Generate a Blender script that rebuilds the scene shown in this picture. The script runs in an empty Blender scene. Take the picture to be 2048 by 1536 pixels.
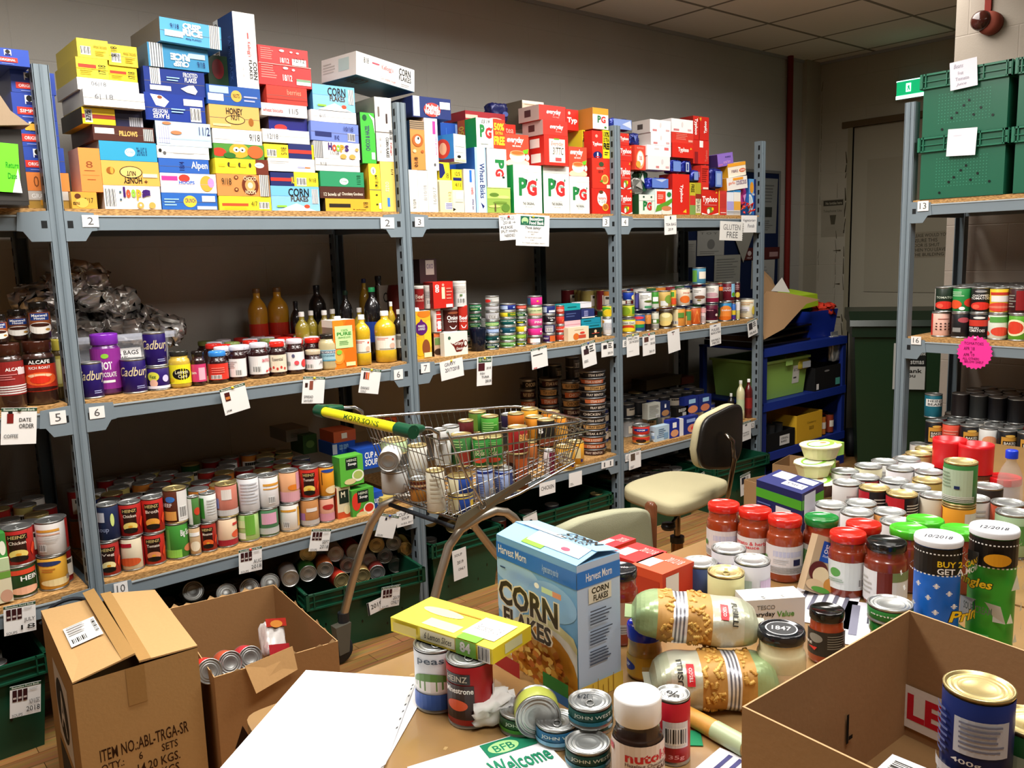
import bpy,math,random
from mathutils import Vector,Matrix
random.seed(7)
PI=math.pi
SC=bpy.context.scene
COLL=SC.collection
# ------------------------------------------------------------ camera
CXP,CYP,FPX,EYE=1024.,768.,1700.,Vector((0,0,1.5))
def _basis():
 ax=Vector((3070-CXP,-(446-CYP),-FPX)).normalized()
 up=-Vector((1347-CXP,-(12090-CYP),-FPX)).normalized()
 up=(up-ax*up.dot(ax)).normalized()
 ay=up.cross(ax)
 return Matrix((ax,ay,up))
RW=_basis() # camera axes -> world axes
cam=bpy.data.cameras.new('camera');cam.sensor_width=36;cam.lens=FPX/2048*36
cam.clip_start=.02;cam.clip_end=60
camo=bpy.data.objects.new('camera',cam);COLL.objects.link(camo)
camo.matrix_world=Matrix.Translation(EYE)@RW.to_4x4()
SC.camera=camo
def at(px,py,x=None,y=None,z=None):
 """the point of the plane x=, y= or z= that the photo shows at a pixel"""
 d=RW@Vector((px-CXP,-(py-CYP),-FPX))
 t=x/d.x if x is not None else(y/d.y if y is not None else(z-EYE.z)/d.z)
 return EYE+d*t
 # ------------------------------------------------------------ world, lights, exposure
SC.view_settings.view_transform='Standard';SC.view_settings.look='None'
SC.view_settings.gamma=1;SC.view_settings.exposure=0.0
try:SC.view_settings.use_curve_mapping=False
except Exception:pass
w=bpy.data.worlds.new('world');SC.world=w;w.use_nodes=True
w.node_tree.nodes['Background'].inputs[0].default_value=(.95,.93,.9,1)
w.node_tree.nodes['Background'].inputs[1].default_value=.03
SC.cycles.max_bounces=6;SC.cycles.diffuse_bounces=3;SC.cycles.glossy_bounces=3
SC.cycles.transmission_bounces=5;SC.cycles.transparent_max_bounces=10
SC.cycles.use_denoising=True
SC.cycles.caustics_reflective=False;SC.cycles.caustics_refractive=False
LAMPS=[ # x, y, watts, turn : recessed ceiling panels; the weak last one is added to brighten the far end
(.5,2.0,54,0),(2.3,2.0,54,0),(3.0,.4,24,0),(.9,.1,26,0),(3.95,2.1,18,0)]
for lx,ly,pw,rz in LAMPS:
 L=bpy.data.lights.new('ceiling_lamp','AREA');L.shape='RECTANGLE';L.size=1.15;L.size_y=.5
 L.energy=pw;L.color=(1,.97,.93);L.spread=math.radians(165)
 lo=bpy.data.objects.new('ceiling_lamp',L);COLL.objects.link(lo);lo.location=(lx,ly,2.80);lo.rotation_euler=(0,0,rz)
 # ------------------------------------------------------------ colours and materials
def lin(c):return c/12.92 if c<=.04045 else((c+.055)/1.055)**2.4
PAL=dict(w='f4f3ef',k='16130f',r='c8161c',R='8c1016',o='e87a1c',y='f2d81c',Y='e0a818',g='1f8a3c',G='0e4d2a',b='1d5fb8',
B='141c5e',c='3fa2d8',C='9cc8e6',p='7b4fb0',P='3a1466',m='e0388c',n='5a2c16',N='2e1610',t='c89a5c',T='e8d2a4',
e='9a9a9a',E='5c5f63',s='d8d8d6',l='8cc63f',L='b7d98a',i='f6c9c0',q='128a9a',Q='0f4b52',a='f0e6c4',v='a8adde',x='00f060')
_cc={}
def col(h):
 if h not in _cc:
  s=PAL.get(h,h);_cc[h]=tuple(lin(int(s[i:i+2],16)/255)for i in(0,2,4))+(1.,)
 return _cc[h]
MATS={}
def nodes(name):
 m=bpy.data.materials.new(name);m.use_nodes=True;MATS[name]=m
 nt=m.node_tree;return m,nt,nt.nodes['Principled BSDF']
def amat(name,rough=.5,metal=0,coat=0,spec=.5,bump=0,bscale=60,alpha=1,trans=0,var=0,ior=1.45):
 """a material whose base colour is the face colour 'tint' (printed areas, paint), with optional grain"""
 m,nt,b=nodes(name);n=nt.nodes;k=nt.links
 a=n.new('ShaderNodeAttribute');a.attribute_name='tint';src=a.outputs['Color']
 if bump or var:
  tc=n.new('ShaderNodeTexCoord');no=n.new('ShaderNodeTexNoise');no.inputs['Scale'].default_value=bscale;no.inputs['Detail'].default_value=4
  k.new(tc.outputs['Object'],no.inputs['Vector'])
  if var:
   mx=n.new('ShaderNodeMix');mx.data_type='RGBA';mx.blend_type='MULTIPLY';mx.inputs[0].default_value=1
   mr=n.new('ShaderNodeMapRange');mr.inputs[3].default_value=1-var;mr.inputs[4].default_value=1+var*.4
   k.new(no.outputs['Fac'],mr.inputs[0]);k.new(src,mx.inputs[6]);k.new(mr.outputs[0],mx.inputs[7]);src=mx.outputs[2]
  if bump:
   bp=n.new('ShaderNodeBump');bp.inputs['Strength'].default_value=bump;bp.inputs['Distance'].default_value=.002
   k.new(no.outputs['Fac'],bp.inputs['Height']);k.new(bp.outputs[0],b.inputs['Normal'])
 k.new(src,b.inputs['Base Color'])
 b.inputs['Roughness'].default_value=rough;b.inputs['Metallic'].default_value=metal
 b.inputs['Coat Weight'].default_value=coat;b.inputs['Coat Roughness'].default_value=.06;b.inputs['Specular IOR Level'].default_value=spec
 b.inputs['Transmission Weight'].default_value=trans;b.inputs['IOR'].default_value=ior
 b.inputs['Alpha'].default_value=alpha
 return m
amat('card',.42,spec=.4);amat('paper',.75,spec=.2);amat('label',.38,spec=.45);amat('gloss',.14,spec=.6);amat('plastic',.32)
amat('tinplate',.36,.85,bump=.05,bscale=300);amat('chrome',.12,1);amat('dull_metal',.42,1,var=.1,bscale=30)
amat('jar_content',.35,coat=1,spec=.4,var=.12,bscale=90);amat('fabric',.85,spec=.15,bump=.5,bscale=500,var=.06)
amat('cardboard',.8,spec=.12,bump=.15,bscale=120,var=.07);amat('powder_coat',.5,spec=.35,var=.08,bscale=14)
amat('rubber',.6,spec=.3);amat('film',.12,alpha=.16,spec=1);amat('clear_plastic',.1,alpha=.28,spec=.8);amat('foil',.25,.55,bump=.6,bscale=40)
amat('foil_paint',.3,.25,bump=.5,bscale=60,spec=.7);amat('pasta',.55,bump=.2,bscale=90,var=.15);amat('varnish',.28,coat=.4,var=.25,bscale=9)
amat('painted',.7,spec=.2,var=.09,bscale=2.2)
def emis(name,c,s):
 m,nt,b=nodes(name);b.inputs['Base Color'].default_value=col(c);b.inputs['Emission Color'].default_value=col(c);b.inputs['Emission Strength'].default_value=s
emis('exit_green','14a868',1.3);emis('exit_white','c8fff0',2.2);emis('diffuser','fff6e6',3.0)
# ------------------------------------------------------------ text outlines (built-in font), cached
_tx={}
def glyphs(s,bold=0.,shear=0.):
 key=(s,bold,shear)
 if key not in _tx:
  cu=bpy.data.curves.new('lettering','FONT');cu.body=s;cu.resolution_u=2;cu.offset=bold;cu.shear=shear;cu.space_line=.9
  cu.align_x='CENTER'
  ob=bpy.data.objects.new('lettering',cu);me=ob.to_mesh()
  V=[(v.co.x,v.co.y)for v in me.vertices];F=[tuple(p.vertices)for p in me.polygons]
  ob.to_mesh_clear();bpy.data.objects.remove(ob);bpy.data.curves.remove(cu)
  if V:
   x0=min(a for a,b in V);x1=max(a for a,b in V);y0=min(b for a,b in V);y1=max(b for a,b in V)
   V=[((a-x0)/max(x1-x0,1e-6),(b-y0)/max(y1-y0,1e-6))for a,b in V]
  _tx[key]=(V,F)
 return _tx[key]
 # graphic ops, all in 0..1 of a face (x along its width, y up): rectangle, ellipse, polygon, text (fitted to its rectangle), barcode, lines
def Rc(x0,y0,x1,y1,c):return('r',x0,y0,x1,y1,c)
def El(cx,cy,rx,ry,c):return('e',cx,cy,rx,ry,c)
def Pg(c,*pts):return('p',c,pts)
def Tx(s,x0,y0,x1,y1,c='k',rot=0,bold=.012,sh=0.):return('t',s,x0,y0,x1,y1,c,rot,bold,sh)
def Bar(x0,y0,x1,y1,v=0,c='k',bg='w'):
 n=9;o=[Rc(x0,y0,x1,y1,bg)]
 for i in range(n):
  a=(i+.25)/n;b=a+(.62 if i%3==0 else .33)/n
  o.append(Rc(x0+(x1-x0)*a,y0+(y1-y0)*.12,x0+(x1-x0)*b,y0+(y1-y0)*.95,c)if not v else
Rc(x0+(x1-x0)*.05,y0+(y1-y0)*a,x0+(x1-x0)*.95,y0+(y1-y0)*b,c))
 return o
def Ln(x0,y0,x1,y1,n,c='e',fill=.4):
 """n lines of small print"""
 o=[];rnd=random.Random(int(x0*997+y1*131+n))
 for i in range(n):
  t=(i+.5)/n;h=(y1-y0)/n*fill/2;y=y0+(y1-y0)*t
  o.append(Rc(x0,y-h,x0+(x1-x0)*rnd.uniform(.65,1),y+h,c))
 return o
def flat_ops(ops):
 for o in ops:
  if isinstance(o,list):yield from flat_ops(o)
  else:yield o
class MB:
 """collects geometry for ONE mesh"""
 def __init__(s):s.v=[];s.f=[];s.c=[];s.m=[];s.s=[]
 def add(s,V,F,c='w',m='card',sm=False):
  b=len(s.v);s.v+=[tuple(p)for p in V];cc=col(c)
  for f in F:s.f.append(tuple(b+i for i in f));s.c.append(cc);s.m.append(m);s.s.append(sm)
 def box(s,x0,x1,y0,y1,z0,z1,c='w',m='card',M=None,cols=None):
  V=[Vector((x,y,z))for x in(x0,x1)for y in(y0,y1)for z in(z0,z1)]
  if M:V=[M@p for p in V]
  F=[(0,1,3,2),(4,6,7,5),(0,4,5,1),(2,3,7,6),(0,2,6,4),(1,5,7,3)] # -x +x -y +y -z +z
  for i,f in enumerate(F):s.add([V[j]for j in f],[(0,1,2,3)],cols[i]if cols else c,m)
 def prism(s,P,d,c='w',m='card',cap=None):
  """polygon P (3D points) swept by d"""
  n=len(P);P=[Vector(p)for p in P];d=Vector(d);V=P+[p+d for p in P]
  s.add(V,[(i,(i+1)%n,n+(i+1)%n,n+i)for i in range(n)],c,m)
  s.add(V,[tuple(range(n-1,-1,-1)),tuple(range(n,2*n))],cap or c,m)
 def lathe(s,prof,seg=24,c='w',m='label',M=None,sm=True,a0=0,a1=2*PI,sx=1,sy=1,caps=3):
  full=abs(a1-a0-2*PI)<1e-4;k=seg if full else seg+1;V=[]
  for r,z in prof:
   for i in range(k):
    a=a0+(a1-a0)*i/seg;V.append(Vector((r*math.cos(a)*sx,r*math.sin(a)*sy,z)))
  F=[]
  for j in range(len(prof)-1):
   for i in range(k if full else k-1):
    i2=(i+1)%k;F.append((j*k+i,j*k+i2,(j+1)*k+i2,(j+1)*k+i))
  if M:V=[M@p for p in V]
  s.add(V,F,c,m,sm)
  if full:
   for j,fl in((0,1),(len(prof)-1,0)):
    if prof[j][0]>1e-5 and caps&(1 if fl else 2):
     idx=list(range(j*k,j*k+k));s.add([V[i]for i in idx],[tuple(range(k))[::-1]if fl else tuple(range(k))],c,m)
 def tube(s,pts,r,seg=8,c='s',m='chrome',closed=False,sm=True,flat=None):
  pts=[Vector(p)for p in pts];n=len(pts);V=[];prev=None
  for i,p in enumerate(pts):
   if closed:t=(pts[(i+1)%n]-pts[i-1]).normalized()
   else:t=(pts[min(i+1,n-1)]-pts[max(i-1,0)]).normalized()
   u=prev-t*prev.dot(t)if prev else None
   if u is None or u.length<1e-4:
    u=t.cross(Vector((0,0,1)))
    if u.length<1e-3:u=t.cross(Vector((1,0,0)))
   u.normalize();prev=u;w_=t.cross(u);rr=r[i]if isinstance(r,(list,tuple))else r
   for j in range(seg):
    a=2*PI*j/seg;V.append(p+u*(rr*math.cos(a))+w_*(rr*math.sin(a)*(flat or 1)))
  F=[]
  for i in range(n if closed else n-1):
   for j in range(seg):
    F.append((i*seg+j,i*seg+(j+1)%seg,((i+1)%n)*seg+(j+1)%seg,((i+1)%n)*seg+j))
  s.add(V,F,c,m,sm)
  if not closed:s.add(V[:seg],[tuple(range(seg))[::-1]],c,m);s.add(V[-seg:],[tuple(range(seg))],c,m)
  # ---- graphics
 def deco(s,fm0,W,H,ops,m='card',off=.0004,step=.00022,dx=None):
  """ops drawn on a face; fmap(x, y, off) -> point, x and y in metres; dx = widest slice on a curved face"""
  k=0;fmap=fm0 if dx else(lambda x,y,z:fm0(min(max(x,0),W),min(max(y,0),H),z))
  for o in flat_ops(ops):
   k+=1;z=off+step*k;t=o[0]
   if t=='r':
    _,x0,y0,x1,y1,c=o;n=1 if not dx else max(1,math.ceil(abs(x1-x0)*W/dx))
    for i in range(n):
     a=(x0+(x1-x0)*i/n)*W;b=(x0+(x1-x0)*(i+1)/n)*W
     s.add([fmap(a,y0*H,z),fmap(b,y0*H,z),fmap(b,y1*H,z),fmap(a,y1*H,z)],[(0,1,2,3)],c,m)
   elif t=='e':
    _,cx,cy,rx,ry,c=o;n=12 if not dx else max(10,math.ceil(2*rx*W/dx));V=[]
    for i in range(n+1):
     q=-math.cos(PI*i/n);h=math.sqrt(max(0,1-q*q))*ry
     V+=[fmap((cx+rx*q)*W,(cy-h)*H,z),fmap((cx+rx*q)*W,(cy+h)*H,z)]
    s.add(V,[(2*i,2*i+2,2*i+3,2*i+1)for i in range(n)],c,m)
   elif t=='p':
    s.add([fmap(a*W,b*H,z)for a,b in o[2]],[tuple(range(len(o[2])))],o[1],m)
   elif t=='t':
    _,tx,x0,y0,x1,y1,c,rot,bold,sh=o;V,F=glyphs(tx,bold,sh);P=[]
    for a,b in V:
     if rot==90:a,b=1-b,a
     elif rot==270:a,b=b,1-a
     elif rot==180:a,b=1-a,1-b
     P.append(fmap((x0+(x1-x0)*a)*W,(y0+(y1-y0)*b)*H,z))
    s.add(P,F,c,m)
 def face(s,O,U,V_,ops,m='card',off=.0004):
  """graphics on the flat rectangle O, O+U, O+U+V_"""
  O=Vector(O);U=Vector(U);V_=Vector(V_);W=U.length;H=V_.length;u=U/W;v=V_/H;n=u.cross(v)
  s.deco(lambda x,y,z:O+u*x+v*y+n*z,W,H,ops,m,off)
 def wrap(s,r,z0,z1,ops,ang=-PI/2,m='label',off=.0006,r1=None):
  """graphics round a cylinder, x 0..1 over the half that faces ang"""
  W=PI*r;H=z1-z0;r1=r1 or r
  def fm(x,y,z):
   a=ang+(x-W/2)/r;q=r+(r1-r)*y/H+z;return Vector((q*math.cos(a),q*math.sin(a),z0+y))
  s.deco(fm,W,H,ops,m,off,.00018,dx=r*.22)
 def mesh(s,name='mesh'):
  me=bpy.data.meshes.new(name);me.from_pydata(s.v,[],s.f)
  names=[]
  for x in s.m:
   if x not in names:names.append(x)
  for x in names:me.materials.append(MATS[x])
  ix={x:i for i,x in enumerate(names)}
  me.polygons.foreach_set('material_index',[ix[x]for x in s.m]);me.polygons.foreach_set('use_smooth',s.s)
  a=me.attributes.new('tint','FLOAT_COLOR','FACE');a.data.foreach_set('color',[q for c in s.c for q in c])
  me.update();return me
def link(name,me,parent=None,loc=None,rot=None):
 o=bpy.data.objects.new(name,me);COLL.objects.link(o)
 if parent:o.parent=parent
 if loc is not None:o.location=loc
 if rot is not None:o.rotation_euler=rot
 return o
def tag(o,label,cat,group=None,kind=None):
 o['label']=label;o['category']=cat
 if group:o['group']=group
 if kind:o['kind']=kind
 return o
def root(name,label,cat,loc=(0,0,0),rz=0,group=None,rot=None):
 return tag(link(name,None,None,loc,rot or(0,0,rz)),label,cat,group)
def struct(name,mb):
 o=link(name,mb.mesh(name));o['kind']='structure';return o
def dup(r,loc=None,rot=None,label=None,group=None):
 q=r.copy();COLL.objects.link(q)
 if loc is not None:q.location=loc
 if rot is not None:q.rotation_euler=rot
 if label:q['label']=label
 if group:q['group']=group
 for ch in list(r.children):
  c=ch.copy();COLL.objects.link(c);c.parent=q
  for g in list(ch.children):
   d=g.copy();COLL.objects.link(d);d.parent=c
 return q
def arc(c,r,a0,a1,n,f=lambda a,b:(a,b)):
 return[f(c[0]+r*math.cos(a0+(a1-a0)*i/n),c[1]+r*math.sin(a0+(a1-a0)*i/n))for i in range(n+1)]
def fillet(pts,r,n=5):
 """rounds the inner corners of a polyline"""
 pts=[Vector(p)for p in pts];out=[pts[0]]
 for i in range(1,len(pts)-1):
  a=pts[i]+(pts[i-1]-pts[i]).normalized()*min(r,(pts[i-1]-pts[i]).length*.48)
  b=pts[i]+(pts[i+1]-pts[i]).normalized()*min(r,(pts[i+1]-pts[i]).length*.48)
  for k in range(n+1):
   t=k/n;out.append(a*(1-t)**2+pts[i]*2*t*(1-t)+b*t*t)
 return out+[pts[-1]]
 # ============================================================ the room
YW,XE,ZC=3.57,6.05,2.84 # back wall, far wall, ceiling
def bigmat(name,fn,rough=.7):
 m,nt,b=nodes(name);b.inputs['Roughness'].default_value=rough;b.inputs['Specular IOR Level'].default_value=.25
 fn(nt,nt.nodes,nt.links,b);return m
def m_floor(nt,n,k,b):
 tc=n.new('ShaderNodeTexCoord');mp=n.new('ShaderNodeMapping');mp.inputs['Rotation'].default_value=(0,0,0);k.new(tc.outputs['Object'],mp.inputs[0])
 br=n.new('ShaderNodeTexBrick');br.inputs['Scale'].default_value=1;br.inputs['Brick Width'].default_value=.42;br.inputs['Row Height'].default_value=.07
 br.inputs['Mortar Size'].default_value=.0012;br.inputs['Color1'].default_value=col('a67c4c');br.inputs['Color2'].default_value=col('7f5a34');br.inputs['Mortar'].default_value=col('4a2e14')
 br.offset=.37;k.new(mp.outputs[0],br.inputs['Vector'])
 mp2=n.new('ShaderNodeMapping');mp2.inputs['Scale'].default_value=(3,45,1);k.new(tc.outputs['Object'],mp2.inputs[0])
 no=n.new('ShaderNodeTexNoise');no.inputs['Scale'].default_value=1.6;no.inputs['Detail'].default_value=6;k.new(mp2.outputs[0],no.inputs['Vector'])
 mx=n.new('ShaderNodeMix');mx.data_type='RGBA';mx.blend_type='OVERLAY';mx.inputs[0].default_value=.55
 k.new(br.outputs['Color'],mx.inputs[6]);k.new(no.outputs['Color'],mx.inputs[7]);k.new(mx.outputs[2],b.inputs['Base Color']);b.inputs['Roughness'].default_value=.35
bigmat('floor_wood',m_floor)
def m_wall(nt,n,k,b,c1='a6a39c'):
 tc=n.new('ShaderNodeTexCoord');sp=n.new('ShaderNodeSeparateXYZ');k.new(tc.outputs['Object'],sp.inputs[0])
 ad=n.new('ShaderNodeMath');ad.operation='ADD';k.new(sp.outputs[0],ad.inputs[0]);k.new(sp.outputs[1],ad.inputs[1])
 cb=n.new('ShaderNodeCombineXYZ');k.new(ad.outputs[0],cb.inputs[0]);k.new(sp.outputs[2],cb.inputs[1])
 br=n.new('ShaderNodeTexBrick');br.inputs['Scale'].default_value=1;br.inputs['Brick Width'].default_value=.45;br.inputs['Row Height'].default_value=.225;br.inputs['Mortar Size'].default_value=.004
 br.inputs['Mortar Smooth'].default_value=1
 k.new(cb.outputs[0],br.inputs['Vector'])
 no=n.new('ShaderNodeTexNoise');no.inputs['Scale'].default_value=3;no.inputs['Detail'].default_value=8;k.new(tc.outputs['Object'],no.inputs['Vector'])
 cr=n.new('ShaderNodeMapRange');cr.inputs[3].default_value=.9;cr.inputs[4].default_value=1.06;k.new(no.outputs['Fac'],cr.inputs[0])
 mx=n.new('ShaderNodeMix');mx.data_type='RGBA';mx.blend_type='MULTIPLY';mx.inputs[0].default_value=1;mx.inputs[6].default_value=col(c1)
 k.new(cr.outputs[0],mx.inputs[7]);k.new(mx.outputs[2],b.inputs['Base Color'])
 bp=n.new('ShaderNodeBump');bp.invert=True;bp.inputs['Strength'].default_value=.35;bp.inputs['Distance'].default_value=.004;k.new(br.outputs['Fac'],bp.inputs['Height'])
 b2=n.new('ShaderNodeBump');b2.inputs['Strength'].default_value=.15;b2.inputs['Distance'].default_value=.003;n2=n.new('ShaderNodeTexNoise');n2.inputs['Scale'].default_value=160
 k.new(tc.outputs['Object'],n2.inputs['Vector']);k.new(n2.outputs['Fac'],b2.inputs['Height']);k.new(bp.outputs[0],b2.inputs['Normal']);k.new(b2.outputs[0],b.inputs['Normal'])
bigmat('wall_paint',m_wall);bigmat('wall_cream',lambda*a:m_wall(*a,c1='a09a8a'));bigmat('wall_pillar',lambda*a:m_wall(*a,c1='988e82'))
def m_ceil(nt,n,k,b):
 tc=n.new('ShaderNodeTexCoord');sp=n.new('ShaderNodeSeparateXYZ');k.new(tc.outputs['Object'],sp.inputs[0]);outs=[]
 for i,o in((0,.53),(1,.12)):
  s=n.new('ShaderNodeMath');s.operation='SUBTRACT';k.new(sp.outputs[i],s.inputs[0]);s.inputs[1].default_value=o-.012+6
  a=n.new('ShaderNodeMath');a.operation='WRAP';k.new(s.outputs[0],a.inputs[0]);a.inputs[1].default_value=.6;a.inputs[2].default_value=0
  l=n.new('ShaderNodeMath');l.operation='LESS_THAN';k.new(a.outputs[0],l.inputs[0]);l.inputs[1].default_value=.024;outs.append(l.outputs[0])
 mx=n.new('ShaderNodeMath');mx.operation='MAXIMUM';k.new(outs[0],mx.inputs[0]);k.new(outs[1],mx.inputs[1])
 no=n.new('ShaderNodeTexNoise');no.inputs['Scale'].default_value=120;k.new(tc.outputs['Object'],no.inputs['Vector'])
 m=n.new('ShaderNodeMix');m.data_type='RGBA';k.new(mx.outputs[0],m.inputs[0]);m.inputs[6].default_value=col('e6e0d6');m.inputs[7].default_value=col('827c72');k.new(m.outputs[2],b.inputs['Base Color'])
 bp=n.new('ShaderNodeBump');bp.inputs['Strength'].default_value=.2;k.new(no.outputs['Fac'],bp.inputs['Height']);k.new(bp.outputs[0],b.inputs['Normal'])
bigmat('ceiling_tile',m_ceil,.9)
def m_chip(nt,n,k,b):
 tc=n.new('ShaderNodeTexCoord');mp=n.new('ShaderNodeMapping');mp.inputs['Scale'].default_value=(40,90,160);k.new(tc.outputs['Object'],mp.inputs[0])
 no=n.new('ShaderNodeTexNoise');no.inputs['Scale'].default_value=2;no.inputs['Detail'].default_value=6;k.new(mp.outputs[0],no.inputs['Vector'])
 cr=n.new('ShaderNodeValToRGB');cr.color_ramp.elements[0].position=.35;cr.color_ramp.elements[0].color=col('7f5b32');cr.color_ramp.elements[1].position=.62;cr.color_ramp.elements[1].color=col('c89c62')
 k.new(no.outputs['Fac'],cr.inputs[0]);k.new(cr.outputs[0],b.inputs['Base Color'])
bigmat('chipboard',m_chip,.6)
def quad(name,pts,m):mb=MB();mb.add(pts,[(0,1,2,3)],'w',m);return struct(name,mb)
mb=MB();mb.box(-3,6.3,-3,4,-.1,0,m='floor_wood');struct('floor',mb)
mb=MB();mb.box(-3,6.3,-3,4,ZC,ZC+.1,m='ceiling_tile');struct('ceiling',mb)
mb=MB();mb.box(-3,6.3,YW,YW+.15,0,ZC,m='wall_paint');struct('wall_back',mb)
mb=MB();mb.box(-3.1,-3,-3,4,0,ZC,m='wall_paint');struct('wall_west',mb)
mb=MB();mb.box(-3,6.3,-3.1,-3,0,ZC,m='wall_paint');struct('wall_south',mb)
# far wall with the door opening
DY0,DY1,DZ=2.38,3.27,2.34
mb=MB();mb.box(XE,XE+.2,DY1,YW,0,ZC,m='wall_cream');mb.box(XE,XE+.2,-3,DY0,0,ZC,m='wall_cream');mb.box(XE,XE+.2,DY0,DY1,DZ,ZC,m='wall_cream');struct('wall_east',mb)
mb=MB();mb.box(XE+.02,XE+.06,DY0,DY1,0,DZ,'a09a88','painted')
for a,b_,c_,d in((DY0+.12,DY0+.4,.3,1.0),(DY0+.5,DY0+.78,.3,1.0),(DY0+.12,DY0+.78,1.15,2.1)):mb.box(XE+.014,XE+.02,a,b_,c_,d,'989280','painted')
door=struct('door_1',mb)
mb=MB();mb.box(XE-.006,XE+.02,DY0+.06,DY0+.11,.98,1.14,'E','dull_metal');mb.tube([(XE-.02,DY0+.08,1.06),(XE-.02,DY0+.2,1.06)],.008,c='e',m='dull_metal');link('door_handle',mb.mesh(),door)
mb=MB();mb.box(XE-.012,XE+.1,DY0-.05,DY1+.08,DZ,DZ+.045,'5a4a34','painted');mb.box(XE-.006,XE+.1,DY1,DY1+.035,0,DZ,'8f8872','painted');mb.box(XE-.006,XE+.1,DY0-.035,DY0,0,DZ,'8f8872','painted');struct('trim_1',mb)
# hairline cracks and flaked plaster on the far wall (dark marks with a shape of their own)
mb=MB();rnd=random.Random(3)
def crack(y,z0,z1,wd):
 z=z0
 while z<z1:
  l=rnd.uniform(.03,.12);d=rnd.uniform(-.006,.006);q=wd*rnd.uniform(.3,1)
  if rnd.random()<.75:mb.add([(XE-.0015,y+d-q,z),(XE-.0015,y+d+q,z),(XE-.0015,y-d+q*.5,z+l),(XE-.0015,y-d-q*.5,z+l)],[(0,1,2,3)],'3c3424','painted')
  z+=l*1.1
crack(DY1+.045,.4,2.25,.006);crack(DY1+.11,.3,1.9,.003);crack(YW-.05,.3,2.7,.002)
for z,y0,y1 in((1.72,3.36,3.48),(1.45,3.34,3.4),(1.2,3.34,3.38),(.95,3.33,3.4)):mb.add([(XE-.0015,y0,z),(XE-.0015,y1,z+.004),(XE-.0015,y1,z+.007),(XE-.0015,y0,z+.012)],[(0,1,2,3)],'3c3424','painted')
struct('trim_2',mb)
mb=MB();mb.box(5.86,XE,YW-.035,YW,0,ZC,m='wall_cream');struct('trim_3',mb) # boxed strip in the corner
mb=MB();mb.box(-3,5.86,YW-.012,YW,ZC-.02,ZC,'e','painted');mb.box(XE-.012,XE,1.9,YW-.035,ZC-.02,ZC,'e','painted');struct('trim_4',mb) # ceiling edge strip
# the deep pillar behind the crate shelving
mb=MB();mb.box(4.46,6.05,-3,1.9,0,ZC,m='wall_pillar');struct('wall_pillar_east',mb)
# red pipe down the back wall
p=at(1578,300,y=YW-.03);mb=MB();mb.tube([(p.x,YW-.03,0),(p.x,YW-.03,ZC)],.021,10,'6a1c16','painted')
o=link('pipe',mb.mesh());tag(o,'dark red painted pipe running down the back wall beside the noticeboard','pipe')
# ceiling lamps (housing + diffuser) where the light comes from; the last is an added fill
for i,(lx,ly,pw,rz)in enumerate(LAMPS):
 r=root('ceiling_light','recessed ceiling light panel over the store room','ceiling light',(lx,ly,ZC),0,'recessed ceiling light panels')
 mb=MB();mb.box(-.6,.6,-.28,-.25,-.03,.0,'w','powder_coat');mb.box(-.6,.6,.25,.28,-.03,0,'w','powder_coat');mb.box(-.6,-.575,-.25,.25,-.03,0,'w','powder_coat');mb.box(.575,.6,-.25,.25,-.03,0,'w','powder_coat');link('frame',mb.mesh(),r)
 mb=MB();mb.box(-.575,.575,-.25,.25,-.012,-.002,'w','diffuser');link('diffuser',mb.mesh(),r)
 # fire bell on the pillar
p=at(1976,45,x=4.46);r=root('fire_bell','dark red round fire alarm bell fixed to the pillar above green crates','alarm bell',(4.46,p.y,p.z))
def latX(prof,c,m,seg=24):mb=MB();mb.lathe(prof,seg,c,m,Matrix.Rotation(-PI/2,4,'Y'));return mb.mesh()
link('bell_base',latX([(.0,0),(.052,0),(.052,.035),(.03,.05),(0,.05)],'7a3a2c','painted'),r,(0,-.018,-.01))
link('gong',latX([(0,.035),(.046,.037),(.044,.055),(.03,.07),(.01,.076),(0,.077)],'3c1a14','gloss'),r,(0,.014,.005))
mb=MB();mb.box(-.012,0,-.014,.014,.04,.5,'7c2a20','painted');link('conduit',mb.mesh(),r)
# exit sign
p=at(1820,176,x=XE-.04);r=root('exit_sign','lit green and white emergency exit sign above the far door','exit sign',(XE-.07,p.y-.03,p.z))
mb=MB();mb.box(0,.07,-.2,.11,-.07,.05,'s','plastic');link('housing',mb.mesh(),r)
mb=MB();mb.box(-.006,0,-.195,.105,-.045,.045,'w','exit_green');link('sign_face',mb.mesh(),r)
mb=MB()
mb.add([(-.008,.04-x*.001,z*.001)for x,z in((0,-28),(34,-28),(34,28),(0,28))],[(0,1,2,3)],'w','exit_white')
mb.add([(-.0085,.04-x*.001,z*.001)for x,z in((8,-20),(14,-20),(18,-6),(24,-20),(30,-18),(24,2),(26,12),(16,14),(8,4),(14,2))],[tuple(range(10))],'w','exit_green')
link('pictogram',mb.mesh(),r)
mb=MB();mb.box(-.004,.0,-.2,.11,-.07,-.047,'w','exit_white');mb.box(-.002,0,-.2,.11,.044,.052,'w','exit_white');link('edge_light',mb.mesh(),r)
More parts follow.
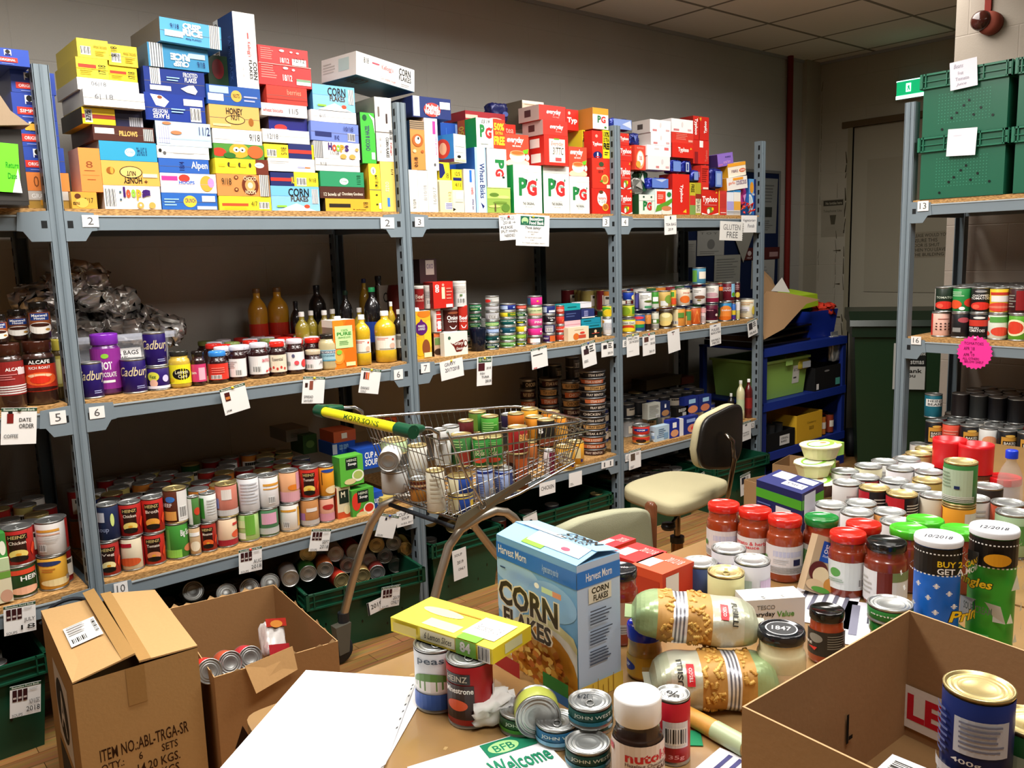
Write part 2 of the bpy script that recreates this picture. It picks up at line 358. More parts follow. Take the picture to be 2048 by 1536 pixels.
# ============================================================ shelving
MET='76838b'
def beam_x(X0,X1,y,zt,face=-1,plates=True,name='beam',parent=None,col_=MET):
 """one load beam with its end plates, running along x, lip up"""
 mb=MB();mb.box(X0+.02,X1-.02,y,y+.03,zt-.045,zt,col_,'powder_coat');mb.box(X0+.02,X1-.02,y-.003,y+.001,zt-.004,zt+.001,'a4b0b6','powder_coat')
 if plates:
  for s,X in((1,X0+.02),(-1,X1-.02)):
   P=[(X,y-.004,zt+.014),(X+s*.085,y-.004,zt+.008),(X+s*.092,y-.004,zt-.046),(X+s*.075,y-.004,zt-.048),(X+s*.055,y-.004,zt-.078),(X,y-.004,zt-.078)]
   if s<0:P=P[::-1]
   mb.prism(P,(0,.004,0),col_,'powder_coat')
   mb.box(min(X+s*.008,X+s*.024),max(X+s*.008,X+s*.024),y-.0046,y-.0038,zt-.038,zt-.016,'15181a','rubber')
 return link(name,mb.mesh(name),parent)
def post(x,y,h,fx,parent,col_=MET):
 """perforated angle post; fx=+1 opens towards +y"""
 mb=MB();mb.box(x-.021,x+.021,min(y,y+.004*fx),max(y,y+.004*fx),0,h,col_,'powder_coat');mb.box(x-.0035,x+.0035,y-.003*fx-.001,y,0,h,'6a777f','powder_coat')
 for s in(-1,1):mb.box(x+s*.021-.002,x+s*.021+.002,min(y,y+.045*fx),max(y,y+.045*fx),0,h,col_,'powder_coat')
 z=.05
 while z<h-.04:
  mb.box(x-.0245,x-.0228,y+.012*fx-.004,y+.012*fx+.006,z,z+.026,'101214','rubber');z+=.05
 mb.box(x-.004,x+.004,y-.0012,y-.0002,h-.075,h-.066,'101214','rubber')
 return link('post',mb.mesh('post'),parent)
ROW=[.462,1.062,1.66];BT=.02 # beam tops of the three levels, board thickness
PX=[-.6,.643,1.903,3.136,4.364]
YF,YB=2.9,3.5
sh=root('shelving_unit','long grey steel shelving along the back wall with chipboard shelves','shelving')
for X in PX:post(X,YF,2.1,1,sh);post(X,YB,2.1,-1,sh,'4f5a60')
for i in range(4):
 for zt in ROW:
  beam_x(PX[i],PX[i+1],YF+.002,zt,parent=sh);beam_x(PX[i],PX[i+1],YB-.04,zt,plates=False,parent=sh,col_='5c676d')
  mb=MB();mb.box(PX[i]+.026,PX[i+1]-.026,YF+.006,YB-.012,zt+.001,zt+.001+BT,m='chipboard');link('shelf_board',mb.mesh('board'),sh)
for X in PX:
 for zt in ROW:
  mb=MB();mb.box(X-.012,X+.012,YF+.03,YB-.03,zt-.05,zt-.01,'4f5a60','powder_coat');link('side_rail',mb.mesh('rail'),sh)
  # ---- right-hand shelving, front facing -x
SX,SY1=3.8,1.795;SY0=SY1-1.24
s2=root('shelving_unit','grey steel shelving by the pillar holding green crates and tinned tomatoes','shelving',(SX,SY1,0),-PI/2)
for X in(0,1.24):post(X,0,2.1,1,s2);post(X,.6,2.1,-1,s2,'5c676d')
for zt in ROW:
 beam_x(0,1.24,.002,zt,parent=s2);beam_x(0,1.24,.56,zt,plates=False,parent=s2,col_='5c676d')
 mb=MB();mb.box(.026,1.214,.006,.588,zt+.001,zt+.001+BT,m='chipboard');link('shelf_board',mb.mesh('board'),s2)
 for X in(0,1.24):mb=MB();mb.box(X-.012,X+.012,.03,.57,zt-.05,zt-.01,'4f5a60','powder_coat');link('side_rail',mb.mesh('rail'),s2)
 # ============================================================ product builders
PLACED=[] # footprints already taken: x0, x1, y0, y1, z0, z1
def settle(X0,X1,y0,y1,Z0,Z1,floor,tol=.035):
 """rest a box on the shelf or on the nearest top below it, and keep it clear of its neighbours"""
 best=floor if abs(Z0-floor)<tol else None
 for a,b,c,d,e,f in PLACED:
  if min(b,X1)-max(a,X0)>.02 and min(d,y1)-max(c,y0)>.02 and abs(f-Z0)<tol:
   if best is None or f>best:best=f
 if best is not None:Z1+=0;Z0=best+.0008
 for a,b,c,d,e,f in PLACED:
  if min(f,Z1)-max(e,Z0)>.004 and min(d,y1)-max(c,y0)>.004:
   if 0<b-X0<.045 and b<X1:X0=b+.001
   elif 0<X1-a<.045 and a>X0:X1=a-.001
 return X0,X1,Z0,Z1
def carton_mesh(W,D,Hh,c,ops=(),side=None,sops=(),top=None,tops=(),seam=None,m='card',back=None,rops=()):
 mb=MB();sc=side or c;tc=top or c
 mb.box(-W/2,W/2,-D/2,D/2,0,Hh,m=m,cols=[sc,sc,c,back or c,c,tc])
 mb.face((-W/2,-D/2,0),(W,0,0),(0,0,Hh),ops,m)
 if sops:mb.face((-W/2,D/2,0),(0,-D,0),(0,0,Hh),sops,m)
 if rops:mb.face((W/2,-D/2,0),(0,D,0),(0,0,Hh),rops,m)
 if tops:mb.face((-W/2,-D/2,Hh),(W,0,0),(0,D,0),tops,m)
 if seam:mb.face((-W/2,-D/2,0),(W,0,0),(0,0,Hh),[Rc(0,seam-.012,1,seam+.004,'6a625a')],m,.0003)
 return mb
class Fr:
 """a crop of the photo: its own coordinates -> photo pixels"""
 def __init__(s,ox,oy,k):s.ox=ox;s.oy=oy;s.k=k
 def __call__(s,x,y):return s.ox+x*s.k,s.oy+y*s.k
def spot(fr,r,yf):
 x0,y0,x1,y1=r;ym=(y0+y1)/2;xm=(x0+x1)/2
 return(at(*fr(x0,ym),y=yf).x,at(*fr(x1,ym),y=yf).x,at(*fr(xm,y1),y=yf).z,at(*fr(xm,y0),y=yf).z)
def shelf_box(fr,r,c,ops,label,floor,yf=2.925,D=.26,side=None,sops=(),seam=None,name='cereal_box',cat='cereal box',tilt=0,yaw=0,top=None,tops=(),m='card',fix=True,group=None):
 for _ in(0,1):
  X0,X1,Z0,Z1=spot(fr,r,yf)
  for P_ in PX: # keep clear of the posts
   if yf<2.95 and X0<P_-.03 and X1>P_+.03 and fix:yf=2.952
 if yf<2.947 and fix:
  for P_ in PX:
   if X0<P_+.026<X1 and X0>P_-.031:X0=P_+.027
   if X0<P_-.026<X1 and X1<P_+.031:X1=P_-.027
 if fix:X0,X1,Z0,Z1=settle(X0,X1,yf,yf+D,Z0,Z1,floor)
 if Z1-Z0<.012:Z1=Z0+.02
 mb=carton_mesh(X1-X0,D,Z1-Z0,c,ops,side,sops,top,tops,seam,m)
 if fix:PLACED.append((X0,X1,yf,yf+D,Z0,Z1))
 o=link(name,mb.mesh(name),None,((X0+X1)/2,yf+D/2,Z0),(0,tilt,yaw))
 return tag(o,label,cat,group)
 # ---- tins 
_mc={};ROUND=[] # upright round things (object, radius, height)
def cached(key,fn):
 if key not in _mc:_mc[key]=fn().mesh(str(key[0]))
 return _mc[key]
STEEL,GOLD='b2b4b2','d2be84'
def tin_can(name,label,loc,rz=0,r=.0368,h=.109,lid='s',body=('w',()),cat='tin',group=None,pull=True,lops=(),rot=None,metal='tinplate',lab=True,lite=False,stripe=None):
 """tin: body with rims and beads, printed wrap, lid with its rings, ring pull. body = (label colour, ops)"""
 g=GOLD if lid=='g' else STEEL;e=root(name,label,cat,loc,rz,group,rot);rot or ROUND.append((e,r,h))
 def bodym():
  mb=MB();mb.lathe([(r-.0025,0),(r,.0006),(r,.003),(r-.0014,.0042),(r-.0014,h-.0042),(r,h-.003),(r+.0002,h-.0008),(r-.0012,h)],28,g,metal,caps=1);return mb
 link('tin_body',cached(('tin_body',r,h,g,metal),bodym),e)
 def lidm():
  mb=MB();R=r-.0012;z=h-.0012
  mb.lathe([(R,h),(R-.0016,h),(R-.002,h-.0035),(R-.006,h-.0035),(R-.0072,h-.0022),(R-.0085,h-.0035),(R-.012,h-.0035),(R-.0132,h-.0024),(R-.0145,h-.0034),(R-.018,h-.0026),(R-.0195,h-.0034),(0,h-.0034)],28,g,metal,caps=0)
  if lops:mb.deco(lambda x,y,q:Vector((x-R,y-R,h-.003+q)),2*R,2*R,lops,'label')
  return mb
 l=link('lid',cached(('lid',r,h,g,metal,str(lops)),lidm),e)
 if pull and not lite:
  def pm():
   mb=MB();q=r*.34;mb.tube([(q*.55*math.cos(a),-r*.28+q*.8*math.sin(a),h-.0012)for a in[i*PI/5 for i in range(10)]],.0011,5,g,metal,True)
   mb.box(-.0035,.0035,-r*.02,r*.42,h-.0026,h-.0008,g,metal);return mb
  link('ring_pull',cached(('ring_pull',r,h,g,metal),pm),l)
 if lab:
  c,ops=body
  def labm():
   mb=MB();n=28;mb.lathe([(r-.0006,.0062),(r-.0002,.0068),(r-.0002,h-.0068),(r-.0006,h-.0062)],n,c,'label');mb.f=mb.f[:-2];mb.c=mb.c[:-2];mb.m=mb.m[:-2];mb.s=mb.s[:-2]
   mb.wrap(r,.007,h-.007,ops);return mb
  link('label',cached(('label',r,h,c,str(ops)),labm),e)
 return e
def tin_plain(r,h,c,g=STEEL,band=None):
 """one-piece tin for the packed dark rows"""
 def f():
  mb=MB();mb.lathe([(r,0),(r,.003),(r-.001,.005)],16,g,'tinplate');mb.lathe([(r-.0008,.005),(r-.0008,h-.005)],16,c,'label')
  mb.lathe([(r-.001,h-.005),(r,h-.002),(r-.001,h),(r-.003,h-.003),(r*.7,h-.003),(r*.66,h-.002),(0,h-.003)],16,g,'tinplate',caps=0)
  if band:mb.wrap(r,.01,h-.01,band)
  return mb
 return cached(('tin',r,h,c,g,str(band)),f)
 # ---- jars and bottles
def jar(name,label,loc,r,h,cont,lidc='k',lab=None,rz=0,cat='jar',group=None,lr=None,lh=.016,neck=.02,lops=(),lz=(.2,.72),lidm='gloss',shoulder=.018,bodym='jar_content',rot=None,fill=None):
 lr=lr or r*.86;e=root(name,label,cat,loc,rz,group,rot);hn=h-lh;rot or ROUND.append((e,r,h))
 def f():
  mb=MB();q=shoulder;P=[(r*.8,0),(r*.93,.002),(r,.008)]
  if fill:mb.lathe(P+[(r,fill)],28,cont,bodym);P=[(r,fill)];top='d8d2c4'
  else:top=cont
  P+=[(r,hn-neck-q)]+[(r-(r-lr*.93)*(1-math.cos(t*PI/2)),hn-neck-q+q*math.sin(t*PI/2))for t in(.25,.5,.75,1)]+[(lr*.93,hn)]
  mb.lathe(P,28,top,bodym if not fill else 'plastic');return mb
 link('jar_body',cached(('jar_body',r,h,cont,lr,lh,neck,shoulder,bodym,fill),f),e)
 def g():
  mb=MB();mb.lathe([(lr*.97,hn-.002),(lr,hn),(lr,h-.004),(lr*.97,h-.001),(lr*.9,h),(lr*.86,h-.0012),(0,h-.0012)],28,lidc,lidm)
  if lops:mb.deco(lambda x,y,z:Vector((x-lr,y-lr,h-.0012+z)),2*lr,2*lr,lops,'label')
  return mb
 link('lid',cached(('jar_lid',lr,h,lh,lidc,str(lops),lidm),g),e)
 if lab:
  c,ops=lab[:2];span=lab[2]if len(lab)>2 else 1.
  z0,z1=hn*lz[0],hn*lz[1]
  def l_():
   mb=MB();mb.wrap(r,z0,z1,[Rc(.5-span/2,0,.5+span/2,1,c)]+list(ops),off=.0004);return mb
  link('label',cached(('jar_label',r,z0,z1,c,str(ops)),l_),e)
 return e
def bottle(name,label,loc,prof,cont,capc,lab=None,rz=0,cat='bottle',group=None,cap=None,m='jar_content',lr=None,rot=None):
 """prof: (r, z) list; the last point is where the cap sits. cap = (r, h)"""
 e=root(name,label,cat,loc,rz,group,rot);cap=cap or(prof[-1][0]*1.15,.018);rot or ROUND.append((e,max(p[0]for p in prof),prof[-1][1]))
 link('bottle_body',cached(('bottle',str(prof),cont,m),lambda:(lambda mb:(mb.lathe(prof,24,cont,m),mb)[1])(MB())),e)
 z=prof[-1][1]
 def cm():
  mb=MB();mb.lathe([(cap[0],z-.004),(cap[0],z+cap[1]-.004),(cap[0]*.9,z+cap[1]-.001),(0,z+cap[1]-.001)],20,capc,'plastic');return mb
 link('cap',cached(('cap',cap,z,capc),cm),e)
 if lab:
  c,z0,z1,ops=lab;R=lr or max(p[0]for p in prof)
  link('label',cached(('blab',c,z0,z1,R,str(ops)),lambda:(lambda mb:(mb.wrap(R,z0,z1,[Rc(-.12,0,1.12,1,c)]+list(ops),off=.0005),mb)[1])(MB())),e)
 return e
def pouch_mesh(W,D,Hh,c,ops=(),m='foil_paint',crimp=True,seed=1,rough=.006):
 """soft block pack: pillowy brick with crumpled faces"""
 rnd=random.Random(seed);mb=MB();n=7;V=[];F=[]
 def P(i,j,k):
  x,y,z=(i/n-.5),(j/n-.5),(k/n-.5);q=1-.16*(abs(2*x)**6+abs(2*y)**6+abs(2*z)**6)/2
  return Vector((x*W*q+rnd.uniform(-rough,rough),y*D*q+rnd.uniform(-rough,rough),(z*q+.5)*Hh+rnd.uniform(-rough,rough)*(.3 if k==0 else 1)))
 idx={}
 def vi(i,j,k):
  if(i,j,k)not in idx:idx[(i,j,k)]=len(V);V.append(P(i,j,k))
  return idx[(i,j,k)]
 for a in range(n):
  for b in range(n):
   for s in(0,n):
    q=[(a,b),(a+1,b),(a+1,b+1),(a,b+1)]
    if s:F+=[tuple(vi(s,i,j)for i,j in q),tuple(vi(i,s,j)for i,j in q[::-1]),tuple(vi(i,j,s)for i,j in q)]
    else:F+=[tuple(vi(s,i,j)for i,j in q[::-1]),tuple(vi(i,s,j)for i,j in q),tuple(vi(i,j,s)for i,j in q[::-1])]
 mb.add(V,F,c,m,True)
 if crimp:mb.box(-W*.42,W*.42,-.003,.003,Hh*.93,Hh*1.1,c,m)
 mb.face((-W/2,-D/2-.004,0),(W,0,0),(0,0,Hh),ops,m)
 return mb
 # ============================================================ top shelf: cereal boxes, tea
Z1F=ROW[2]+BT+.0018
F1=Fr(0,0,.2931);F2=Fr(400,0,.293);F3=Fr(800,160,.2213);F4=Fr(1200,180,.2213)
wb=lambda:[Rc(.06,.5,.62,.68,'d8402a'),Tx('17/18',.68,.25,.92,.7,rot=90,bold=0),Ln(.1,.12,.5,.4,3,'b89a18'),Rc(0,.44,1,.46,'c8a818')]
wb2=lambda:[Bar(.1,.15,.42,.6),Tx('wheat biscuits',.5,.55,.95,.75,'8a7a18'),Ln(.55,.15,.9,.45,3,'b89a18')]
qk=lambda t='ORIGINAL':[Rc(.3,.58,.5,.92,'w'),El(.4,.8,.07,.12,'k'),Rc(.32,.58,.48,.68,'B'),Rc(.1,.18,.66,.46,'d8362a'),Tx(t,.16,.25,.6,.38,'w'),Rc(.2,.07,.55,.1,'8a9ae0')]
cfl=lambda:[Rc(0,.6,1,1,'6fb4dc'),Tx('CORN',.35,.58,.78,.92,'k',bold=.03),Tx('FLAKES',.4,.38,.76,.6,'4a3a20',bold=.02),Rc(.84,.3,.97,.9,'w'),[Rc(.85+i*.03,.3,.862+i*.03,.9,'E')for i in range(4)],Pg('w',(.1,0),(.5,.3),(.9,0)),Rc(.1,.14,.3,.22,'l'),El(.72,.18,.06,.08,'d84a2a')]
hn_=lambda f=0:[El(.5,.4,.2,.2,'k'),El(.5,.4,.185,.17,'e0b060'),Tx('HONEY',.33,.62,.66,.9,'k',bold=.02),Tx('NUT',.42,.38,.6,.6,'k',bold=.02),El(.82,.35,.05,.17,'9a5a18'),Rc(.05,.1,.4,.2,'f0d090')]if not f else[El(.5,.55,.2,.25,'k'),El(.5,.55,.185,.22,'e8bc70'),Tx('HONEY',.36,.08,.68,.35,'k',180,.02),Tx('NUT',.42,.4,.58,.6,'k',180,.02),El(.15,.6,.07,.14,'9a5a18'),El(.17,.6,.03,.14,'d89a3a'),Rc(.7,.35,.96,.5,'f6e2b8'),Tx('+',.72,.1,.78,.25,'5a2c16')]
rice=lambda f=0:[Rc(.8,0,.97,1,'w'),[Rc(.81+i*.03,0,.822+i*.03,1,'E')for i in range(5)],Tx('CRISP',.36,.66,.66,.9,'w',bold=.05),Tx('RICE',.36,.36,.68,.66,'w',bold=.06),Tx('450g PUFFED',.4,.18,.66,.28,'B'),Rc(.07,.25,.36,.5,'w'),Tx('9/18',.16,.6,.3,.8,'B',bold=0)]if not f else[Rc(.03,0,.24,1,'d8e2e8'),[Rc(.05+i*.04,0,.065+i*.04,1,'E')for i in range(5)],Tx('RICE',.36,.36,.68,.66,'d6e6f0',180,.06),Tx('CRISP',.4,.1,.66,.34,'d6e6f0',180,.05),Rc(.66,.5,.94,.72,'a8bccc'),Tx('9/18',.8,.15,.93,.4,'B',bold=0)]
fro=lambda f=0:[Rc(.1,.35,.26,1,'w'),[Rc(.12+i*.03,.35,.132+i*.03,1,'E')for i in range(4)],Tx('FROSTED',.64,.72,.88,.9,'w'),Tx('FLAKES',.66,.52,.86,.7,'w',bold=.02),Rc(.08,.12,.42,.3,'w'),Pg('w',(.58,.25),(.72,.4),(.8,.42),(.86,.2),(.82,.06),(.68,.12)),Ln(.36,.5,.6,.7,2,'C')]if not f else[Pg('w',(.1,.95),(.18,.55),(.32,.5),(.4,.72),(.28,.92)),El(.25,.85,.04,.06,'8a4a2a'),Tx('FROSTED',.12,.28,.36,.42,'w',180),Tx('FLAKES',.12,.08,.38,.26,'w',180,.02),Rc(.64,.62,.96,.86,'w'),Bar(.74,.03,.92,.55),Ln(.42,.3,.7,.5,2,'C')]
date=lambda t,x0=.55,x1=.9,c='k':[Tx(t,x0,.3,x1,.75,c,bold=0,sh=.25)]
hoops=lambda t='HOOPS':[Tx(t[0],.3,.5,.38,.95,'P',bold=.05),Tx(t[1],.385,.42,.48,.85,'e0482a',bold=.06),Tx(t[2],.47,.42,.56,.85,'l',bold=.06),Tx(t[3],.56,.4,.65,.85,'e0902a',bold=.06),Tx(t[4],.66,.45,.75,.85,'P',bold=.06)]
flp=[Rc(.0,.5,1,.515,'b0aca4')]
S1=[ # frame, rectangle, colour, graphics, label, options
 # --- bay at the photo's edge
(F1,(190,1305,470,1420),'b08a3c',[Rc(0,.5,1,1,'c8c0b8'),Rc(.3,.2,.8,.5,'e0a030'),Tx('GRANOLA',.1,.6,.8,.85,'w')],'golden granola box under an orange box behind the first post',{}),
(F1,(475,1310,662,1420),'c89a3a',[Tx('7/17',.5,.35,.85,.65,bold=0),El(.4,.35,.25,.3,'e8b050'),El(.25,.75,.12,.15,'5a2c16'),Tx('nuts',.05,.2,.3,.4,'k',180)],'golden brown nut cereal box at the shelf edge under an upright orange box',{}),
(F1,(175,1178,472,1303),'ee8a42',[Tx('0',.18,.2,.3,.8,'8a4a20',bold=0),Rc(.62,.3,.64,.7,'8a4a20')],'orange carton lying flat beneath a stack of blue oat boxes',{}),
(F1,(545,1010,690,1303),'f08c44',[Tx('8',.3,.55,.62,.7,'8a4a20',bold=0),Rc(.2,.48,.7,.49,'8a4a20'),Rc(.1,.38,.9,.385,'c06a2c'),Rc(.3,.28,.7,.29,'8a4a20')],'bright orange carton standing upright with an 8 written on it',dict(side='e8a890',D=.12)),
(F1,(140,1005,440,1178),'2c48a0',qk()+[Rc(.4,.7,.6,.72,'w')],'blue oat box lowest of its stack beside the first post',{}),
(F1,(118,820,400,1005),'2c48a0',qk()+[Rc(.2,.6,.6,.85,'f0b040')],'blue oat box with a yellow patch, second from the bottom of its stack',{}),
(F1,(85,640,380,822),'2a44a0',qk('SIMPLE'),'blue oat box, middle of the tall blue stack',dict(yf=2.935)),
(F1,(75,488,375,642),'2a449c',qk(),'blue oat box with red pill logo, second from the top of its stack',{}),
(F1,(-40,335,240,486),'2c4aa8',qk(),'blue oat box crowning the tall blue stack',dict(yf=2.90)),
 # --- bay 2, column a
(F1,(690,1268,1095,1420),'ece6e0',[Bar(.02,.0,.2,.9,0),El(.28,.72,.02,.05,'3a5a6a'),El(.28,.4,.02,.05,'3a5a6a'),Tx('l',.33,.5,.37,.95,'P',bold=.05),Tx('o',.38,.48,.46,.85,'e0502a',bold=.06),Tx('o',.47,.5,.55,.86,'l',bold=.06),Tx('p',.56,.38,.65,.85,'e0a02a',bold=.05),Tx('s',.66,.45,.82,.85,'P',bold=.06),El(.62,.17,.06,.14,'d8a050'),El(.83,.17,.06,.14,'d8a050'),El(.62,.17,.02,.05,'w')],'white box of multicoloured cereal loops at the bottom of the first column',dict(side='c8b8b0')),
(F1,(672,1100,1085,1262),'e0a850',hn_(1),'amber honey nut cereal box lying upside down above the white loops box',{}),
(F1,(652,968,1068,1102),'2f96bc',[El(.52,.45,.09,.22,'e8f4f8'),Tx('Crisp',.45,.38,.59,.56,'2f96bc'),Tx('29th AUG 18',.64,.3,.82,.75,'B',bold=0)],'teal blue cereal box with a late August date, in the first column',dict(side='7a8a98')),
(F1,(635,862,1050,970),'4a241c',[Rc(.03,.45,.34,.82,'e8dcd8'),Tx('PILLOWS',.42,.35,.72,.7,'e8b060',bold=.03),Rc(.82,.1,.98,.9,'d8d4cc'),[Rc(.83+i*.03,.1,.845+i*.03,.9,'E')for i in range(5)]],'dark brown chocolate pillows cereal box',{}),
(F1,(562,738,785,862),'e8cc20',[Rc(0,.35,1,.6,'8c2a20'),Bar(.08,.1,.3,.9),Tx('27/5',.1,.2,.24,.8,'k',90)],'half yellow wheat biscuit box peeping out under white cartons',dict(side='3a3226')),
(F1,(788,755,972,866),'1c1c3c',[Rc(.5,.05,1,.6,'a8a8b0'),[Rc(.55+i*.08,.05,.58+i*.08,.6,'E')for i in range(5)]],'navy carton with a grey barcode panel beside the brown pillows box',dict(yf=2.94)),
(F1,(572,622,985,760),'ecebe8',[Tx('6| 18',.18,.35,.48,.75,'E',bold=0)]+flp,'long white carton with 6|18 written in pencil',dict(yf=2.90,side='b8b4ac')),
(F1,(530,545,945,640),'e6e4e0',[Tx('06|18',.22,.3,.46,.75,'E',bold=0)],'long white carton with 06|18 pencilled on it, under yellow boxes',dict(side='b0aca4')),
(F1,(522,398,738,548),'ead23a',wb(),'yellow wheat biscuit box with a red stripe, lower left of four on top',dict(side='b8a430')),
(F1,(740,455,935,566),'dcc42c',wb(),'yellow wheat biscuit box with a red stripe beside the crisp rice boxes',dict(yf=2.935)),
(F1,(527,270,738,402),'f0da44',wb2(),'yellow wheat biscuit box with barcode, at the top corner over 06|18 carton',dict(side='c0ac34')),
(F1,(740,312,936,456),'eed63c',wb2()+[Tx('9/18',.08,.4,.3,.9,'k',90,0)],'yellow wheat biscuit box with 9/18 written sideways, on the top layer',dict(yf=2.93)),
 # --- column b
(F1,(1105,1318,1482,1428),'2a62b4',[El(.5,.5,.12,.35,'e8c040'),Tx('CRUNCH',.41,.42,.6,.68,'B'),Rc(.72,.5,.96,.85,'w'),Ln(.04,.2,.3,.7,3,'C'),Rc(.62,.02,.98,.22,'d8d8e0')],'blue crunch cereal box at the bottom of the second column',{}),
(F1,(1097,1185,1475,1320),'f0e8ee',[Rc(.02,.62,.3,.85,'m'),Rc(.3,.45,.62,.9,'d8d8f0'),El(.42,.75,.1,.2,'d83a2a'),Tx('HOOPS',.32,.45,.6,.62,'b',bold=.03),El(.82,.5,.12,.42,'d8a03a'),El(.9,.55,.06,.25,'c88ad0'),Rc(0,.44,1,.455,'c0b0b8')],'white and purple novelty hoops cereal box in the second column',{}),
(F1,(1085,1085,1425,1186),'2c5cae',[Tx('Alpen',.64,.2,.97,.85,'w',bold=.01),Tx('18/4',.4,.2,.5,.8,'B',90,0)],'blue muesli carton with white lettering',{}),
(F1,(1072,1000,1425,1086),'dcdad6',[El(.06,.6,.03,.15,'k'),El(.14,.4,.03,.15,'5a5a5a'),Rc(.3,.4,.7,.44,'b8b6b0')],'plain white carton on top of the blue muesli carton',{}),
(F1,(1065,835,1438,1002),'b4c8d8',[Rc(.03,.1,.25,.8,'e0e0e4'),[Rc(.05+i*.04,.1,.07+i*.04,.8,'v')for i in range(5)],El(.36,.55,.1,.08,'c07a50'),El(.2,.92,.08,.06,'c07a50'),Tx('11/2',.78,.5,.98,.85,'B',bold=0),Rc(0,.3,1,.31,'90a8b8')],'pale blue flakes box below the navy frosted flakes boxes',dict(side='3a4048')),
(F1,(990,645,1398,840),'18348c',fro(1),'navy frosted flakes box lying upside down, with white cow motif',dict(side='2a3a6a')),
(F1,(985,472,1396,650),'18307e',fro(),'navy frosted flakes box lying right way up',dict(side='1c2c66',yf=2.93)),
(F1,(1012,312,1420,482),'3a86b0',rice(1),'blue crisp rice box lying upside down below its twin',dict(side='5a6a74',D=.32)),
(F1,(1092,150,1506,335),'58a8d4',rice(),'blue crisp rice box at the very top, lettering upright',dict(side='6e665c',D=.3,yf=2.90,tilt=.03)),
 # --- column c
(F1,(1497,1340,1850,1438),'f0da30',[Rc(.05,.3,.55,.5,'d8502a'),Bar(.76,.1,.96,.6),Ln(.08,.08,.7,.25,2,'c0a018'),Tx('4/7',.6,.3,.72,.65,bold=0)],'yellow wheat biscuit box on the shelf board below the chocolate hoops box',{}),
(F1,(1482,1190,1840,1340),'c8884a',[El(.62,.5,.16,.46,'6a2c14'),El(.62,.5,.1,.28,'d89a5a'),El(.62,.5,.05,.14,'f0d8b0'),Tx('CHOCO',.5,.72,.74,.9,'f0d8b0'),Tx('HOOPS',.52,.1,.72,.28,'f0d8b0'),El(.36,.85,.04,.09,'6a2c14'),El(.36,.85,.02,.05,'d09a5a'),El(.35,.3,.04,.09,'6a2c14'),El(.35,.3,.02,.05,'d09a5a'),Rc(.8,.0,.98,1,'e8dcd0'),[Rc(.82+i*.035,0,.835+i*.035,1,'E')for i in range(5)],Tx('9/18',.08,.5,.26,.8,bold=0)],'tan chocolate hoops cereal box with a big brown ring',{}),
(F1,(1470,1085,1828,1192),'ecd42c',[[El(.25+i*.2,.6,.025,.16,'3a3418')for i in range(3)],[Rc(.06+i*.2,.45,.18+i*.2,.65,'d0b820')for i in range(3)],Rc(.76,.0,1,1,'6a2c1c'),El(.83,.62,.09,.18,'w'),Tx('Explorers',.76,.55,.9,.68,'b')],'yellow and brown cereal box with a white oval name badge',{}),
(F1,(1460,985,1800,1087),'4a8a34',[El(.1,.4,.14,.3,'c03a20'),El(.5,.55,.2,.5,'e8a030'),El(.44,.62,.06,.18,'w'),El(.56,.62,.06,.18,'w'),El(.44,.6,.02,.07,'k'),El(.56,.6,.02,.07,'k'),El(.82,.5,.16,.45,'d8602a'),El(.3,.2,.12,.2,'2a6a24')],'green and orange children\'s cereal box with a pair of cartoon eyes',{}),
(F1,(1452,885,1785,988),'e8e6e2',[Tx('9/18',.74,.25,.96,.75,'k',bold=0)]+[Rc(.0,.28,.36,.3,'b0aca4'),Rc(.4,.2,.62,.22,'b0aca4')],'white carton with 9/18 written beside the amber honey nut box',{}),
(F1,(1410,722,1770,892),'d8a85c',hn_(),'amber honey nut cereal box lying right way up',{}),
(F1,(1412,590,1776,738),'1f4f9c',[Rc(.02,.2,.3,.55,'e6eaf0'),Rc(.05,.6,.4,.95,'a8c0dc'),El(.54,.5,.1,.3,'d8a848'),Tx('NUTS',.48,.4,.6,.62,'k'),Ln(.68,.2,.95,.6,2,'v')],'royal blue cereal box beneath the upright corn flakes carton',{}),
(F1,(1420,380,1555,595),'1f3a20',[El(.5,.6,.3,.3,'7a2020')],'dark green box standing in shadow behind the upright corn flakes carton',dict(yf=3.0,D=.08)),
 # --- column d
(F2,(487,1272,815,1442),'86bce0',cfl(),'sky blue corn flakes box on the shelf board, lowest of its column',{}),
(F2,(482,1177,641,1272),'1c2660',[Rc(0,.35,.95,.6,'d8362a'),Tx('XL',.88,.2,1,.7,'y')],'navy wheat biscuit box with red bar and yellow neighbour, lower pair',{}),
(F2,(643,1177,806,1276),'f0da30',[Bar(.1,.05,.5,.6),Tx('9/18',.6,.3,.9,.6,bold=0)],'yellow wheat biscuit box with barcode, lower pair',{}),
(F2,(467,1082,782,1176),'eceae8',[Ln(.04,.55,.5,.8,2,'b8b4ac'),Rc(.62,.3,.9,.42,'v'),Rc(.78,.3,.9,.38,'o')]+flp,'white own-label carton between two rows of yellow and navy boxes',{}),
(F2,(440,985,602,1080),'ecd42c',[Bar(.1,.05,.5,.6),Tx('5/18',.68,.25,.92,.8,'k',90,0)],'yellow wheat biscuit box with barcode, upper pair',{}),
(F2,(605,985,775,1084),'1c2660',[Rc(.0,.35,1,.6,'d8362a'),Rc(.92,0,1,1,'y')],'navy wheat biscuit box with a red bar, upper pair',{}),
(F2,(430,888,746,988),'e0deda',[Tx('12/18',.1,.25,.32,.65,'E',bold=0)]+flp,'white carton with 12/18 written, below the navy and red boxes',{}),
(F2,(470,805,730,892),'16186c',[El(.3,.2,.16,.25,'d8302a'),Rc(.05,.0,.5,.08,'v')],'deep navy carton squeezed under a white wheat biscuits carton',dict(side='3a2a3a',yf=2.94)),
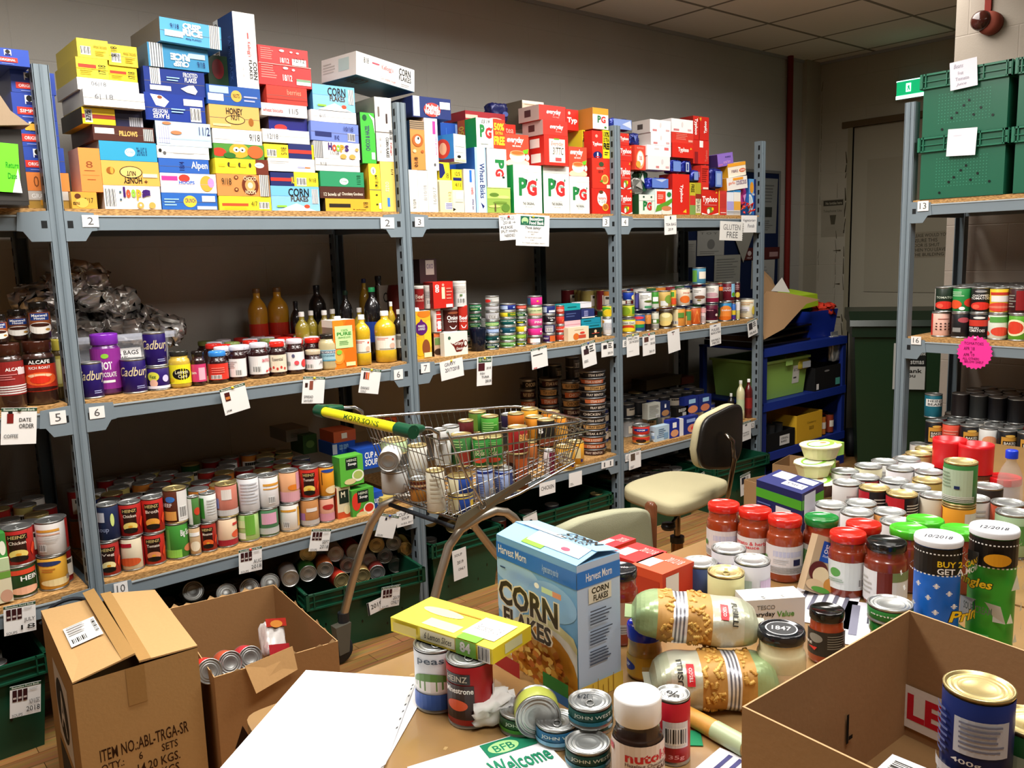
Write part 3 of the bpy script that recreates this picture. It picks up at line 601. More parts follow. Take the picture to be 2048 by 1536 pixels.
(F2,(412,712,730,806),'d8d2d0',[Tx('wheat biscuits',.03,.3,.46,.6,'c85a5a'),Tx('11/5',.6,.25,.8,.7,'E',bold=0)],'white wheat biscuits carton with red lettering',{}),
(F2,(456,592,730,714),'c0382a',[Tx('berries',.5,.55,.85,.85,'e88a70'),Rc(0,.25,1,.27,'8a2018')],'plain darker red cereal box below the two bright red ones',{}),
(F2,(405,445,758,596),'d83434',[Ln(.04,.3,.34,.95,6,'ec8a80'),Tx('18/12',.44,.25,.62,.55,'w',bold=.02),Rc(.7,.12,.98,.4,'f0f0ec'),Rc(.7,.28,.98,.4,'7aa080'),Rc(0,.97,1,1,'f0b0a8'),El(.5,.85,.05,.06,'w'),El(.65,.8,.03,.05,'w')],'bright red berry cereal box with a green sticker, lower of two',{}),
(F2,(400,326,735,450),'dc3838',[Ln(.04,.2,.3,.9,6,'ec8a80'),Tx('18/12',.42,.1,.6,.4,'w',bold=.02),Rc(.66,.02,.95,.4,'f4f2ee'),Tx('12/12',.7,.22,.92,.48,bold=0),El(.46,.8,.05,.07,'w'),El(.65,.78,.03,.05,'w'),El(.78,.76,.03,.05,'w')],'bright red berry cereal box with a white sticker, upper of two',dict(top='e86a60')),
 # --- column e
(F2,(857,1357,1162,1444),'d8a430',[Rc(.08,.3,.55,.6,'2a2018'),Tx('9 wheat',.6,.1,.9,.2,'k'),Tx('6/18',.84,.3,.95,.75,'k',90,0)],'mustard yellow carton with a black text panel on the shelf board',dict(side='3a2a1c')),
(F2,(820,1276,1122,1357),'4a281c',[Tx('12 bowls of',.08,.2,.45,.5,'e8dcc8',bold=.01),Tx('Chocolatey Goodness',.48,.2,.96,.55,'e8dcc8',bold=.01)],'dark brown carton lettered with bowls of chocolate cereal',{}),
(F2,(822,1172,1118,1278),'2a8a5c',[El(.53,.35,.1,.22,'e0f0e8'),Tx('Crisp',.46,.26,.6,.44,'2a8a5c'),Tx('11/18',.83,.2,.92,.8,'G',90,0)],'green cereal box with a small white crest',{}),
(F2,(790,1085,1090,1172),'e4e2de',[Tx('9/18',.1,.4,.24,.7,'E',bold=0)]+flp,'white carton sandwiched between the green box and the hoops box',{}),
(F2,(780,970,1090,1087),'e0dcd8',[Rc(0,0,.2,1,'c8c6c4'),[Rc(.02+i*.035,0,.035+i*.035,1,'E')for i in range(5)],hoops(),El(.62,.15,.07,.15,'d89a48'),El(.82,.15,.07,.15,'d89a48'),El(.93,.6,.04,.1,'d89a48'),Tx('11/18',.34,.22,.52,.42,bold=0)],'white box of hoops with purple, red and green letters',{}),
(F2,(757,838,1080,970),'6a7ec4',[Rc(.08,.22,.42,.48,'1c2660'),Tx('18 42',.48,.1,.58,.35,'B'),Bar(.76,.08,.92,.5,0,'k','d8d8e0'),Tx('10/18',.68,.6,.88,.85,'B',bold=0)],'periwinkle blue carton with a dark address panel',dict(tilt=.02)),
(F2,(760,758,1065,840),'e6e4e4',[Tx('6/11',.18,.35,.3,.7,'E',bold=0),Rc(.0,.45,1,.47,'b8b4b0')],'thin white carton lying on the periwinkle blue one',{}),
(F2,(760,585,1055,760),'80b6dc',cfl(),'sky blue corn flakes box beneath the tilted white corn flakes carton',dict(side='2f6a98')),
 # --- column f
(F2,(1137,1118,1234,1445),'ecd230',[El(.4,.85,.22,.08,'w'),Tx('Explorers',.26,.79,.54,.9,'B',270),[El(.6,.15+i*.2,.1,.02,'4a4218')for i in range(4)],Tx('17/18 19',.5,.5,.8,.72,'k',90,0),Rc(.75,.06,.95,.18,'w')],'slim yellow cereal box standing upright with a vertical name badge',dict(side='c89a28')),
(F2,(1236,1105,1368,1445),'e8c464',[Rc(.4,.1,.58,.28,'3a7ac8'),Tx('oats',.3,.4,.6,.6,'f6e4b0',270),Tx('1/1',.75,.75,.9,.85,'k',90,0)],'pale gold cereal box standing upright next to the second post',dict(side='b89440')),
(F2,(1100,770,1196,1107),'3fae38',[Tx('CHOCO & HAZEL',.3,.25,.6,.75,'P',90),Rc(.68,.08,.92,.22,'w'),El(.3,.9,.15,.06,'G'),Pg('w',(.6,.98),(.98,.9),(.98,.6),(.86,.85))],'bright green cereal box standing upright on the yellow ones',dict(side='2a3028',D=.2)),
(F2,(1200,668,1343,1103),'e6e4de',[Tx('CORN FLAKES',.56,.06,.74,.38,'k',270,.03),Tx('Kellogg\'s',.8,.1,.92,.3,'r',270),Ln(.2,.1,.3,.4,3,'b0aca4'),Rc(.16,.7,.26,.85,'6a6058'),Rc(.62,.6,.72,.75,'3a2a28'),Tx('8/18',.78,.35,.95,.5,'E',90,0)],'tall white corn flakes carton standing upright beside the second post',dict(side='8a867c',D=.2)),
]
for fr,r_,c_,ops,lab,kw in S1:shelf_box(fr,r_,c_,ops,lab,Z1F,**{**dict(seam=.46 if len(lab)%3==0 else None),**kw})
# the upright corn flakes carton on top and the slanting one
shelf_box(F1,(1572,88,1762,615),'f2f1ee',[Tx('CORN',.78,.12,.96,.36,'k',270,.03),Tx('FLAKES',.6,.12,.74,.38,'k',270,.02),Tx('Kellogg\'s',.55,.42,.74,.62,'d05050',270),Rc(.6,.66,.66,.74,'d05050'),Ln(.3,.12,.36,.3,2,'c0b8b8'),Tx('The original & best',.1,.45,.2,.65,'e0a8a8',270)],
'white corn flakes carton standing on end, tallest thing on the top shelf',Z1F,side='1c3a6c',D=.17,yf=2.93,
sops=[Rc(.0,0,.25,1,'d8d4d0'),Tx('CORN FLAKES',.02,.5,.2,.95,'k',270,.03),Tx('FAMILY PACK',.7,.1,.85,.7,'3a5a9a',270)])
r_=(1075,395,1465,620);X0,X1,Z0,Z1=spot(F2,r_,2.90)
mb=carton_mesh(.305,.2,.085,'f0efeb',[Tx('CORN',.72,.55,.93,.88,'k',bold=.03),Tx('FLAKES',.72,.32,.94,.54,'k',bold=.015),Tx('Kellogg\'s',.42,.5,.62,.78,'d86a6a'),Rc(.26,.68,.38,.75,'c84a5a'),Tx('8/18',.12,.6,.2,.85,'k',bold=0),Tx('Our original recipe',.4,.06,.66,.24,'e08a8a'),Ln(.75,.06,.97,.22,2,'c8c0bc')],
'dedbd4',[Rc(.5,.3,.8,.85,'b8ccc8'),Ln(.05,.3,.4,.8,4,'c0bcb4')]);mb.box(-.1525,.1525,-.0985,.0985,-.002,-.0005,'2a5a6c')
mb.face((-.1525,.1,-.0022),(.305,0,0),(0,-.2,0),[Tx('CORN',.02,.5,.3,.9,'k',180,.03)],'card')
o=link('cereal_box',mb.mesh('cereal_box'),None,((X0+X1)/2-.01,3.02,(Z0+Z1)/2-.03),(-.02,.085,.2));tag(o,'white corn flakes carton perched at a slant across the column by the second post','cereal box')
# dark display box with the green notice, at the photo's edge
o=shelf_box(F1,(-120,880,172,1400),'2c2a28',[Rc(.02,.05,.98,.97,'35322f')],'tall charcoal display box at the end of the top shelf',Z1F,yf=2.78,D=.14,name='display_box',cat='box',fix=False);o.location.z=Z1F+.001
X0,X1,Z0,Z1=spot(F1,(-60,1000,125,1335),2.772)
mb=MB();mb.box(-(X1-X0)/2,(X1-X0)/2,-.0006,.0006,0,Z1-Z0,'6ae030','paper');mb.prism([((X1-X0)/2-.02,-.0008,0),((X1-X0)/2+.004,-.0008,0),((X1-X0)/2-.004,-.0008,(Z1-Z0)*.5)],(0,.0004,0),'w','paper')
mb.face((-(X1-X0)/2,-.0008,0),(X1-X0,0,0),(0,0,Z1-Z0),[Tx('Return',.5,.5,.98,.62,'2a8a20'),Tx('Date',.56,.28,.9,.4,'2a8a20')],'paper')
o=link('notice_sheet',mb.mesh(),None,((X0+X1)/2,2.772,Z0+.01),(0,.05,0));tag(o,'bright green paper notice taped on the charcoal display box','notice')
mb=MB();mb.prism([(-.16,0,.0),(.075,0,.02),(.03,0,.055),(-.005,0,.12),(-.16,0,.22)],(0,.1,0),'9a866e','cardboard')
p=at(20,262,y=2.74);o=link('cardboard_scrap',mb.mesh(),None,(p.x-.02,2.755,Z1F+.315));tag(o,'torn grey-brown cardboard piece lying over the charcoal display box','cardboard')
o.location.z=at(20,262,y=2.755).z
# ---- tea boxes, bays three and four
def pg(x0=.18,x1=.85,y0=.36,y1=.74,extra=True):
 w_=x1-x0;h=y1-y0
 o=[Tx('P',x0,y0,x0+w_*.42,y1,'1f7a3c',bold=.05),Tx('G',x0+w_*.42,y0,x0+w_*.95,y0+h*.88,'c82a2a',bold=.05),Tx('tips',x0+w_*.62,y0+h*.45,x0+w_*.9,y0+h*.62,'3a7a5a'),Pg('1f6a3c',(x1-.1*w_,y1-.18*h),(x1,y1-.12*h),(x1-.05*w_,y1+.02*h)),Pg('2a3a2c',(x0+w_*.36,y0+h*.95),(x0+w_*.46,y0+h*.85),(x0+w_*.4,y0+h*.55))]
 if extra:o+=[Tx('THE ORIGINAL',.3,.17,.72,.23,'5a5a56'),Rc(.3,.25,.7,.255,'8a8a86'),Tx('240 tea bags',.38,.12,.64,.145,'8a8a86'),Rc(0,.86,1,.866,'c0beb6'),Tx('tips',.42,.9,.56,.93,'b0b0a8')]
 return o
typ=lambda y0=.45,y1=.75:[Tx('Typhoo',.04,y0,.94,y1,'w',bold=.03),Pg('e8c030',(.82,.88),(.94,.88),(.9,.96)),Rc(.12,y0-.06,.9,y0-.045,'e8a8a0')]
typl=lambda:typ()+[El(.5,.2,.2,.12,'7a8a30'),El(.4,.14,.08,.1,'w'),El(.65,.24,.06,.06,'y'),Pg('w',(0,.08),(.4,.0),(.0,.02)),Pg('w',(1,.08),(.6,0),(1,.02))]
evd=lambda:[Tx('everyday',.28,.35,.82,.75,'w',bold=.02,sh=.2),Tx('tea bags',.5,.2,.75,.3,'f0a8a0')]
evc=lambda:[Tx('everyday',.08,.68,.78,.92,'w',bold=.03,sh=.2),Tx('RED BLEND',.3,.6,.66,.65,'w'),El(.5,.08,.5,.14,'f0c8a8'),El(.5,.3,.34,.18,'f4ece4'),El(.5,.4,.32,.09,'e0a070'),El(.5,.41,.26,.06,'c86a30'),Pg('6ac02a',(.72,.5),(.98,.56),(.92,.4),(.78,.4)),El(.92,.28,.08,.1,'f4ece4')]
nam=lambda:[El(.55,.6,.26,.3,'f4f0e8'),El(.5,.85,.12,.07,'5a3a20'),Tx('Nambarrie',.34,.56,.76,.68,'c8301c'),Tx('4 12/18',.36,.42,.72,.54,bold=0),El(.72,.26,.17,.15,'e0a030'),El(.72,.27,.13,.1,'a85a20')]
x100=lambda:[Tx('100%',.08,.76,.92,.96,'k',bold=.03),Tx('EXTRA',.08,.58,.92,.74,'k',bold=.03),Tx('FREE',.06,.32,.94,.55,'k',bold=.05),Ln(.2,.1,.8,.25,2,'k')]
blk=lambda:[Rc(.12,.15,.88,.8,'9ab4e8'),Pg('d4def4',(.2,.75),(.5,.6),(.85,.78)),Rc(.3,.3,.7,.34,'3a4a90')]
S2=[
(F3,(82,812,163,1200),'e4e0d2',[Tx('9/10/9',.4,.08,.75,.3,'E',90,0)],'slim white carton standing first beside the second post',{}),
(F3,(165,818,252,1200),'e2ded2',[Tx('8/10/18',.55,.28,.9,.65,'e',90,0)],'slim white carton standing second from the second post',{}),
(F3,(254,818,340,1200),'dedacc',[Tx('16/8/17',.5,.2,.85,.6,'e',90,0)],'slim white carton standing third from the second post',{}),
(F3,(346,905,475,1197),'e4d8a0',[Rc(.0,.02,.1,.95,'8a8468'),Rc(.45,.08,.95,.3,'w'),[Rc(.5,.1+i*.05,.95,.125+i*.05,'6a68a0')for i in range(4)],Tx('11/12',.7,.35,.9,.65,'a89a60',90,0)],'cream yellow carton upright between white and yellow cartons',{}),
(F3,(355,745,450,903),'e8d42c',[Pg('B',(0,.95),(.4,.9),(.55,.4),(.2,.1),(0,.1)),Tx('18',.62,.1,.85,.4,bold=0)],'small yellow and navy box on top of the cream carton',{}),
(F3,(478,995,580,1197),'cfcdb8',[Rc(.3,.6,.9,.9,'d8d4dc'),Pg('k',(0,.05),(0,.2),(.25,.14)),Rc(.2,.45,.9,.47,'a8a690')],'pale grey-green carton under the yellow wheat biscuit box',{}),
(F3,(460,808,560,992),'e4cc28',[Rc(.1,.45,.95,.6,'B'),Tx('4/11',.3,.15,.85,.35,bold=0),Tx('12/5',.3,.7,.8,.88,bold=0)],'small yellow wheat biscuit box with navy band among the upright cartons',{}),
(F3,(582,806,680,1203),'e8e6e2',[Rc(.5,.7,.72,.98,'2a6ab8'),Tx('oats',.62,.42,.85,.58,'r',270),Tx('wheat bisc',.68,.06,.88,.32,'5a5a8a',270)],'tall white carton with a blue stripe and red lettering',{}),
(F3,(683,610,780,1205),'9cc6ec',[Rc(.2,0,.9,1,'c8e0f4'),Tx('Wheat Bisks',.38,.22,.85,.76,'B',270,.02),Pg('B',(.4,.16),(.75,.1),(.6,.06))],'tall pale blue wheat bisks carton standing upright',dict(side='2a5aa0')),
(F3,(788,970,998,1210),'8aa84a',[Rc(0,.55,1,1,'a8c060'),El(.3,.7,.2,.08,'5a7a2c'),El(.7,.62,.25,.06,'c8d478'),El(.55,.4,.3,.05,'6a8a34'),El(.3,.25,.25,.05,'c0cc70'),El(.78,.2,.18,.16,'5a8030'),Rc(.3,.05,.36,.35,'5a4a30'),Rc(0,.97,1,1,'d0d8a0')],'carton printed with a green field landscape',dict(name='tea_box',cat='tea box')),
(F3,(790,622,963,968),'e6e6e0',[Tx('P',.4,.48,.88,.72,'1f7a3c',270,.05),Tx('G',.4,.28,.85,.48,'c82a2a',270,.05),El(.82,.26,.07,.03,'2a3a2c')],'white tea box laid on its end with the letters sideways',dict(name='tea_box',cat='tea box')),
(F3,(95,368,224,803),'d08844',[Rc(.0,.82,1,1,'9a8468'),[Rc(0,.84+i*.04,1,.855+i*.04,'5a4a3a')for i in range(4)],El(.5,.6,.38,.13,'a85a24'),El(.5,.61,.2,.08,'f0e0c8'),El(.54,.64,.06,.03,'k'),El(.25,.38,.12,.035,'f0c890'),El(.8,.38,.1,.03,'a85a24'),Tx('01/8',.2,.06,.45,.26,'k',90,.01)],'orange cereal box standing upright with a white monkey face motif',dict(side='1c4a78')),
(F3,(226,348,355,812),'eae8ea',[Rc(.62,.7,.84,.95,'m'),Tx('oat granola',.78,.3,.94,.66,'c06aa0',270),Tx('8',.62,.08,.78,.14)],'white carton standing upright with a magenta tab',{}),
(F3,(112,158,458,335),'1c2c64',[Rc(.02,.05,.18,1,'d4d8dc'),[Rc(.04+i*.035,.05,.05+i*.035,1,'a0a4b0')for i in range(4)],El(.5,.4,.22,.34,'c83a34'),Tx('Malted',.34,.42,.66,.66,'w',bold=.03),Tx('WHEATIES',.3,.18,.7,.42,'w',bold=.04),Rc(.7,.48,.97,.82,'w'),Tx('2',.58,.1,.62,.22,'w')],'navy malted wheat cereal box lying on the upright cartons by the second post',dict(D=.22)),
(F3,(372,395,638,800),'1c4ca4',[Rc(.56,.55,.72,.98,'8aa8dc'),Rc(.2,.1,.22,.9,'3a6ac0')],'large royal blue box standing behind the small boy-face box',dict(yf=3.06,D=.1)),
(F3,(452,490,590,742),'d8dcd0',[Rc(.1,.55,.9,.57,'e'),Rc(.1,.35,.9,.36,'e'),Rc(.48,.1,.49,.9,'e'),El(.4,.2,.15,.05,'k'),Rc(.05,.05,.95,.12,'e8e0a0')],'small cream box with red and blue side, set askew before the royal blue box',dict(side='2a7ac0',sops=[El(.4,.5,.4,.35,'c83a30'),El(.42,.5,.2,.22,'e8b090'),Rc(0,0,1,.12,'5a2040')],yf=2.905,D=.1,yaw=.25,fix=False)),
(F3,(1028,770,1281,1212),'e8ebe4',pg(),'big white tea box with green flank, first of the row of three',dict(name='tea_box',cat='tea box',side='1f9a4c',D=.12)),
(F3,(1297,780,1530,1214),'e6e9e2',pg(),'big white tea box, middle one of the row of three',dict(name='tea_box',cat='tea box',side='187038',D=.12)),
(F3,(1536,872,1711,1216),'e6e9e2',pg(.15,.9,.36,.72),'smaller white tea box beside the two big white ones',dict(name='tea_box',cat='tea box',D=.1)),
(F3,(1735,980,1915,1215),'c4281c',nam(),'red tea box with a white oval, on the board beside the third post',dict(name='tea_box',cat='tea box',side='9a1c14')),
(F3,(1736,708,1920,967),'cc3020',[El(.52,.8,.14,.08,'3a4a2c'),Ln(.25,.62,.8,.7,2,'f0a090'),Tx('10/19',.35,.5,.6,.6,bold=0),El(.7,.3,.2,.16,'e8c060'),El(.7,.31,.15,.11,'c07030'),Pg('5a9a2c',(.4,.22),(.55,.3),(.6,.2)),Rc(.8,0,1,.12,'e8d8c8')],'red tea box with a tea cup, second up beside the third post',dict(name='tea_box',cat='tea box',side='a02018')),
(F3,(1648,455,1734,610),'e0cc2c',[Rc(0,0,1,.4,'8a7a30'),x100()],'narrow yellow and black extra-free pack under an orange tea box',dict(name='tea_box',cat='tea box',yf=2.98,D=.1)),
(F3,(1736,458,1832,705),'c8281c',[Tx('Typhoo',.04,.42,.94,.58,'w',bold=.03),El(.5,.1,.42,.14,'B'),Rc(.44,0,.56,.2,'w'),Rc(.3,.02,.7,.06,'r'),El(.4,.8,.12,.06,'e8a090')],'narrow red tea box with a union flag motif',dict(name='tea_box',cat='tea box')),
(F3,(1834,458,1922,703),'f0e020',x100(),'narrow bright yellow extra-free pack touching the third post',dict(name='tea_box',cat='tea box')),
(F3,(1742,255,1882,452),'f0ede4',[Rc(0,.7,1,1,'e0982c'),Tx('P',.3,.3,.52,.64,'1f6a3c',bold=.04),Tx('G',.52,.3,.82,.62,'c82a2a',bold=.04),El(.8,.1,.08,.05,'3a7a2c')],'orange-topped white tea box on top beside the third post',dict(name='tea_box',cat='tea box',side='b87830',top='e0982c')),
(F3,(1500,268,1612,455),'d02a20',[Tx('Typ',.1,.3,.9,.62,'w',bold=.04),El(.26,.82,.1,.08,'f0c0b0')],'red tea box partly hidden beside the pair of everyday tea boxes',dict(name='tea_box',cat='tea box',yf=3.0,D=.1,fix=False)),
(F3,(1522,605,1688,866),'d84a30',evc(),'red everyday tea box with cup picture standing on the smaller white tea box',dict(name='tea_box',cat='tea box',D=.1)),
(F3,(1304,502,1520,778),'d42c20',[Rc(.2,.1,.86,.88,'ece2d0'),Tx('Everyday',.28,.62,.8,.8,'d8605a',sh=.2),Tx('3/TTC',.34,.36,.8,.6,bold=0,sh=.2),Rc(.45,.14,.7,.26,'d05050'),Rc(.4,.86,.62,.9,'5aa02a')],'red everyday tea box with a cream panel over the middle white tea box',dict(name='tea_box',cat='tea box',side='b82018',sops=[Rc(.25,.1,.8,.4,'e8d8d0'),Rc(.2,.6,.75,.9,'e0d0c8')],yf=2.90,D=.12)),
(F3,(1292,368,1514,505),'d23228',evd(),'red everyday tea box lying flat, lower of the pair',dict(name='tea_box',cat='tea box',side='b49a94',sops=[Rc(.3,.3,.6,.75,'4a2a2a')],yf=2.90,D=.14)),
(F3,(1256,232,1495,370),'d43830',evd(),'red everyday tea box lying flat, upper of the pair',dict(name='tea_box',cat='tea box',side='b09a92',sops=[Rc(.3,.3,.6,.75,'4a2a2a')],yf=2.91,D=.14)),
(F3,(952,492,1164,768),'d84a34',evc(),'red everyday tea box with cup picture between big white tea boxes',dict(name='tea_box',cat='tea box',yf=2.97,D=.1)),
(F3,(945,402,1044,480),'c83428',[Tx('tea',.1,.3,.8,.7,'f0a898')],'small red tea box showing behind the cup-picture box',dict(name='tea_box',cat='tea box',yf=3.05,D=.1)),
(F3,(690,350,948,600),'e4e8e0',[Rc(.58,0,1,1,'c43a20'),Tx('50%',.61,.62,.97,.88,'e8c02c',bold=.04),Tx('EXTRA',.66,.48,.92,.58,'e8c02c'),Tx('FREE',.6,.12,.98,.42,'e8c02c',bold=.05),Tx('P',.12,.35,.28,.78,'1f7a3c',bold=.05),Tx('G',.3,.32,.52,.7,'c82a2a',bold=.05),Tx('03/19',.18,.82,.46,.95,bold=0,sh=.2),Pg('2a6a3c',(.5,.66),(.56,.72),(.54,.6)),Rc(.14,.12,.4,.24,'c0ccc0')],'white tea box with a red fifty percent extra panel',dict(name='tea_box',cat='tea box',side='1f8a44',sops=[Rc(.0,0,.4,1,'c85a2c'),Tx('50',.05,.5,.35,.8,'e8c02c',90,.03)],D=.13)),
(F3,(590,292,948,352),'8a2028',[El(.75,.2,.2,.3,'c8a8a0'),El(.75,.2,.15,.2,'6a181c'),Rc(.0,.2,.3,.6,'c8a090')],'dark red box lying behind the white and red tea box',dict(name='tea_box',cat='tea box',yf=3.0,D=.16)),
(F3,(1107,192,1300,450),'cfc4ac',[Rc(0,.9,1,1,'e8e2d0'),Rc(.1,.86,.9,.875,'8a7a5a')],'tall cream box standing behind the everyday tea boxes',dict(name='tea_box',cat='tea box',side='5a5244',yf=3.05,D=.12)),
 # bay four
(F4,(183,898,290,1128),'c8281c',typl(),'red tea box with oak leaf motif, on the board just past the third post',dict(name='tea_box',cat='tea box')),
(F4,(181,642,278,888),'cc2c20',typl(),'red tea box with oak leaf motif, second up just past the third post',dict(name='tea_box',cat='tea box')),
(F4,(180,502,288,634),'cc2a20',typ(.4,.8),'red tea box lying flat, third up just past the third post',dict(name='tea_box',cat='tea box')),
(F4,(180,392,262,498),'c82a20',typ(.35,.7),'small red tea box on the stack just past the third post',dict(name='tea_box',cat='tea box',side='8a1c14')),
(F4,(352,945,495,1128),'d8e0d4',[Rc(0,.68,1,.7,'e'),El(.3,.88,.06,.05,'2a4a3a'),El(.78,.88,.05,.05,'2a4a3a')]+pg(.25,.82,.2,.68,False),'small white tea box with dark green flank beside the cup box',dict(name='tea_box',cat='tea box',side='1c4a28',D=.12)),
(F4,(498,898,650,1128),'d8e4e0',[Rc(.1,.42,.62,.92,'d8402c'),Ln(.16,.6,.56,.8,3,'f4c0b0'),El(.82,.8,.13,.1,'2a7a3c'),Pg('5a9a2c',(0,.1),(.1,.35),(.6,.5),(1,.66),(1,.5),(.5,.2)),El(.66,.12,.3,.2,'ecdcd0'),El(.66,.24,.3,.1,'c87a50')],'green tea box picturing a leaf and cup with a red square',dict(name='tea_box',cat='tea box')),
(F4,(655,760,808,1127),'d0281c',[Tx('Typhoo',.42,.3,.62,.74,'w',270,.03),Pg('e8c030',(.6,.06),(.8,.14),(.82,.04))],'red tea box standing tall with its lettering running downwards',dict(name='tea_box',cat='tea box',side='b02018')),
(F4,(812,838,862,1126),'c0b030',[Rc(0,.3,1,.6,'c8302c'),Rc(0,0,1,.3,'7a9a50'),Tx('FREE',.2,.7,.8,.95,'k',270)],'slim yellow, red and green pack standing beside the tall red box',dict(name='tea_box',cat='tea box')),
(F4,(864,838,912,1126),'a8a02c',[Rc(0,.05,1,.5,'d8d0b0'),Tx('TEA BAGS',.2,.1,.8,.5,'k',270),Rc(0,.5,1,.65,'8a2c20')],'slim olive tea bag pack standing second from the tall red box',dict(name='tea_box',cat='tea box')),
(F4,(918,905,1068,1126),'c8281c',typl(),'red tea box with oak leaf motif, farther one near blue coffee packs',dict(name='tea_box',cat='tea box')),
(F4,(1072,910,1144,1126),'c83c34',[Rc(-.0,0,.1,1,'f0c030'),[Rc(.15,.3+i*.06,.9,.305+i*.06,'8a2018')for i in range(10)],Ln(.2,.06,.9,.12,1,'w')],'narrow red box with a yellow edge',dict(name='tea_box',cat='tea box')),
(F4,(1147,905,1208,1127),'e0e4ec',[Rc(0,.92,1,1,'3a8ac8'),Rc(0,.2,1,.55,'a8a0d8'),[Rc(0,.04+i*.05,1,.06+i*.05,'e')for i in range(3)]],'narrow white and lilac box',dict(name='food_box',cat='box')),
(F4,(1210,905,1270,1127),'e8e4dc',[Rc(0,.92,1,1,'3a8ac8'),Rc(0,.2,1,.55,'e0a848'),[Rc(0,.04+i*.05,1,.06+i*.05,'e')for i in range(3)]],'narrow white and amber box',dict(name='food_box',cat='box')),
(F4,(905,680,983,900),'cc3024',[Ln(.1,.3,.9,.9,7,'8a1c14'),Rc(.2,.02,.9,.1,'f0d0c0')],'red tea box standing over the oak leaf box among blue packs',dict(name='tea_box',cat='tea box')),
(F4,(842,455,984,668),'c82a20',[Rc(.4,.7,.62,.98,'e8e4e0'),Rc(.1,0,.3,.5,'8a1c20'),Tx('Typhoo',.75,.1,.95,.6,'e07060',90)],'tall red tea box leaning at the back of the far tea pile',dict(name='tea_box',cat='tea box',fix=False,yf=2.96,D=.09)),
(F4,(842,240,984,452),'c4261c',[Tx('Typhoo',.05,.2,.28,.9,'w',270,.03),Tx('Typhoo',.68,.3,.88,.82,'w',90,.03),Pg('d8a030',(.3,.95),(.52,.95),(.48,.8)),Rc(.36,.0,.4,1,'8a1c14')],'tallest red tea box, lettered both up and down',dict(name='tea_box',cat='tea box',side='8a1c14',fix=False,yf=2.97,D=.09)),
(F4,(432,598,632,722),'e8e2e0',[Rc(.36,.12,.5,.28,'c87a7a'),El(.65,.6,.05,.2,'d0c8c8'),Rc(.8,.15,.95,.3,'d0a8a8')],'white tea box lowest of the white stack in bay four',dict(name='tea_box',cat='tea box',fix=False)),
(F4,(425,502,640,598),'f0ecec',[Rc(.3,.6,.5,.75,'d0c8c8'),Rc(.72,.6,.9,.85,'d86a6a')],'white tea box, third down in the white stack',dict(name='tea_box',cat='tea box',fix=False)),
(F4,(460,388,640,502),'f2eeee',[Rc(.12,.1,.32,.25,'c87a7a'),Rc(.75,.15,.92,.3,'d0a8a8'),El(.5,.6,.04,.2,'d8d0d0')],'white tea box, second down in the white stack',dict(name='tea_box',cat='tea box',side='c4bcb6',fix=False,D=.12)),
(F4,(452,272,640,388),'f4f0f0',[Rc(.12,.1,.32,.25,'c87a7a'),Rc(.75,.15,.92,.3,'d0a8a8'),El(.5,.6,.04,.2,'d8d0d0')],'white tea box, topmost of the white stack',dict(name='tea_box',cat='tea box',side='c8c0ba',sops=[Rc(.3,.3,.6,.7,'4a4240')],fix=False,D=.12)),
(F4,(645,265,840,385),'f0eaea',[Rc(.1,.1,.35,.25,'c87a7a'),Rc(.75,.15,.92,.3,'d0a8a8'),El(.5,.6,.04,.2,'d8d0d0')],'single white tea box on the red tea boxes',dict(name='tea_box',cat='tea box',fix=False,yf=2.95,D=.12)),
(F4,(648,385,845,482),'cc3628',[Ln(.2,.3,.8,.9,4,'e08070'),Rc(.75,.15,.95,.35,'f0a090')],'red tea box just beneath the single white one',dict(name='tea_box',cat='tea box',fix=False,yf=2.95,D=.12)),
(F4,(652,483,842,612),'d0281c',[Tx('Typhoo',.28,.32,.78,.72,'w',bold=.03),Pg('e8c030',(.84,.6),(.94,.62),(.88,.75))],'red tea box with bold white lettering above the blue coffee packs',dict(name='tea_box',cat='tea box',side='9a1c14',fix=False,yf=2.93,D=.12)),
]
for fr,r_,c_,ops,lab,kw in S2:shelf_box(fr,r_,c_,ops,lab,Z1F,**{**dict(D=.09 if fr is F4 else .2),**kw})
# foil and soft packs
def soft(fr,r,c,ops,label,name='coffee_pack',cat='coffee pack',yf=2.94,D=.06,rot=(0,0,0),m='foil_paint',seed=1,rough=.005,crimp=False,group=None):
 X0,X1,Z0,Z1=spot(fr,r,yf);o=link(name,pouch_mesh(X1-X0,D,Z1-Z0,c,ops,m,crimp,seed,rough).mesh(name),None,((X0+X1)/2,yf+D/2,Z0),rot)
 return tag(o,label,cat,group)
soft(F3,(822,200,988,392),'161c50',[El(.75,.45,.15,.12,'4a5a9a')],'dark navy foil coffee pack standing on the tea boxes',yf=3.03,m='foil_paint')
soft(F4,(98,255,288,368),'2a3c9c',[Rc(.1,.1,.95,.9,'8aa4e4'),Pg('d8e2f6',(.5,.5),(.9,.85),(.95,.2))],'shiny blue foil coffee pack balanced on top just past the third post',seed=3)
soft(F4,(265,388,365,502),'1c2878',[Pg('6a80c8',(.3,.8),(.6,.7),(.5,.3))],'blue foil coffee pack wedged beside the small red tea box',seed=4,yf=2.97)
shelf_box(F4,(303,500,415,722),'d0402c',[El(.5,.42,.36,.38,'e8a070'),El(.5,.46,.28,.3,'f4ece0'),Tx('MURROUGHS',.2,.85,.8,.93,'f0a090'),Tx('tea',.4,.4,.65,.6,'e07060'),El(.3,.22,.22,.14,'d8a040')],'orange-red tea box with a white oval, leaning beside the white stack',Z1F,name='tea_box',cat='tea box',fix=False,yf=2.93,D=.08,yaw=.1)
soft(F4,(296,790,400,945),'8a8a84',[Pg('d8d8d0',(.2,.5),(.6,.8),(.8,.3))],'crumpled silver foil pack under the orange-red tea box',seed=6,m='foil')
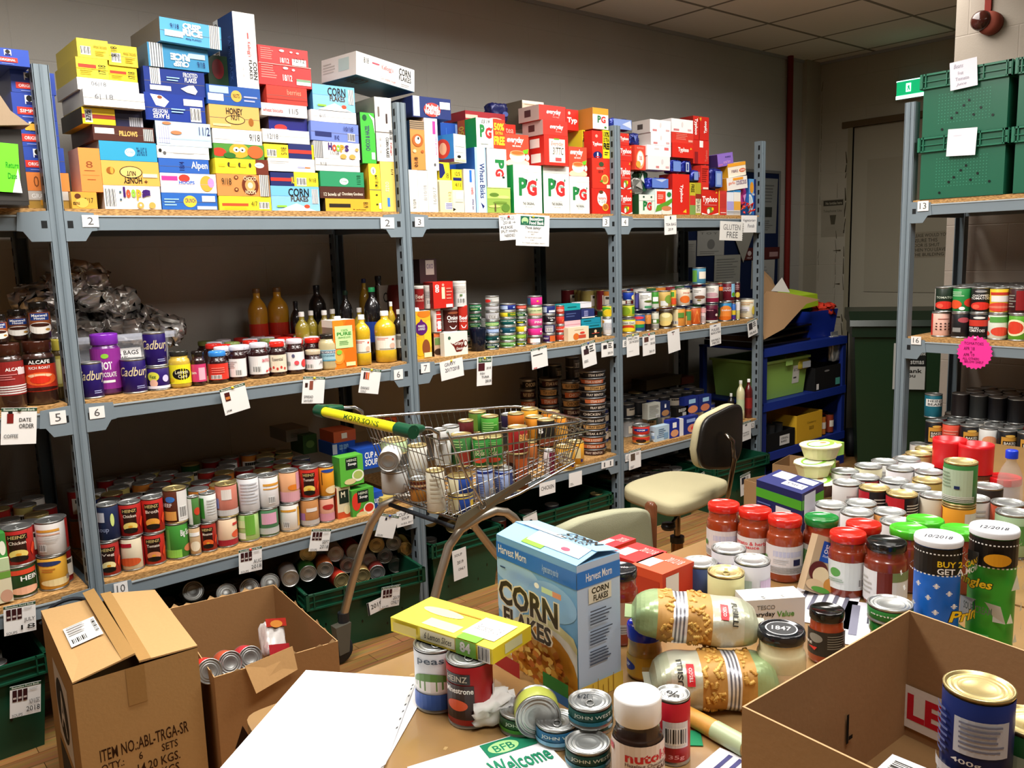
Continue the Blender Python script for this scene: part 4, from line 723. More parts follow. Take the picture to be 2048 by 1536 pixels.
soft(F4,(355,728,440,925),'1c5a34',[Pg('e0e8e0',(.1,.6),(.5,.4),(.3,.9))],'crumpled dark green foil pack beside the silver one',seed=7,yf=2.96)
soft(F4,(435,790,630,895),'1c2c9c',[Rc(.15,.1,.9,.9,'6a8ce0'),Pg('c8d6f6',(.3,.8),(.6,.6),(.85,.88))],'blue foil coffee pack resting on the white and green tea boxes',seed=8,yf=2.93)
soft(F4,(635,625,740,755),'2a3aa4',[Rc(.2,.15,.85,.85,'7a9ae4')],'blue foil coffee pack on top of the tall upright red box, nearer the white stack',seed=9)
soft(F4,(742,632,836,752),'1a2890',[Rc(.3,.1,.6,.8,'c8d4f0'),Rc(.38,.2,.52,.7,'3a4a90')],'blue foil coffee pack with a white panel on top of the tall upright red box',seed=10)
soft(F4,(826,725,950,832),'1c2c94',[Rc(.15,.15,.45,.85,'8aa4e0'),Rc(.5,.4,.9,.85,'a8c0f0')],'blue foil coffee pack over the olive tea pack',seed=11)
soft(F4,(1003,705,1115,895),'141c70',[Rc(.3,.1,.85,.85,'7a98e0'),Rc(.4,.2,.75,.75,'a8c0ee')],'blue foil coffee pack standing with a light window, before the orange boxes',seed=12,yf=2.91)
shelf_box(F4,(1150,785,1335,898),'ece6e0',[Tx('garlic',.08,.4,.4,.7,'e0602a'),Tx('COUSCOUS',.45,.35,.95,.7,'6a3a6a',bold=.02),Rc(.3,.75,.8,.95,'f0a030')],'orange and cream food box tilted up, lower of the pair',Z1F,name='food_box',cat='box',tilt=-.12,side='d8921c',fix=False,yf=2.92,D=.08)
shelf_box(F4,(1160,655,1322,780),'f0e4d0',[Tx('FIBRE',.2,.3,.55,.5,'6a3a5a'),El(.8,.4,.18,.14,'d8602a'),Rc(0,.75,1,1,'e8a030'),Tx('cous',.68,.34,.92,.46,'w')],'orange and cream food box tilted up, upper of the pair',Z1F,name='food_box',cat='box',tilt=-.14,side='c8901c',fix=False,yf=2.93,D=.08)
shelf_box(F4,(1068,572,1208,685),'8a6ac0',[Tx('PURPLE',.5,.62,.85,.75,'B'),Tx('cereal bars',.35,.2,.8,.45,'d0a0e0'),Rc(0,.1,.3,.2,'c070b0')],'purple box tilted up beside the tallest red tea boxes',Z1F,name='food_box',cat='box',tilt=-.16,side='3a2860',fix=False,yf=2.93,D=.08)
soft(F4,(1272,860,1345,1050),'c83a8c',[Pg('f0a0d0',(.2,.5),(.6,.6),(.4,.2))],'shiny pink foil pouch beside the blue gift box','foil_pouch','pouch',seed=14,yf=2.95)
o=shelf_box(F4,(1345,805,1448,1128),'2a6ab8',[Rc(0,.6,1,1,'5a9ad0'),Pg('B',(.7,1),(1,1),(1,0),(.8,0)),El(.4,.76,.28,.16,'d8922c'),El(.1,.3,.5,.28,'d8e0e4'),El(.1,.3,.38,.22,'b8ccd4'),Tx('Treats',.35,.55,.8,.62,'w')],'blue Easter egg gift box with an orange egg at the end of the top shelf',Z1F,name='gift_box',cat='gift box',yf=2.93,D=.08)
p=at(*F4(1335,1085),y=2.915);mb=MB();rnd=random.Random(5)
for i in range(9):
 a=rnd.uniform(0,2*PI);q=Vector((rnd.uniform(-.05,.05),rnd.uniform(-.004,.012),rnd.uniform(.0,.04)))
 mb.tube([q,q+Vector((.02*math.cos(a),-.008,.012+.014*math.sin(a))),q+Vector((.032*math.cos(a+.9),.004,.018*math.sin(a+.9)+.006))],[.002,.011,.003],6,'c8241c' if i%3 else 'e04a34','foil_paint',flat=.5)
o=link('ribbon_bow',mb.mesh(),None,(p.x,2.915,Z1F+.012));tag(o,'red ribbon bow lying in front of the blue gift box','ribbon')
# blue tub showing behind the everyday tea
p=at(*F3(1568,600),y=3.08);mb=MB();mb.lathe([(.035,0),(.05,.05),(.052,.06)],24,'2a2a8c','plastic');mb.lathe([(.054,.055),(.054,.07),(.03,.076),(0,.076)],24,'c8b0d0','plastic')
# ============================================================ middle shelf
Z2F=ROW[1]+BT+.0018;Z3F=ROW[0]+BT+.0018
F5=Fr(0,440,.2995);F6=Fr(400,500,.2278);F7=Fr(800,480,.2213);F8=Fr(1180,480,.3125)
def spot_c(fr,x0,x1,ym,yf):
 """centre x and radius of an upright round thing whose outline spans x0..x1 and whose front is at y = yf"""
 y=yf+.037
 for _ in(0,1,2):
  A=at(*fr(x0,ym),y=y).x;B=at(*fr(x1,ym),y=y).x;r=(B-A)/2*math.cos(math.atan2((A+B)/2,y));y=yf+r
 return(A+B)/2,y,r
def face_cam(x,y):return math.atan2(x,y)*-1 # turn so that the local front looks at the camera
def stack(fr,x0,x1,items,floor,yf=2.925,rr=None,cat='tin',name='tin_can',pull=True,group=None):
 """a column of tins seen at x0..x1; items bottom-up: (y bottom, y top, colour, graphics, label[, lid])"""
 z=floor
 for it in items:
  yb,yt,c,ops,lab=it[:5];lid=it[5]if len(it)>5 else 's'
  x,y,r=spot_c(fr,x0,x1,(yb+yt)/2,yf);r=rr or r;y=yf+r
  h=at(*fr((x0+x1)/2,yt),y=y).z-at(*fr((x0+x1)/2,yb),y=y).z
  tin_can(name,lab,(x,y,z+.0005),face_cam(x,y),round(r,4),round(h,4),lid,(c,ops),cat,group,pull and it is items[-1])
  z+=h+.0006
HZ=lambda t,c='f0e0d0',b='e8d070':[Rc(.26,.74,.7,.9,'k'),Tx('HEINZ',.29,.77,.67,.87,'c8b070',bold=.02),Rc(.3,.1,.66,.74,'2a120c'),Tx(t,.3,.6,.66,.7,c),El(.48,.3,.2,.14,b),El(.48,.3,.06,.04,'e0a030'),El(.48,.17,.2,.09,'k'),Pg('d84020',(.78,.2),(.9,.5),(.82,.6),(.74,.35))]
JW=lambda c='L',t='JOHN WEST':[Tx(t,.2,.55,.8,.85,'w',bold=.01),Rc(.26,.22,.62,.42,c),El(.82,.4,.06,.2,'w')]
bc=lambda c='w':[Rc(.3,.08,.75,.92,c),Bar(.36,.15,.68,.6),Ln(.34,.68,.72,.88,2)]
# bay one: coffee jars
def cof(fr,x0,x1,yb,yt,c,lab,labc,ops,z0=Z2F,yf=2.925,lid='3a1c12'):
 x,y,r=spot_c(fr,x0,x1,(yb+yt)/2,yf);h=at(*fr((x0+x1)/2,yt),y=y).z-at(*fr((x0+x1)/2,yb),y=y).z
 jar('coffee_jar',lab,(x,y,z0),r,h,c,lid,(labc,ops),face_cam(x,y),lr=r*.9,lh=h*.17,neck=.006,lz=(.26,.88),cat='coffee jar',shoulder=.03);return z0+h
alc=lambda:[Rc(0,.82,1,1,'k'),Tx('ALCAFE',.3,.84,.72,.95,'w',bold=.02),Tx('RICH ROAST',.3,.68,.72,.76,'w'),El(.5,.38,.34,.2,'e8602a'),El(.5,.48,.24,.06,'f4c8a0'),El(.5,.36,.2,.12,'d8301c'),El(.5,.08,.4,.05,'3a120c')]
mxw=lambda:[Rc(.2,.6,.8,.96,'1c3a7c'),Tx('Maxwell',.26,.78,.74,.92,'w'),Tx('House',.34,.64,.66,.77,'w'),El(.5,.2,.4,.3,'e8e4dc'),El(.5,.36,.3,.1,'3a1a10'),El(.72,.12,.08,.06,'b08030')]
t=cof(F5,150,378,1240,815,'3a2018','tall jar of red-labelled rich roast coffee beside the first post','b8301c',alc())
cof(F5,192,340,812,560,'2a1610','small instant coffee jar with blue badge standing on the rich roast jar','8a4a24',mxw(),t+.001,2.94,'16120f')
t=cof(F5,-55,165,1260,825,'3a2018','tall coffee jar with a red and grey striped label cut by the photo edge','8c2422',[Tx('ALCAFE',.45,.72,.8,.82,'w',bold=.02),Rc(.7,.6,.95,.8,'d8c8c8'),[Rc(0,.04+i*.07,1,.08+i*.07,'d8d4d0')for i in range(4)],Ln(.3,.45,.7,.65,3,'d08080')],yf=2.91)
cof(F5,50,195,832,625,'2a1610','small instant coffee jar behind the first one on the tall jars','6a3a20',mxw(),t+.001,2.99,'16120f')
cof(F5,-60,50,835,640,'2a1610','small instant coffee jar half cut by the photo edge','9a4a20',mxw(),t+.001,2.93,'16120f')
cof(F5,335,445,1210,810,'4a3a1c','gold-labelled coffee jar half hidden by the first post','a89a4c',[Rc(.3,.1,.6,.9,'d0c888')],yf=3.0,lid='c8b84a')
# bay two: see-through tub of foil tea bags and the drinks tins before it
p0=at(*F5(360,720),y=3.12);p1=at(*F5(1085,660),y=3.12);tw=p1.x-p0.x;tb=root('storage_tub','clear plastic storage tub heaped with foil tea bag packs','storage tub',((p0.x+p1.x)/2+.02,3.28,Z2F))
mb=MB();hh=.185;P=[(tw/2*s,.15*q)for s,q in((-1,-1),(1,-1),(1,1),(-1,1))]
for i in range(4):
 a,b=P[i],P[(i+1)%4];mb.add([(a[0]*.92,a[1]*.9,.003),(b[0]*.92,b[1]*.9,.003),(b[0],b[1],hh),(a[0],a[1],hh)],[(0,1,2,3)],'dfe4ee','clear_plastic')
mb.add([(a*.92,b*.9,.003)for a,b in P],[(0,1,2,3)],'dfe4ee','clear_plastic');link('tub_body',mb.mesh(),tb)
mb=MB();tw2=tw/2+.012
for s in(-1,1):mb.box(-tw2,tw2,s*.165-.008,s*.165+.008,hh-.012,hh,'c8ccd8','clear_plastic');mb.box(s*tw2-.008,s*tw2+.008,-.165,.165,hh-.012,hh,'c8ccd8','clear_plastic')
for s in(-1,1):mb.box(-tw2,tw2,s*.173-.001,s*.173+.001,hh-.022,hh,'d8dce8','clear_plastic')
link('rim',mb.mesh(),tb)
mb=MB();mb.box(-.055,.055,-.002,0,0,.085,'e4e2e0','paper');mb.face((-.055,-.002,0),(.11,0,0),(0,0,.085),[Tx('TEA BAGS',.06,.72,.92,.9,'k',bold=0),Tx("40's",.36,.5,.64,.68,'k',bold=0),Tx('PARCEL',.3,.14,.95,.36,'k',bold=.02)],'paper');link('label',mb.mesh(),tb,(.02,-.152,.05),(-.08,0,0))
rnd=random.Random(11);LS='crumpled silver foil tea bag pack heaped in the clear tub'
for i,(dx,dy,dz,q)in enumerate([(-.13,-.03,.06,0),(0,-.05,.06,1),(.12,-.04,.06,0),(-.12,.06,.06,2),(.02,.06,.07,0),(.13,.07,.06,1),(-.08,-.06,.165,0),(.07,-.05,.16,1),(-.1,.05,.2,0),(.05,.05,.2,2),(-.02,.02,.285,0),(-.13,.06,.27,3),(.15,.02,.2,0),(-.1,.0,.34,2),(.08,.03,.27,0),(-.04,.05,.37,3),(.19,-.06,.17,0),(-.2,-.04,.2,0),(-.19,.02,.3,2)]):
 o=link('foil_pack',pouch_mesh(.135,.1,.09,['c8c6c2','e4e2e0','b8b4b0','b0a8a0'][q],(),'foil',True,i+20,.016).mesh('foil_pack'),None,(tb.location.x+dx,3.3+dy*.7,Z2F+dz-.03),(rnd.uniform(-.4,.4),rnd.uniform(-.4,.4),rnd.uniform(-.6,.6)))
 o.scale=(.8,.72,.85)if i<6 else(1,1,1);tag(o,LS,'foil pack','foil tea bag packs in the clear tub')
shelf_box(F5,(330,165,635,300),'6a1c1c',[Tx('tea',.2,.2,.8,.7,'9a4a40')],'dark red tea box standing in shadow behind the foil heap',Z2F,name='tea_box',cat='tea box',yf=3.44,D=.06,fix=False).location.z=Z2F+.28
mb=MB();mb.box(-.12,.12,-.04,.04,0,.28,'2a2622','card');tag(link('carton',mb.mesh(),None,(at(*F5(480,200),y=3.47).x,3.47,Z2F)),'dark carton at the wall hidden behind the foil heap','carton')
cad=lambda:[Tx('Cadbury',.08,.42,.98,.82,'d8c8a0',bold=.008,sh=.35),Ln(.55,.08,.8,.2,2,'v')]
def tub(fr,x0,x1,yb,yt,c,ops,lab,z0=Z2F,yf=2.93,lid='g'):
 x,y,r=spot_c(fr,x0,x1,(yb+yt)/2,yf);h=at(*fr((x0+x1)/2,yt),y=y).z-at(*fr((x0+x1)/2,yb),y=y).z
 tin_can('drinks_tin',lab,(x,y,z0),face_cam(x,y),r,h,lid,(c,ops),'drinks tin',pull=False,metal='plastic' if lid!='s' else 'tinplate');return z0+h
tub(F5,535,692,1205,965,'22105c',cad(),'purple drinking chocolate tin nearest the first post',lid='s')
tub(F5,805,975,1160,932,'22105c',cad(),'purple drinking chocolate tin between the hot chocolate jar and the egg-picture tin',lid='s')
t=tub(F5,983,1137,1145,988,'2a1466',[El(.35,.62,.18,.24,'d8d84a'),Tx('Egg',.26,.52,.44,.7,'G'),El(.36,.28,.12,.2,'e8b8a0'),El(.72,.5,.1,.18,'d0c8f0'),Rc(0,0,1,.14,'e8e4f0')],'short purple drinks tin with a green egg and white base band',lid='s')
tub(F5,957,1112,985,758,'22105c',cad(),'purple drinking chocolate tin standing on the short egg-picture tin',t+.001,2.935,'s')
x,y,r=spot_c(F5,622,815,1010,2.97);jar('chocolate_jar','purple-lidded hot chocolate jar between two purple tins',(x,y,Z2F),.046,.2,'5a1c6c','7a2aa8',('8a2c8c',[Tx('HOT',.35,.48,.62,.68,'w',bold=.03),Tx('CHOCOLATE',.28,.3,.7,.42,'w',bold=.02),Rc(.3,.16,.66,.22,'w'),El(.48,.82,.08,.06,'l')]),face_cam(x,y),lh=.034,neck=.008,lz=(.12,.92),lr=.043)
# jam and spread jars, front row (frame, x0, x1, bottom, top, lid, contents, label colour, graphics, words, label span)
dk='2a0c0e'
JR=[
(F5,1125,1275,1125,880,'2a2a24','c8a83c','e8dc28',[El(.55,.5,.28,.3,'k'),Tx('Lemon',.36,.52,.74,.72,'e8e4c0'),Tx('Curd',.44,.3,.7,.48,'e8e4c0'),El(.2,.2,.12,.12,'e0b820')],'lemon curd jar with a black lid and yellow label',1.),
(F5,1270,1372,1105,875,'1c1614',dk,'c83a6c',[Rc(.5,.1,.8,.8,'e0b0c0'),Tx('jam',.15,.4,.4,.6,'w')],'dark jam jar with a pink label beside the lemon curd',1.),
(F6,65,247,1165,888,'3a8ce0',dk,'d8382a',[Bar(.25,.05,.6,.3),Ln(.3,.4,.8,.8,3,'f08070')],'jam jar with a bright blue lid and red label',.95),
(F6,247,412,1150,842,'e4e2ee',dk,'e8e4e2',[Bar(.42,.05,.62,.4),Ln(.1,.5,.5,.9,4,'c0b8b8')],'jam jar with a white lid and narrow white label, next to the blue-lidded one',.7),
(F6,427,605,1135,828,'e4e2ee',dk,'eae6e4',[Bar(.3,.1,.55,.45),Tx('SMARTPRICE jam',.6,.6,.95,.85,'d05060'),El(.9,.2,.06,.1,'d03a3a'),El(.75,.15,.04,.06,'d03a3a')],'jam jar with a white lid and a berry on its wide white label',1.),
(F6,602,758,1110,815,'e02a20',dk,'e4d8c0',[Tx('Essential',.3,.65,.7,.85,'3a2018'),[El(.2+i*.14,.2+.08*(i%2),.04,.08,'c83a30')for i in range(5)]],'jam jar with a red lid and cream label',1.),
(F6,750,915,1098,796,'e4e2ee',dk,'e8e4e6',[Bar(.1,.2,.35,.5),El(.85,.35,.14,.22,'d83a3a'),El(.55,.4,.08,.12,'e0505a'),El(.45,.8,.05,.1,'5a5a7a')],'jam jar with a white lid and a strawberry on its label',1.),
(F6,918,1078,1080,893,'c8b89c',dk,'e2dee0',[Bar(.2,.1,.5,.55),Tx('A',.7,.5,.9,.85,'e')],'small squat dark jam jar with a pale gold lid',.95),
]
for fr,x0,x1,yb,yt,lid,cont,lc,ops,lab,span in JR:
 x,y,r=spot_c(fr,x0,x1,(yb+yt)/2,2.925);h=at(*fr((x0+x1)/2,yt),y=y).z-at(*fr((x0+x1)/2,yb),y=y).z
 jar('jam_jar',lab,(x,y,Z2F),round(r,4),round(h,4),cont,lid,(lc,ops,span),face_cam(x,y),lh=.015,neck=.012,lz=(.14,.72),cat='jar')
x,y,r=spot_c(F6,1040,1210,930,2.93);jar('onion_jar','jar of pickled onions with black lid and pale blue label',(x,y,Z2F),r,.135,'c8bc90','24201c',('9cc4d0',[Rc(.2,.66,.8,.9,'3a4a6a'),Tx('SILVERSKIN',.25,.7,.75,.86,'w'),Tx('ONIONS',.3,.4,.7,.55,'3a6a80'),Rc(0,0,1,.12,'5a9ab0')]),face_cam(x,y),lh=.014,neck=.01,lz=(.28,.64))
# jars packed behind
rnd=random.Random(2);JL='lidded dark jam jar packed in the shadowed rows behind the front jars'
protos=[]
for lid in('e4e2ee','d8302a','c8c0b8','7a8a4a','e4e2ee','e02a20'):
 protos.append((lid,.034,.118))
pj={}
for row in range(5):
 for i in range(10):
  X=1.17+i*.072+row*.012+(row%2)*.02;Y=3.035+row*.072
  if X>1.78-(0 if row>0 else .22)or X<1.12+row*.02:continue
  lid=protos[rnd.randrange(6)][0]
  if lid in pj:dup(pj[lid],(X,Y,Z2F),(0,0,0))
  else:pj[lid]=jar('jam_jar',JL,(X,Y,Z2F),.034,.118 if lid!='c8c0b8' else .11,dk,lid,None,0,lh=.015,neck=.01,group='jam jars packed behind the front row',cat='jar')
  # carton of juice, squash bottles
def juice(fr,r_,c,ops,lab,side,yf=2.93):
 x0,x1,z0,z1=spot(fr,r_,yf);W=(x1-x0);e=root('juice_carton',lab,'juice carton',((x0+x1)/2,yf+.045,Z2F),0)
 link('carton_body',carton_mesh(W,.085,z1-z0,c,ops,side,[Rc(.2,.4,.8,.6,'c8c8d0'),Rc(0,.85,1,1,'e8e0d0')],'e8e2d8').mesh(),e)
 mb=MB();mb.lathe([(.013,0),(.013,.012),(.011,.014),(0,.014)],16,'w','plastic');link('cap',mb.mesh(),e,(-.008,-.01,z1-z0))
juice(F6,(1175,612,1372,1036),'e87a1c',[El(.2,.92,.28,.12,'e88a20'),El(.85,.9,.3,.13,'d86a18'),El(.75,.22,.35,.2,'e07018'),El(.2,.25,.25,.16,'f09030'),El(.2,.25,.18,.11,'f8b050'),Rc(.08,.42,.86,.88,'c8e8a0'),Tx('100%',.36,.76,.66,.81,'4a8a3a'),Tx('PURE',.16,.68,.8,.75,'3a8a3a',bold=.03),Tx('ORANGE JUICE',.2,.61,.76,.66,'6aa05a'),Ln(.25,.48,.7,.58,3,'7aaa6a'),El(.22,.34,.12,.05,'l'),Rc(.5,.04,.92,.12,'e8e0a0')],'orange juice carton with a pale green panel beside the onion jar','8a7a68')
juice(F7,(140,660,285,1090),'e8b030',[El(.6,.94,.4,.08,'e07a20'),El(.15,.7,.2,.22,'e8c020'),El(.85,.5,.3,.3,'f0c830'),El(.3,.25,.35,.2,'e8b818'),El(.65,.22,.25,.18,'8a4a28'),El(.4,.64,.38,.14,'5a1c6c'),Pg('5a1c6c',(.1,.66),(.4,.84),(.72,.66)),Tx('MANGO',.2,.66,.62,.71,'w'),Tx('& MANGO',.2,.6,.62,.65,'w'),Rc(.5,.02,.98,.12,'e8e4b0')],'yellow fruit juice carton with a purple badge beside the second post','c8a040')
SQ=[(.026,0),(.032,.004),(.032,.05),(.0305,.055),(.0305,.115),(.032,.12),(.032,.146),(.0305,.158),(.025,.171),(.017,.181),(.0115,.188),(.0115,.205)]
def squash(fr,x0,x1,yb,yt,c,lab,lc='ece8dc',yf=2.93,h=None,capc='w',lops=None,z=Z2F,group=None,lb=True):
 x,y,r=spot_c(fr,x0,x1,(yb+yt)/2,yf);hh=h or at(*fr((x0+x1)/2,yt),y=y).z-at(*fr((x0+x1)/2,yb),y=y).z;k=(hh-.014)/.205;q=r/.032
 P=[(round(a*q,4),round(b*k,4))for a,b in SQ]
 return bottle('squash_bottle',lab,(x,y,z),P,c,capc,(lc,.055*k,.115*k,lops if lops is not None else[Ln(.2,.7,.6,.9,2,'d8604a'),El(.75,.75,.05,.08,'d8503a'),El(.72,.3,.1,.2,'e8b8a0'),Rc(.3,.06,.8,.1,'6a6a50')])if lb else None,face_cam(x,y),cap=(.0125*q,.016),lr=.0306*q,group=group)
squash(F6,1352,1497,1010,570,'d8b020','squash bottle of yellow drink standing next to the juice carton')
squash(F6,1533,1722,1010,565,'d8b020','widest squash bottle of yellow drink before the green-capped cola')
squash(F6,1700,1812,1000,560,'1c1010','dark cordial bottle with white cap and label against the second post',lops=[Bar(.5,.05,.85,.5),Ln(.3,.6,.8,.9,3,'6a6a6a')],yf=2.955)
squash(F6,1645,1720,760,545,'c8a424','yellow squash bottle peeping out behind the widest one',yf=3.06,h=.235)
squash(F6,1450,1600,1000,425,'0e0c10','black cola bottle with a green cap behind the squash','1c3a8c',3.04,.3,'2a9a5c',[Pg('d8302a',(.3,0),(.8,.8),(.6,1),(.2,.3))])
squash(F6,1230,1350,800,430,'0e0c10','black cola bottle standing behind the juice carton','3a3a44',3.13,.29,'1c3a2c',[])
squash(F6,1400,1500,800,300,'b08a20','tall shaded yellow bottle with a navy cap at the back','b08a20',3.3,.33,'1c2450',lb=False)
squash(F6,1505,1650,800,300,'120e10','tall black bottle beside the navy-capped yellow one','120e10',3.28,.34,'14141c',lb=False)
squash(F6,415,592,730,315,'c08a1c','big orangeade bottle with a red base band, nearer the first post','c8301c',3.33,.31,'6a4a28',[])
squash(F6,585,780,730,318,'c08a1c','big orangeade bottle with a red base band, its twin neighbour','c8301c',3.33,.31,'6a4a28',[])
squash(F6,790,900,790,415,'14101a','dark blue-capped bottle beside the orangeade pair','1c1c2a',3.3,.25,'10101a',[])
squash(F6,955,1110,790,290,'121014','tall black bottle with a black cap in front of the rear post','1c1c22',3.36,.31,'16141a',[])
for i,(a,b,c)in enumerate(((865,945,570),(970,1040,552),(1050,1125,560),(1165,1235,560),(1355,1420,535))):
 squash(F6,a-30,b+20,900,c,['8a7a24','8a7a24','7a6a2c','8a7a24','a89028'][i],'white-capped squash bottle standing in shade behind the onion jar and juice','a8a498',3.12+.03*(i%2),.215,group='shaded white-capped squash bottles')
mb=MB();mb.box(-.03,.03,-.03,.03,0,.3,'b8b4ac','card');mb.face((-.03,-.03,0),(.06,0,0),(0,0,.3),[Tx('O',.3,.75,.7,.9,'3a3a3a'),Rc(0,0,1,.4,'3a3834')]);p=at(768,560,y=3.25);tag(link('drinks_carton',mb.mesh(),None,(p.x,3.25,Z2F),(0,0,-.4)),'tall white carton standing in shade just before the second post','carton')
mb=MB();mb.lathe([(.05,0),(.052,.1),(.052,.27),(.045,.3),(0,.3)],20,'6a2018','label');p=at(796,560,y=3.2);tag(link('drinks_tub',mb.mesh(),None,(p.x,3.2,Z2F)),'dark red tub in shade right behind the second post','tub')
# gravy and stuffing tubs, mug
def gtub(fr,r_,c,ops,lab,z0,yf=2.93,top='w',name='gravy_tub'):
 x0,x1,yt,yb=r_[0],r_[2],r_[1],r_[3];x,y,r=spot_c(fr,x0,x1,(yb+yt)/2,yf);h=at(*fr((x0+x1)/2,yt),y=y).z-at(*fr((x0+x1)/2,yb),y=y).z
 e=root(name,lab,'food tub',(x,y,z0),face_cam(x,y));mb=MB();mb.lathe([(r*.98,0),(r,.003),(r,h-.01)],28,c,'label');mb.wrap(r,.004,h-.012,ops);link('tub_body',mb.mesh(),e)
 mb=MB();mb.lathe([(r*1.01,h-.012),(r*1.02,h-.002),(r*.96,h),(r*.92,h-.002),(0,h-.002)],28,top,'plastic',caps=0);link('lid',mb.mesh(),e);return z0+h+.001
a=gtub(F7,(385,838,520,1050),'e8e2d8',[El(.25,.82,.05,.06,'k')],'large white gravy tub beside the gravy jug carton',Z2F)
b=shelf_box(F7,(400,832,612,1052),'e6e2d8',[El(.22,.78,.06,.07,'3a5a4a'),Pg('6a2018',(.25,.6),(.36,.52),(.8,.68),(.85,.4),(.72,.2),(.5,.18),(.4,.42)),Tx('Gravy',.42,.42,.82,.62,'f0e8e0',sh=.3),Tx('Granules',.5,.26,.8,.38,'f0e8e0',sh=.3),[El(.9,.5,.09,.14,'6a2018'),El(.9,.5,.06,.1,'e6e2d8')]],'white gravy granules carton with a brown jug',Z2F,name='gravy_carton',cat='food carton',fix=False,yf=2.915,D=.03)
shelf_box(F7,(308,842,384,1052),'c8a888',[El(.5,.2,.5,.14,'3a2418'),Rc(.1,.5,.9,.8,'6a8a4a'),Rc(0,.85,1,1,'d8703a')],'narrow stuffing mix box picturing a green garnish',Z2F,name='stuffing_box',cat='food box',fix=False,yf=2.95,D=.05,side='2a1210')
gtub(F7,(368,618,522,832),'4a1c18',[Rc(0,.0,.25,1,'e0dcd8'),Tx('Onion',.42,.5,.9,.72,'w',bold=.02),Tx('Gravy',.45,.36,.85,.48,'w'),Pg('w',(.5,.2),(.8,.2),(.7,.06),(.58,.06)),El(.7,.85,.25,.06,'8a4a30')],'brown onion gravy tub, second layer',a,2.935,'8a8a86')
gtub(F7,(518,602,612,822),'b82c20',[Tx('Beef',.3,.45,.85,.65,'w',bold=.02),Tx('Gravy',.3,.33,.8,.43,'w'),Pg('w',(.4,.2),(.75,.2),(.65,.06),(.48,.06))],'red beef gravy tub beside the onion one, second layer',a,2.93,'b82c20')
gtub(F7,(275,618,370,838),'d8d4d0',[Rc(.55,0,1,1,'c83028'),Rc(.6,.1,.9,.5,'e8e4e0'),[Rc(.55,.2+i*.2,1,.23+i*.2,'w')for i in range(4)]],'white and red gravy tub, second layer nearest the post',a,2.94)
for r_,c,ops,lab,y_ in(((120,400,216,612),'8c1c1c',[Tx('Beef',.3,.5,.85,.72,'e8d0c0'),Tx('Stock',.3,.35,.85,.47,'d8a090')],'dark red beef stock tub tight against the second post',2.95),
((215,400,302,610),'d8d4cc',[Bar(.4,.15,.8,.4),Ln(.3,.5,.8,.85,4)],'white barcode-side gravy tub in the upper layer',2.955),((478,378,600,606),'e4e2de',[Bar(.4,.1,.75,.35),Ln(.2,.6,.9,.95,5,'c8c4bc'),Rc(.5,.45,.62,.53,'5a7a4a')],'white gravy tub at the outer end of the upper layer',2.93)):
 gtub(F7,r_,c,ops,lab,a+.101,y_,'c8c4bc')
shelf_box(F7,(300,368,480,606),'c4261c',[Tx('OXO',.1,.6,.3,.9,'w',90,.05),Rc(.42,.35,.58,.8,'d8d0b0'),El(.5,.88,.06,.05,'e8a090'),Rc(.62,.02,.95,.14,'e8e4e0'),Ln(.65,.3,.95,.8,4,'e08070')],'red stock cube carton in the upper layer of gravies',a+.101,name='stock_box',cat='food box',fix=False,yf=2.93,D=.07,side='6a1410').location.z=a+.101
o=shelf_box(F7,(178,165,330,385),'2a1a1c',[Rc(.35,.35,.85,.95,'8a8078'),Tx('OXO',.4,.6,.8,.8,'3a2a4a')],'dark carton perched on the gravies by the second post',a+.2,name='food_carton',cat='food carton',fix=False,yf=3.0,D=.07)
o.location.z=a+.205
p=at(*F7(690,1020),y=2.985);mu=root('mug','dark navy mug standing in front of the fish tins','mug',(p.x,2.968,Z2F));mb=MB()
mb.lathe([(.028,0),(.031,.003),(.0395,.1),(.0385,.1015),(.037,.1),(.029,.006),(0,.006)],28,'0e1424','gloss');link('mug_body',mb.mesh(),mu)
mb=MB();mb.tube([(.036,0,.085),(.052,0,.082),(.06,0,.065),(.055,0,.04),(.033,0,.03)],.0055,8,'0e1424','gloss');link('handle',mb.mesh(),mu,None,(0,0,-.2))
# fish tins in columns (bottom up)
T_=lambda*a:a
gr,tl,dt='1f7a48','0f5a50','0c3a3c'
stack(F7,622,735,[(800,740,gr,JW(),'green fish tin behind the navy mug, lower'),(740,656,'1c6a40',JW(),'green fish tin behind the navy mug, middle'),(655,575,gr,JW(),'green fish tin behind the navy mug, topmost')],Z2F+.09,3.03,name='fish_tin')
stack(F7,770,895,[(1005,935,dt,JW(),'dark teal fish tin at the shelf edge beside the mug'),(933,868,dt,[El(.8,.4,.06,.2,'w'),Rc(.2,.3,.5,.5,'2a7a6a')],'dark teal fish tin second from the board beside the mug'),(866,806,'8aa4d0',[Rc(.1,.2,.9,.8,'a8bce0')],'light blue fish tin third up beside the mug'),(804,742,'3a7a4a',[El(.5,.5,.4,.36,'L'),Tx('JOHN WEST',.2,.4,.8,.6,'G')],'green and cream fish tin fourth up beside the mug'),(740,660,'a8a8ac',bc('c8c8c8'),'silver fish tin with barcode fifth up beside the mug'),(658,600,'b0b0b4',[],'plain silver tin sixth up beside the mug'),(598,517,'a8a8a4',[El(.25,.45,.18,.28,'d8302a'),Rc(.5,.3,.9,.7,'c8c8c4')],'silver fish tin with a red dot on top of its column')],Z2F)
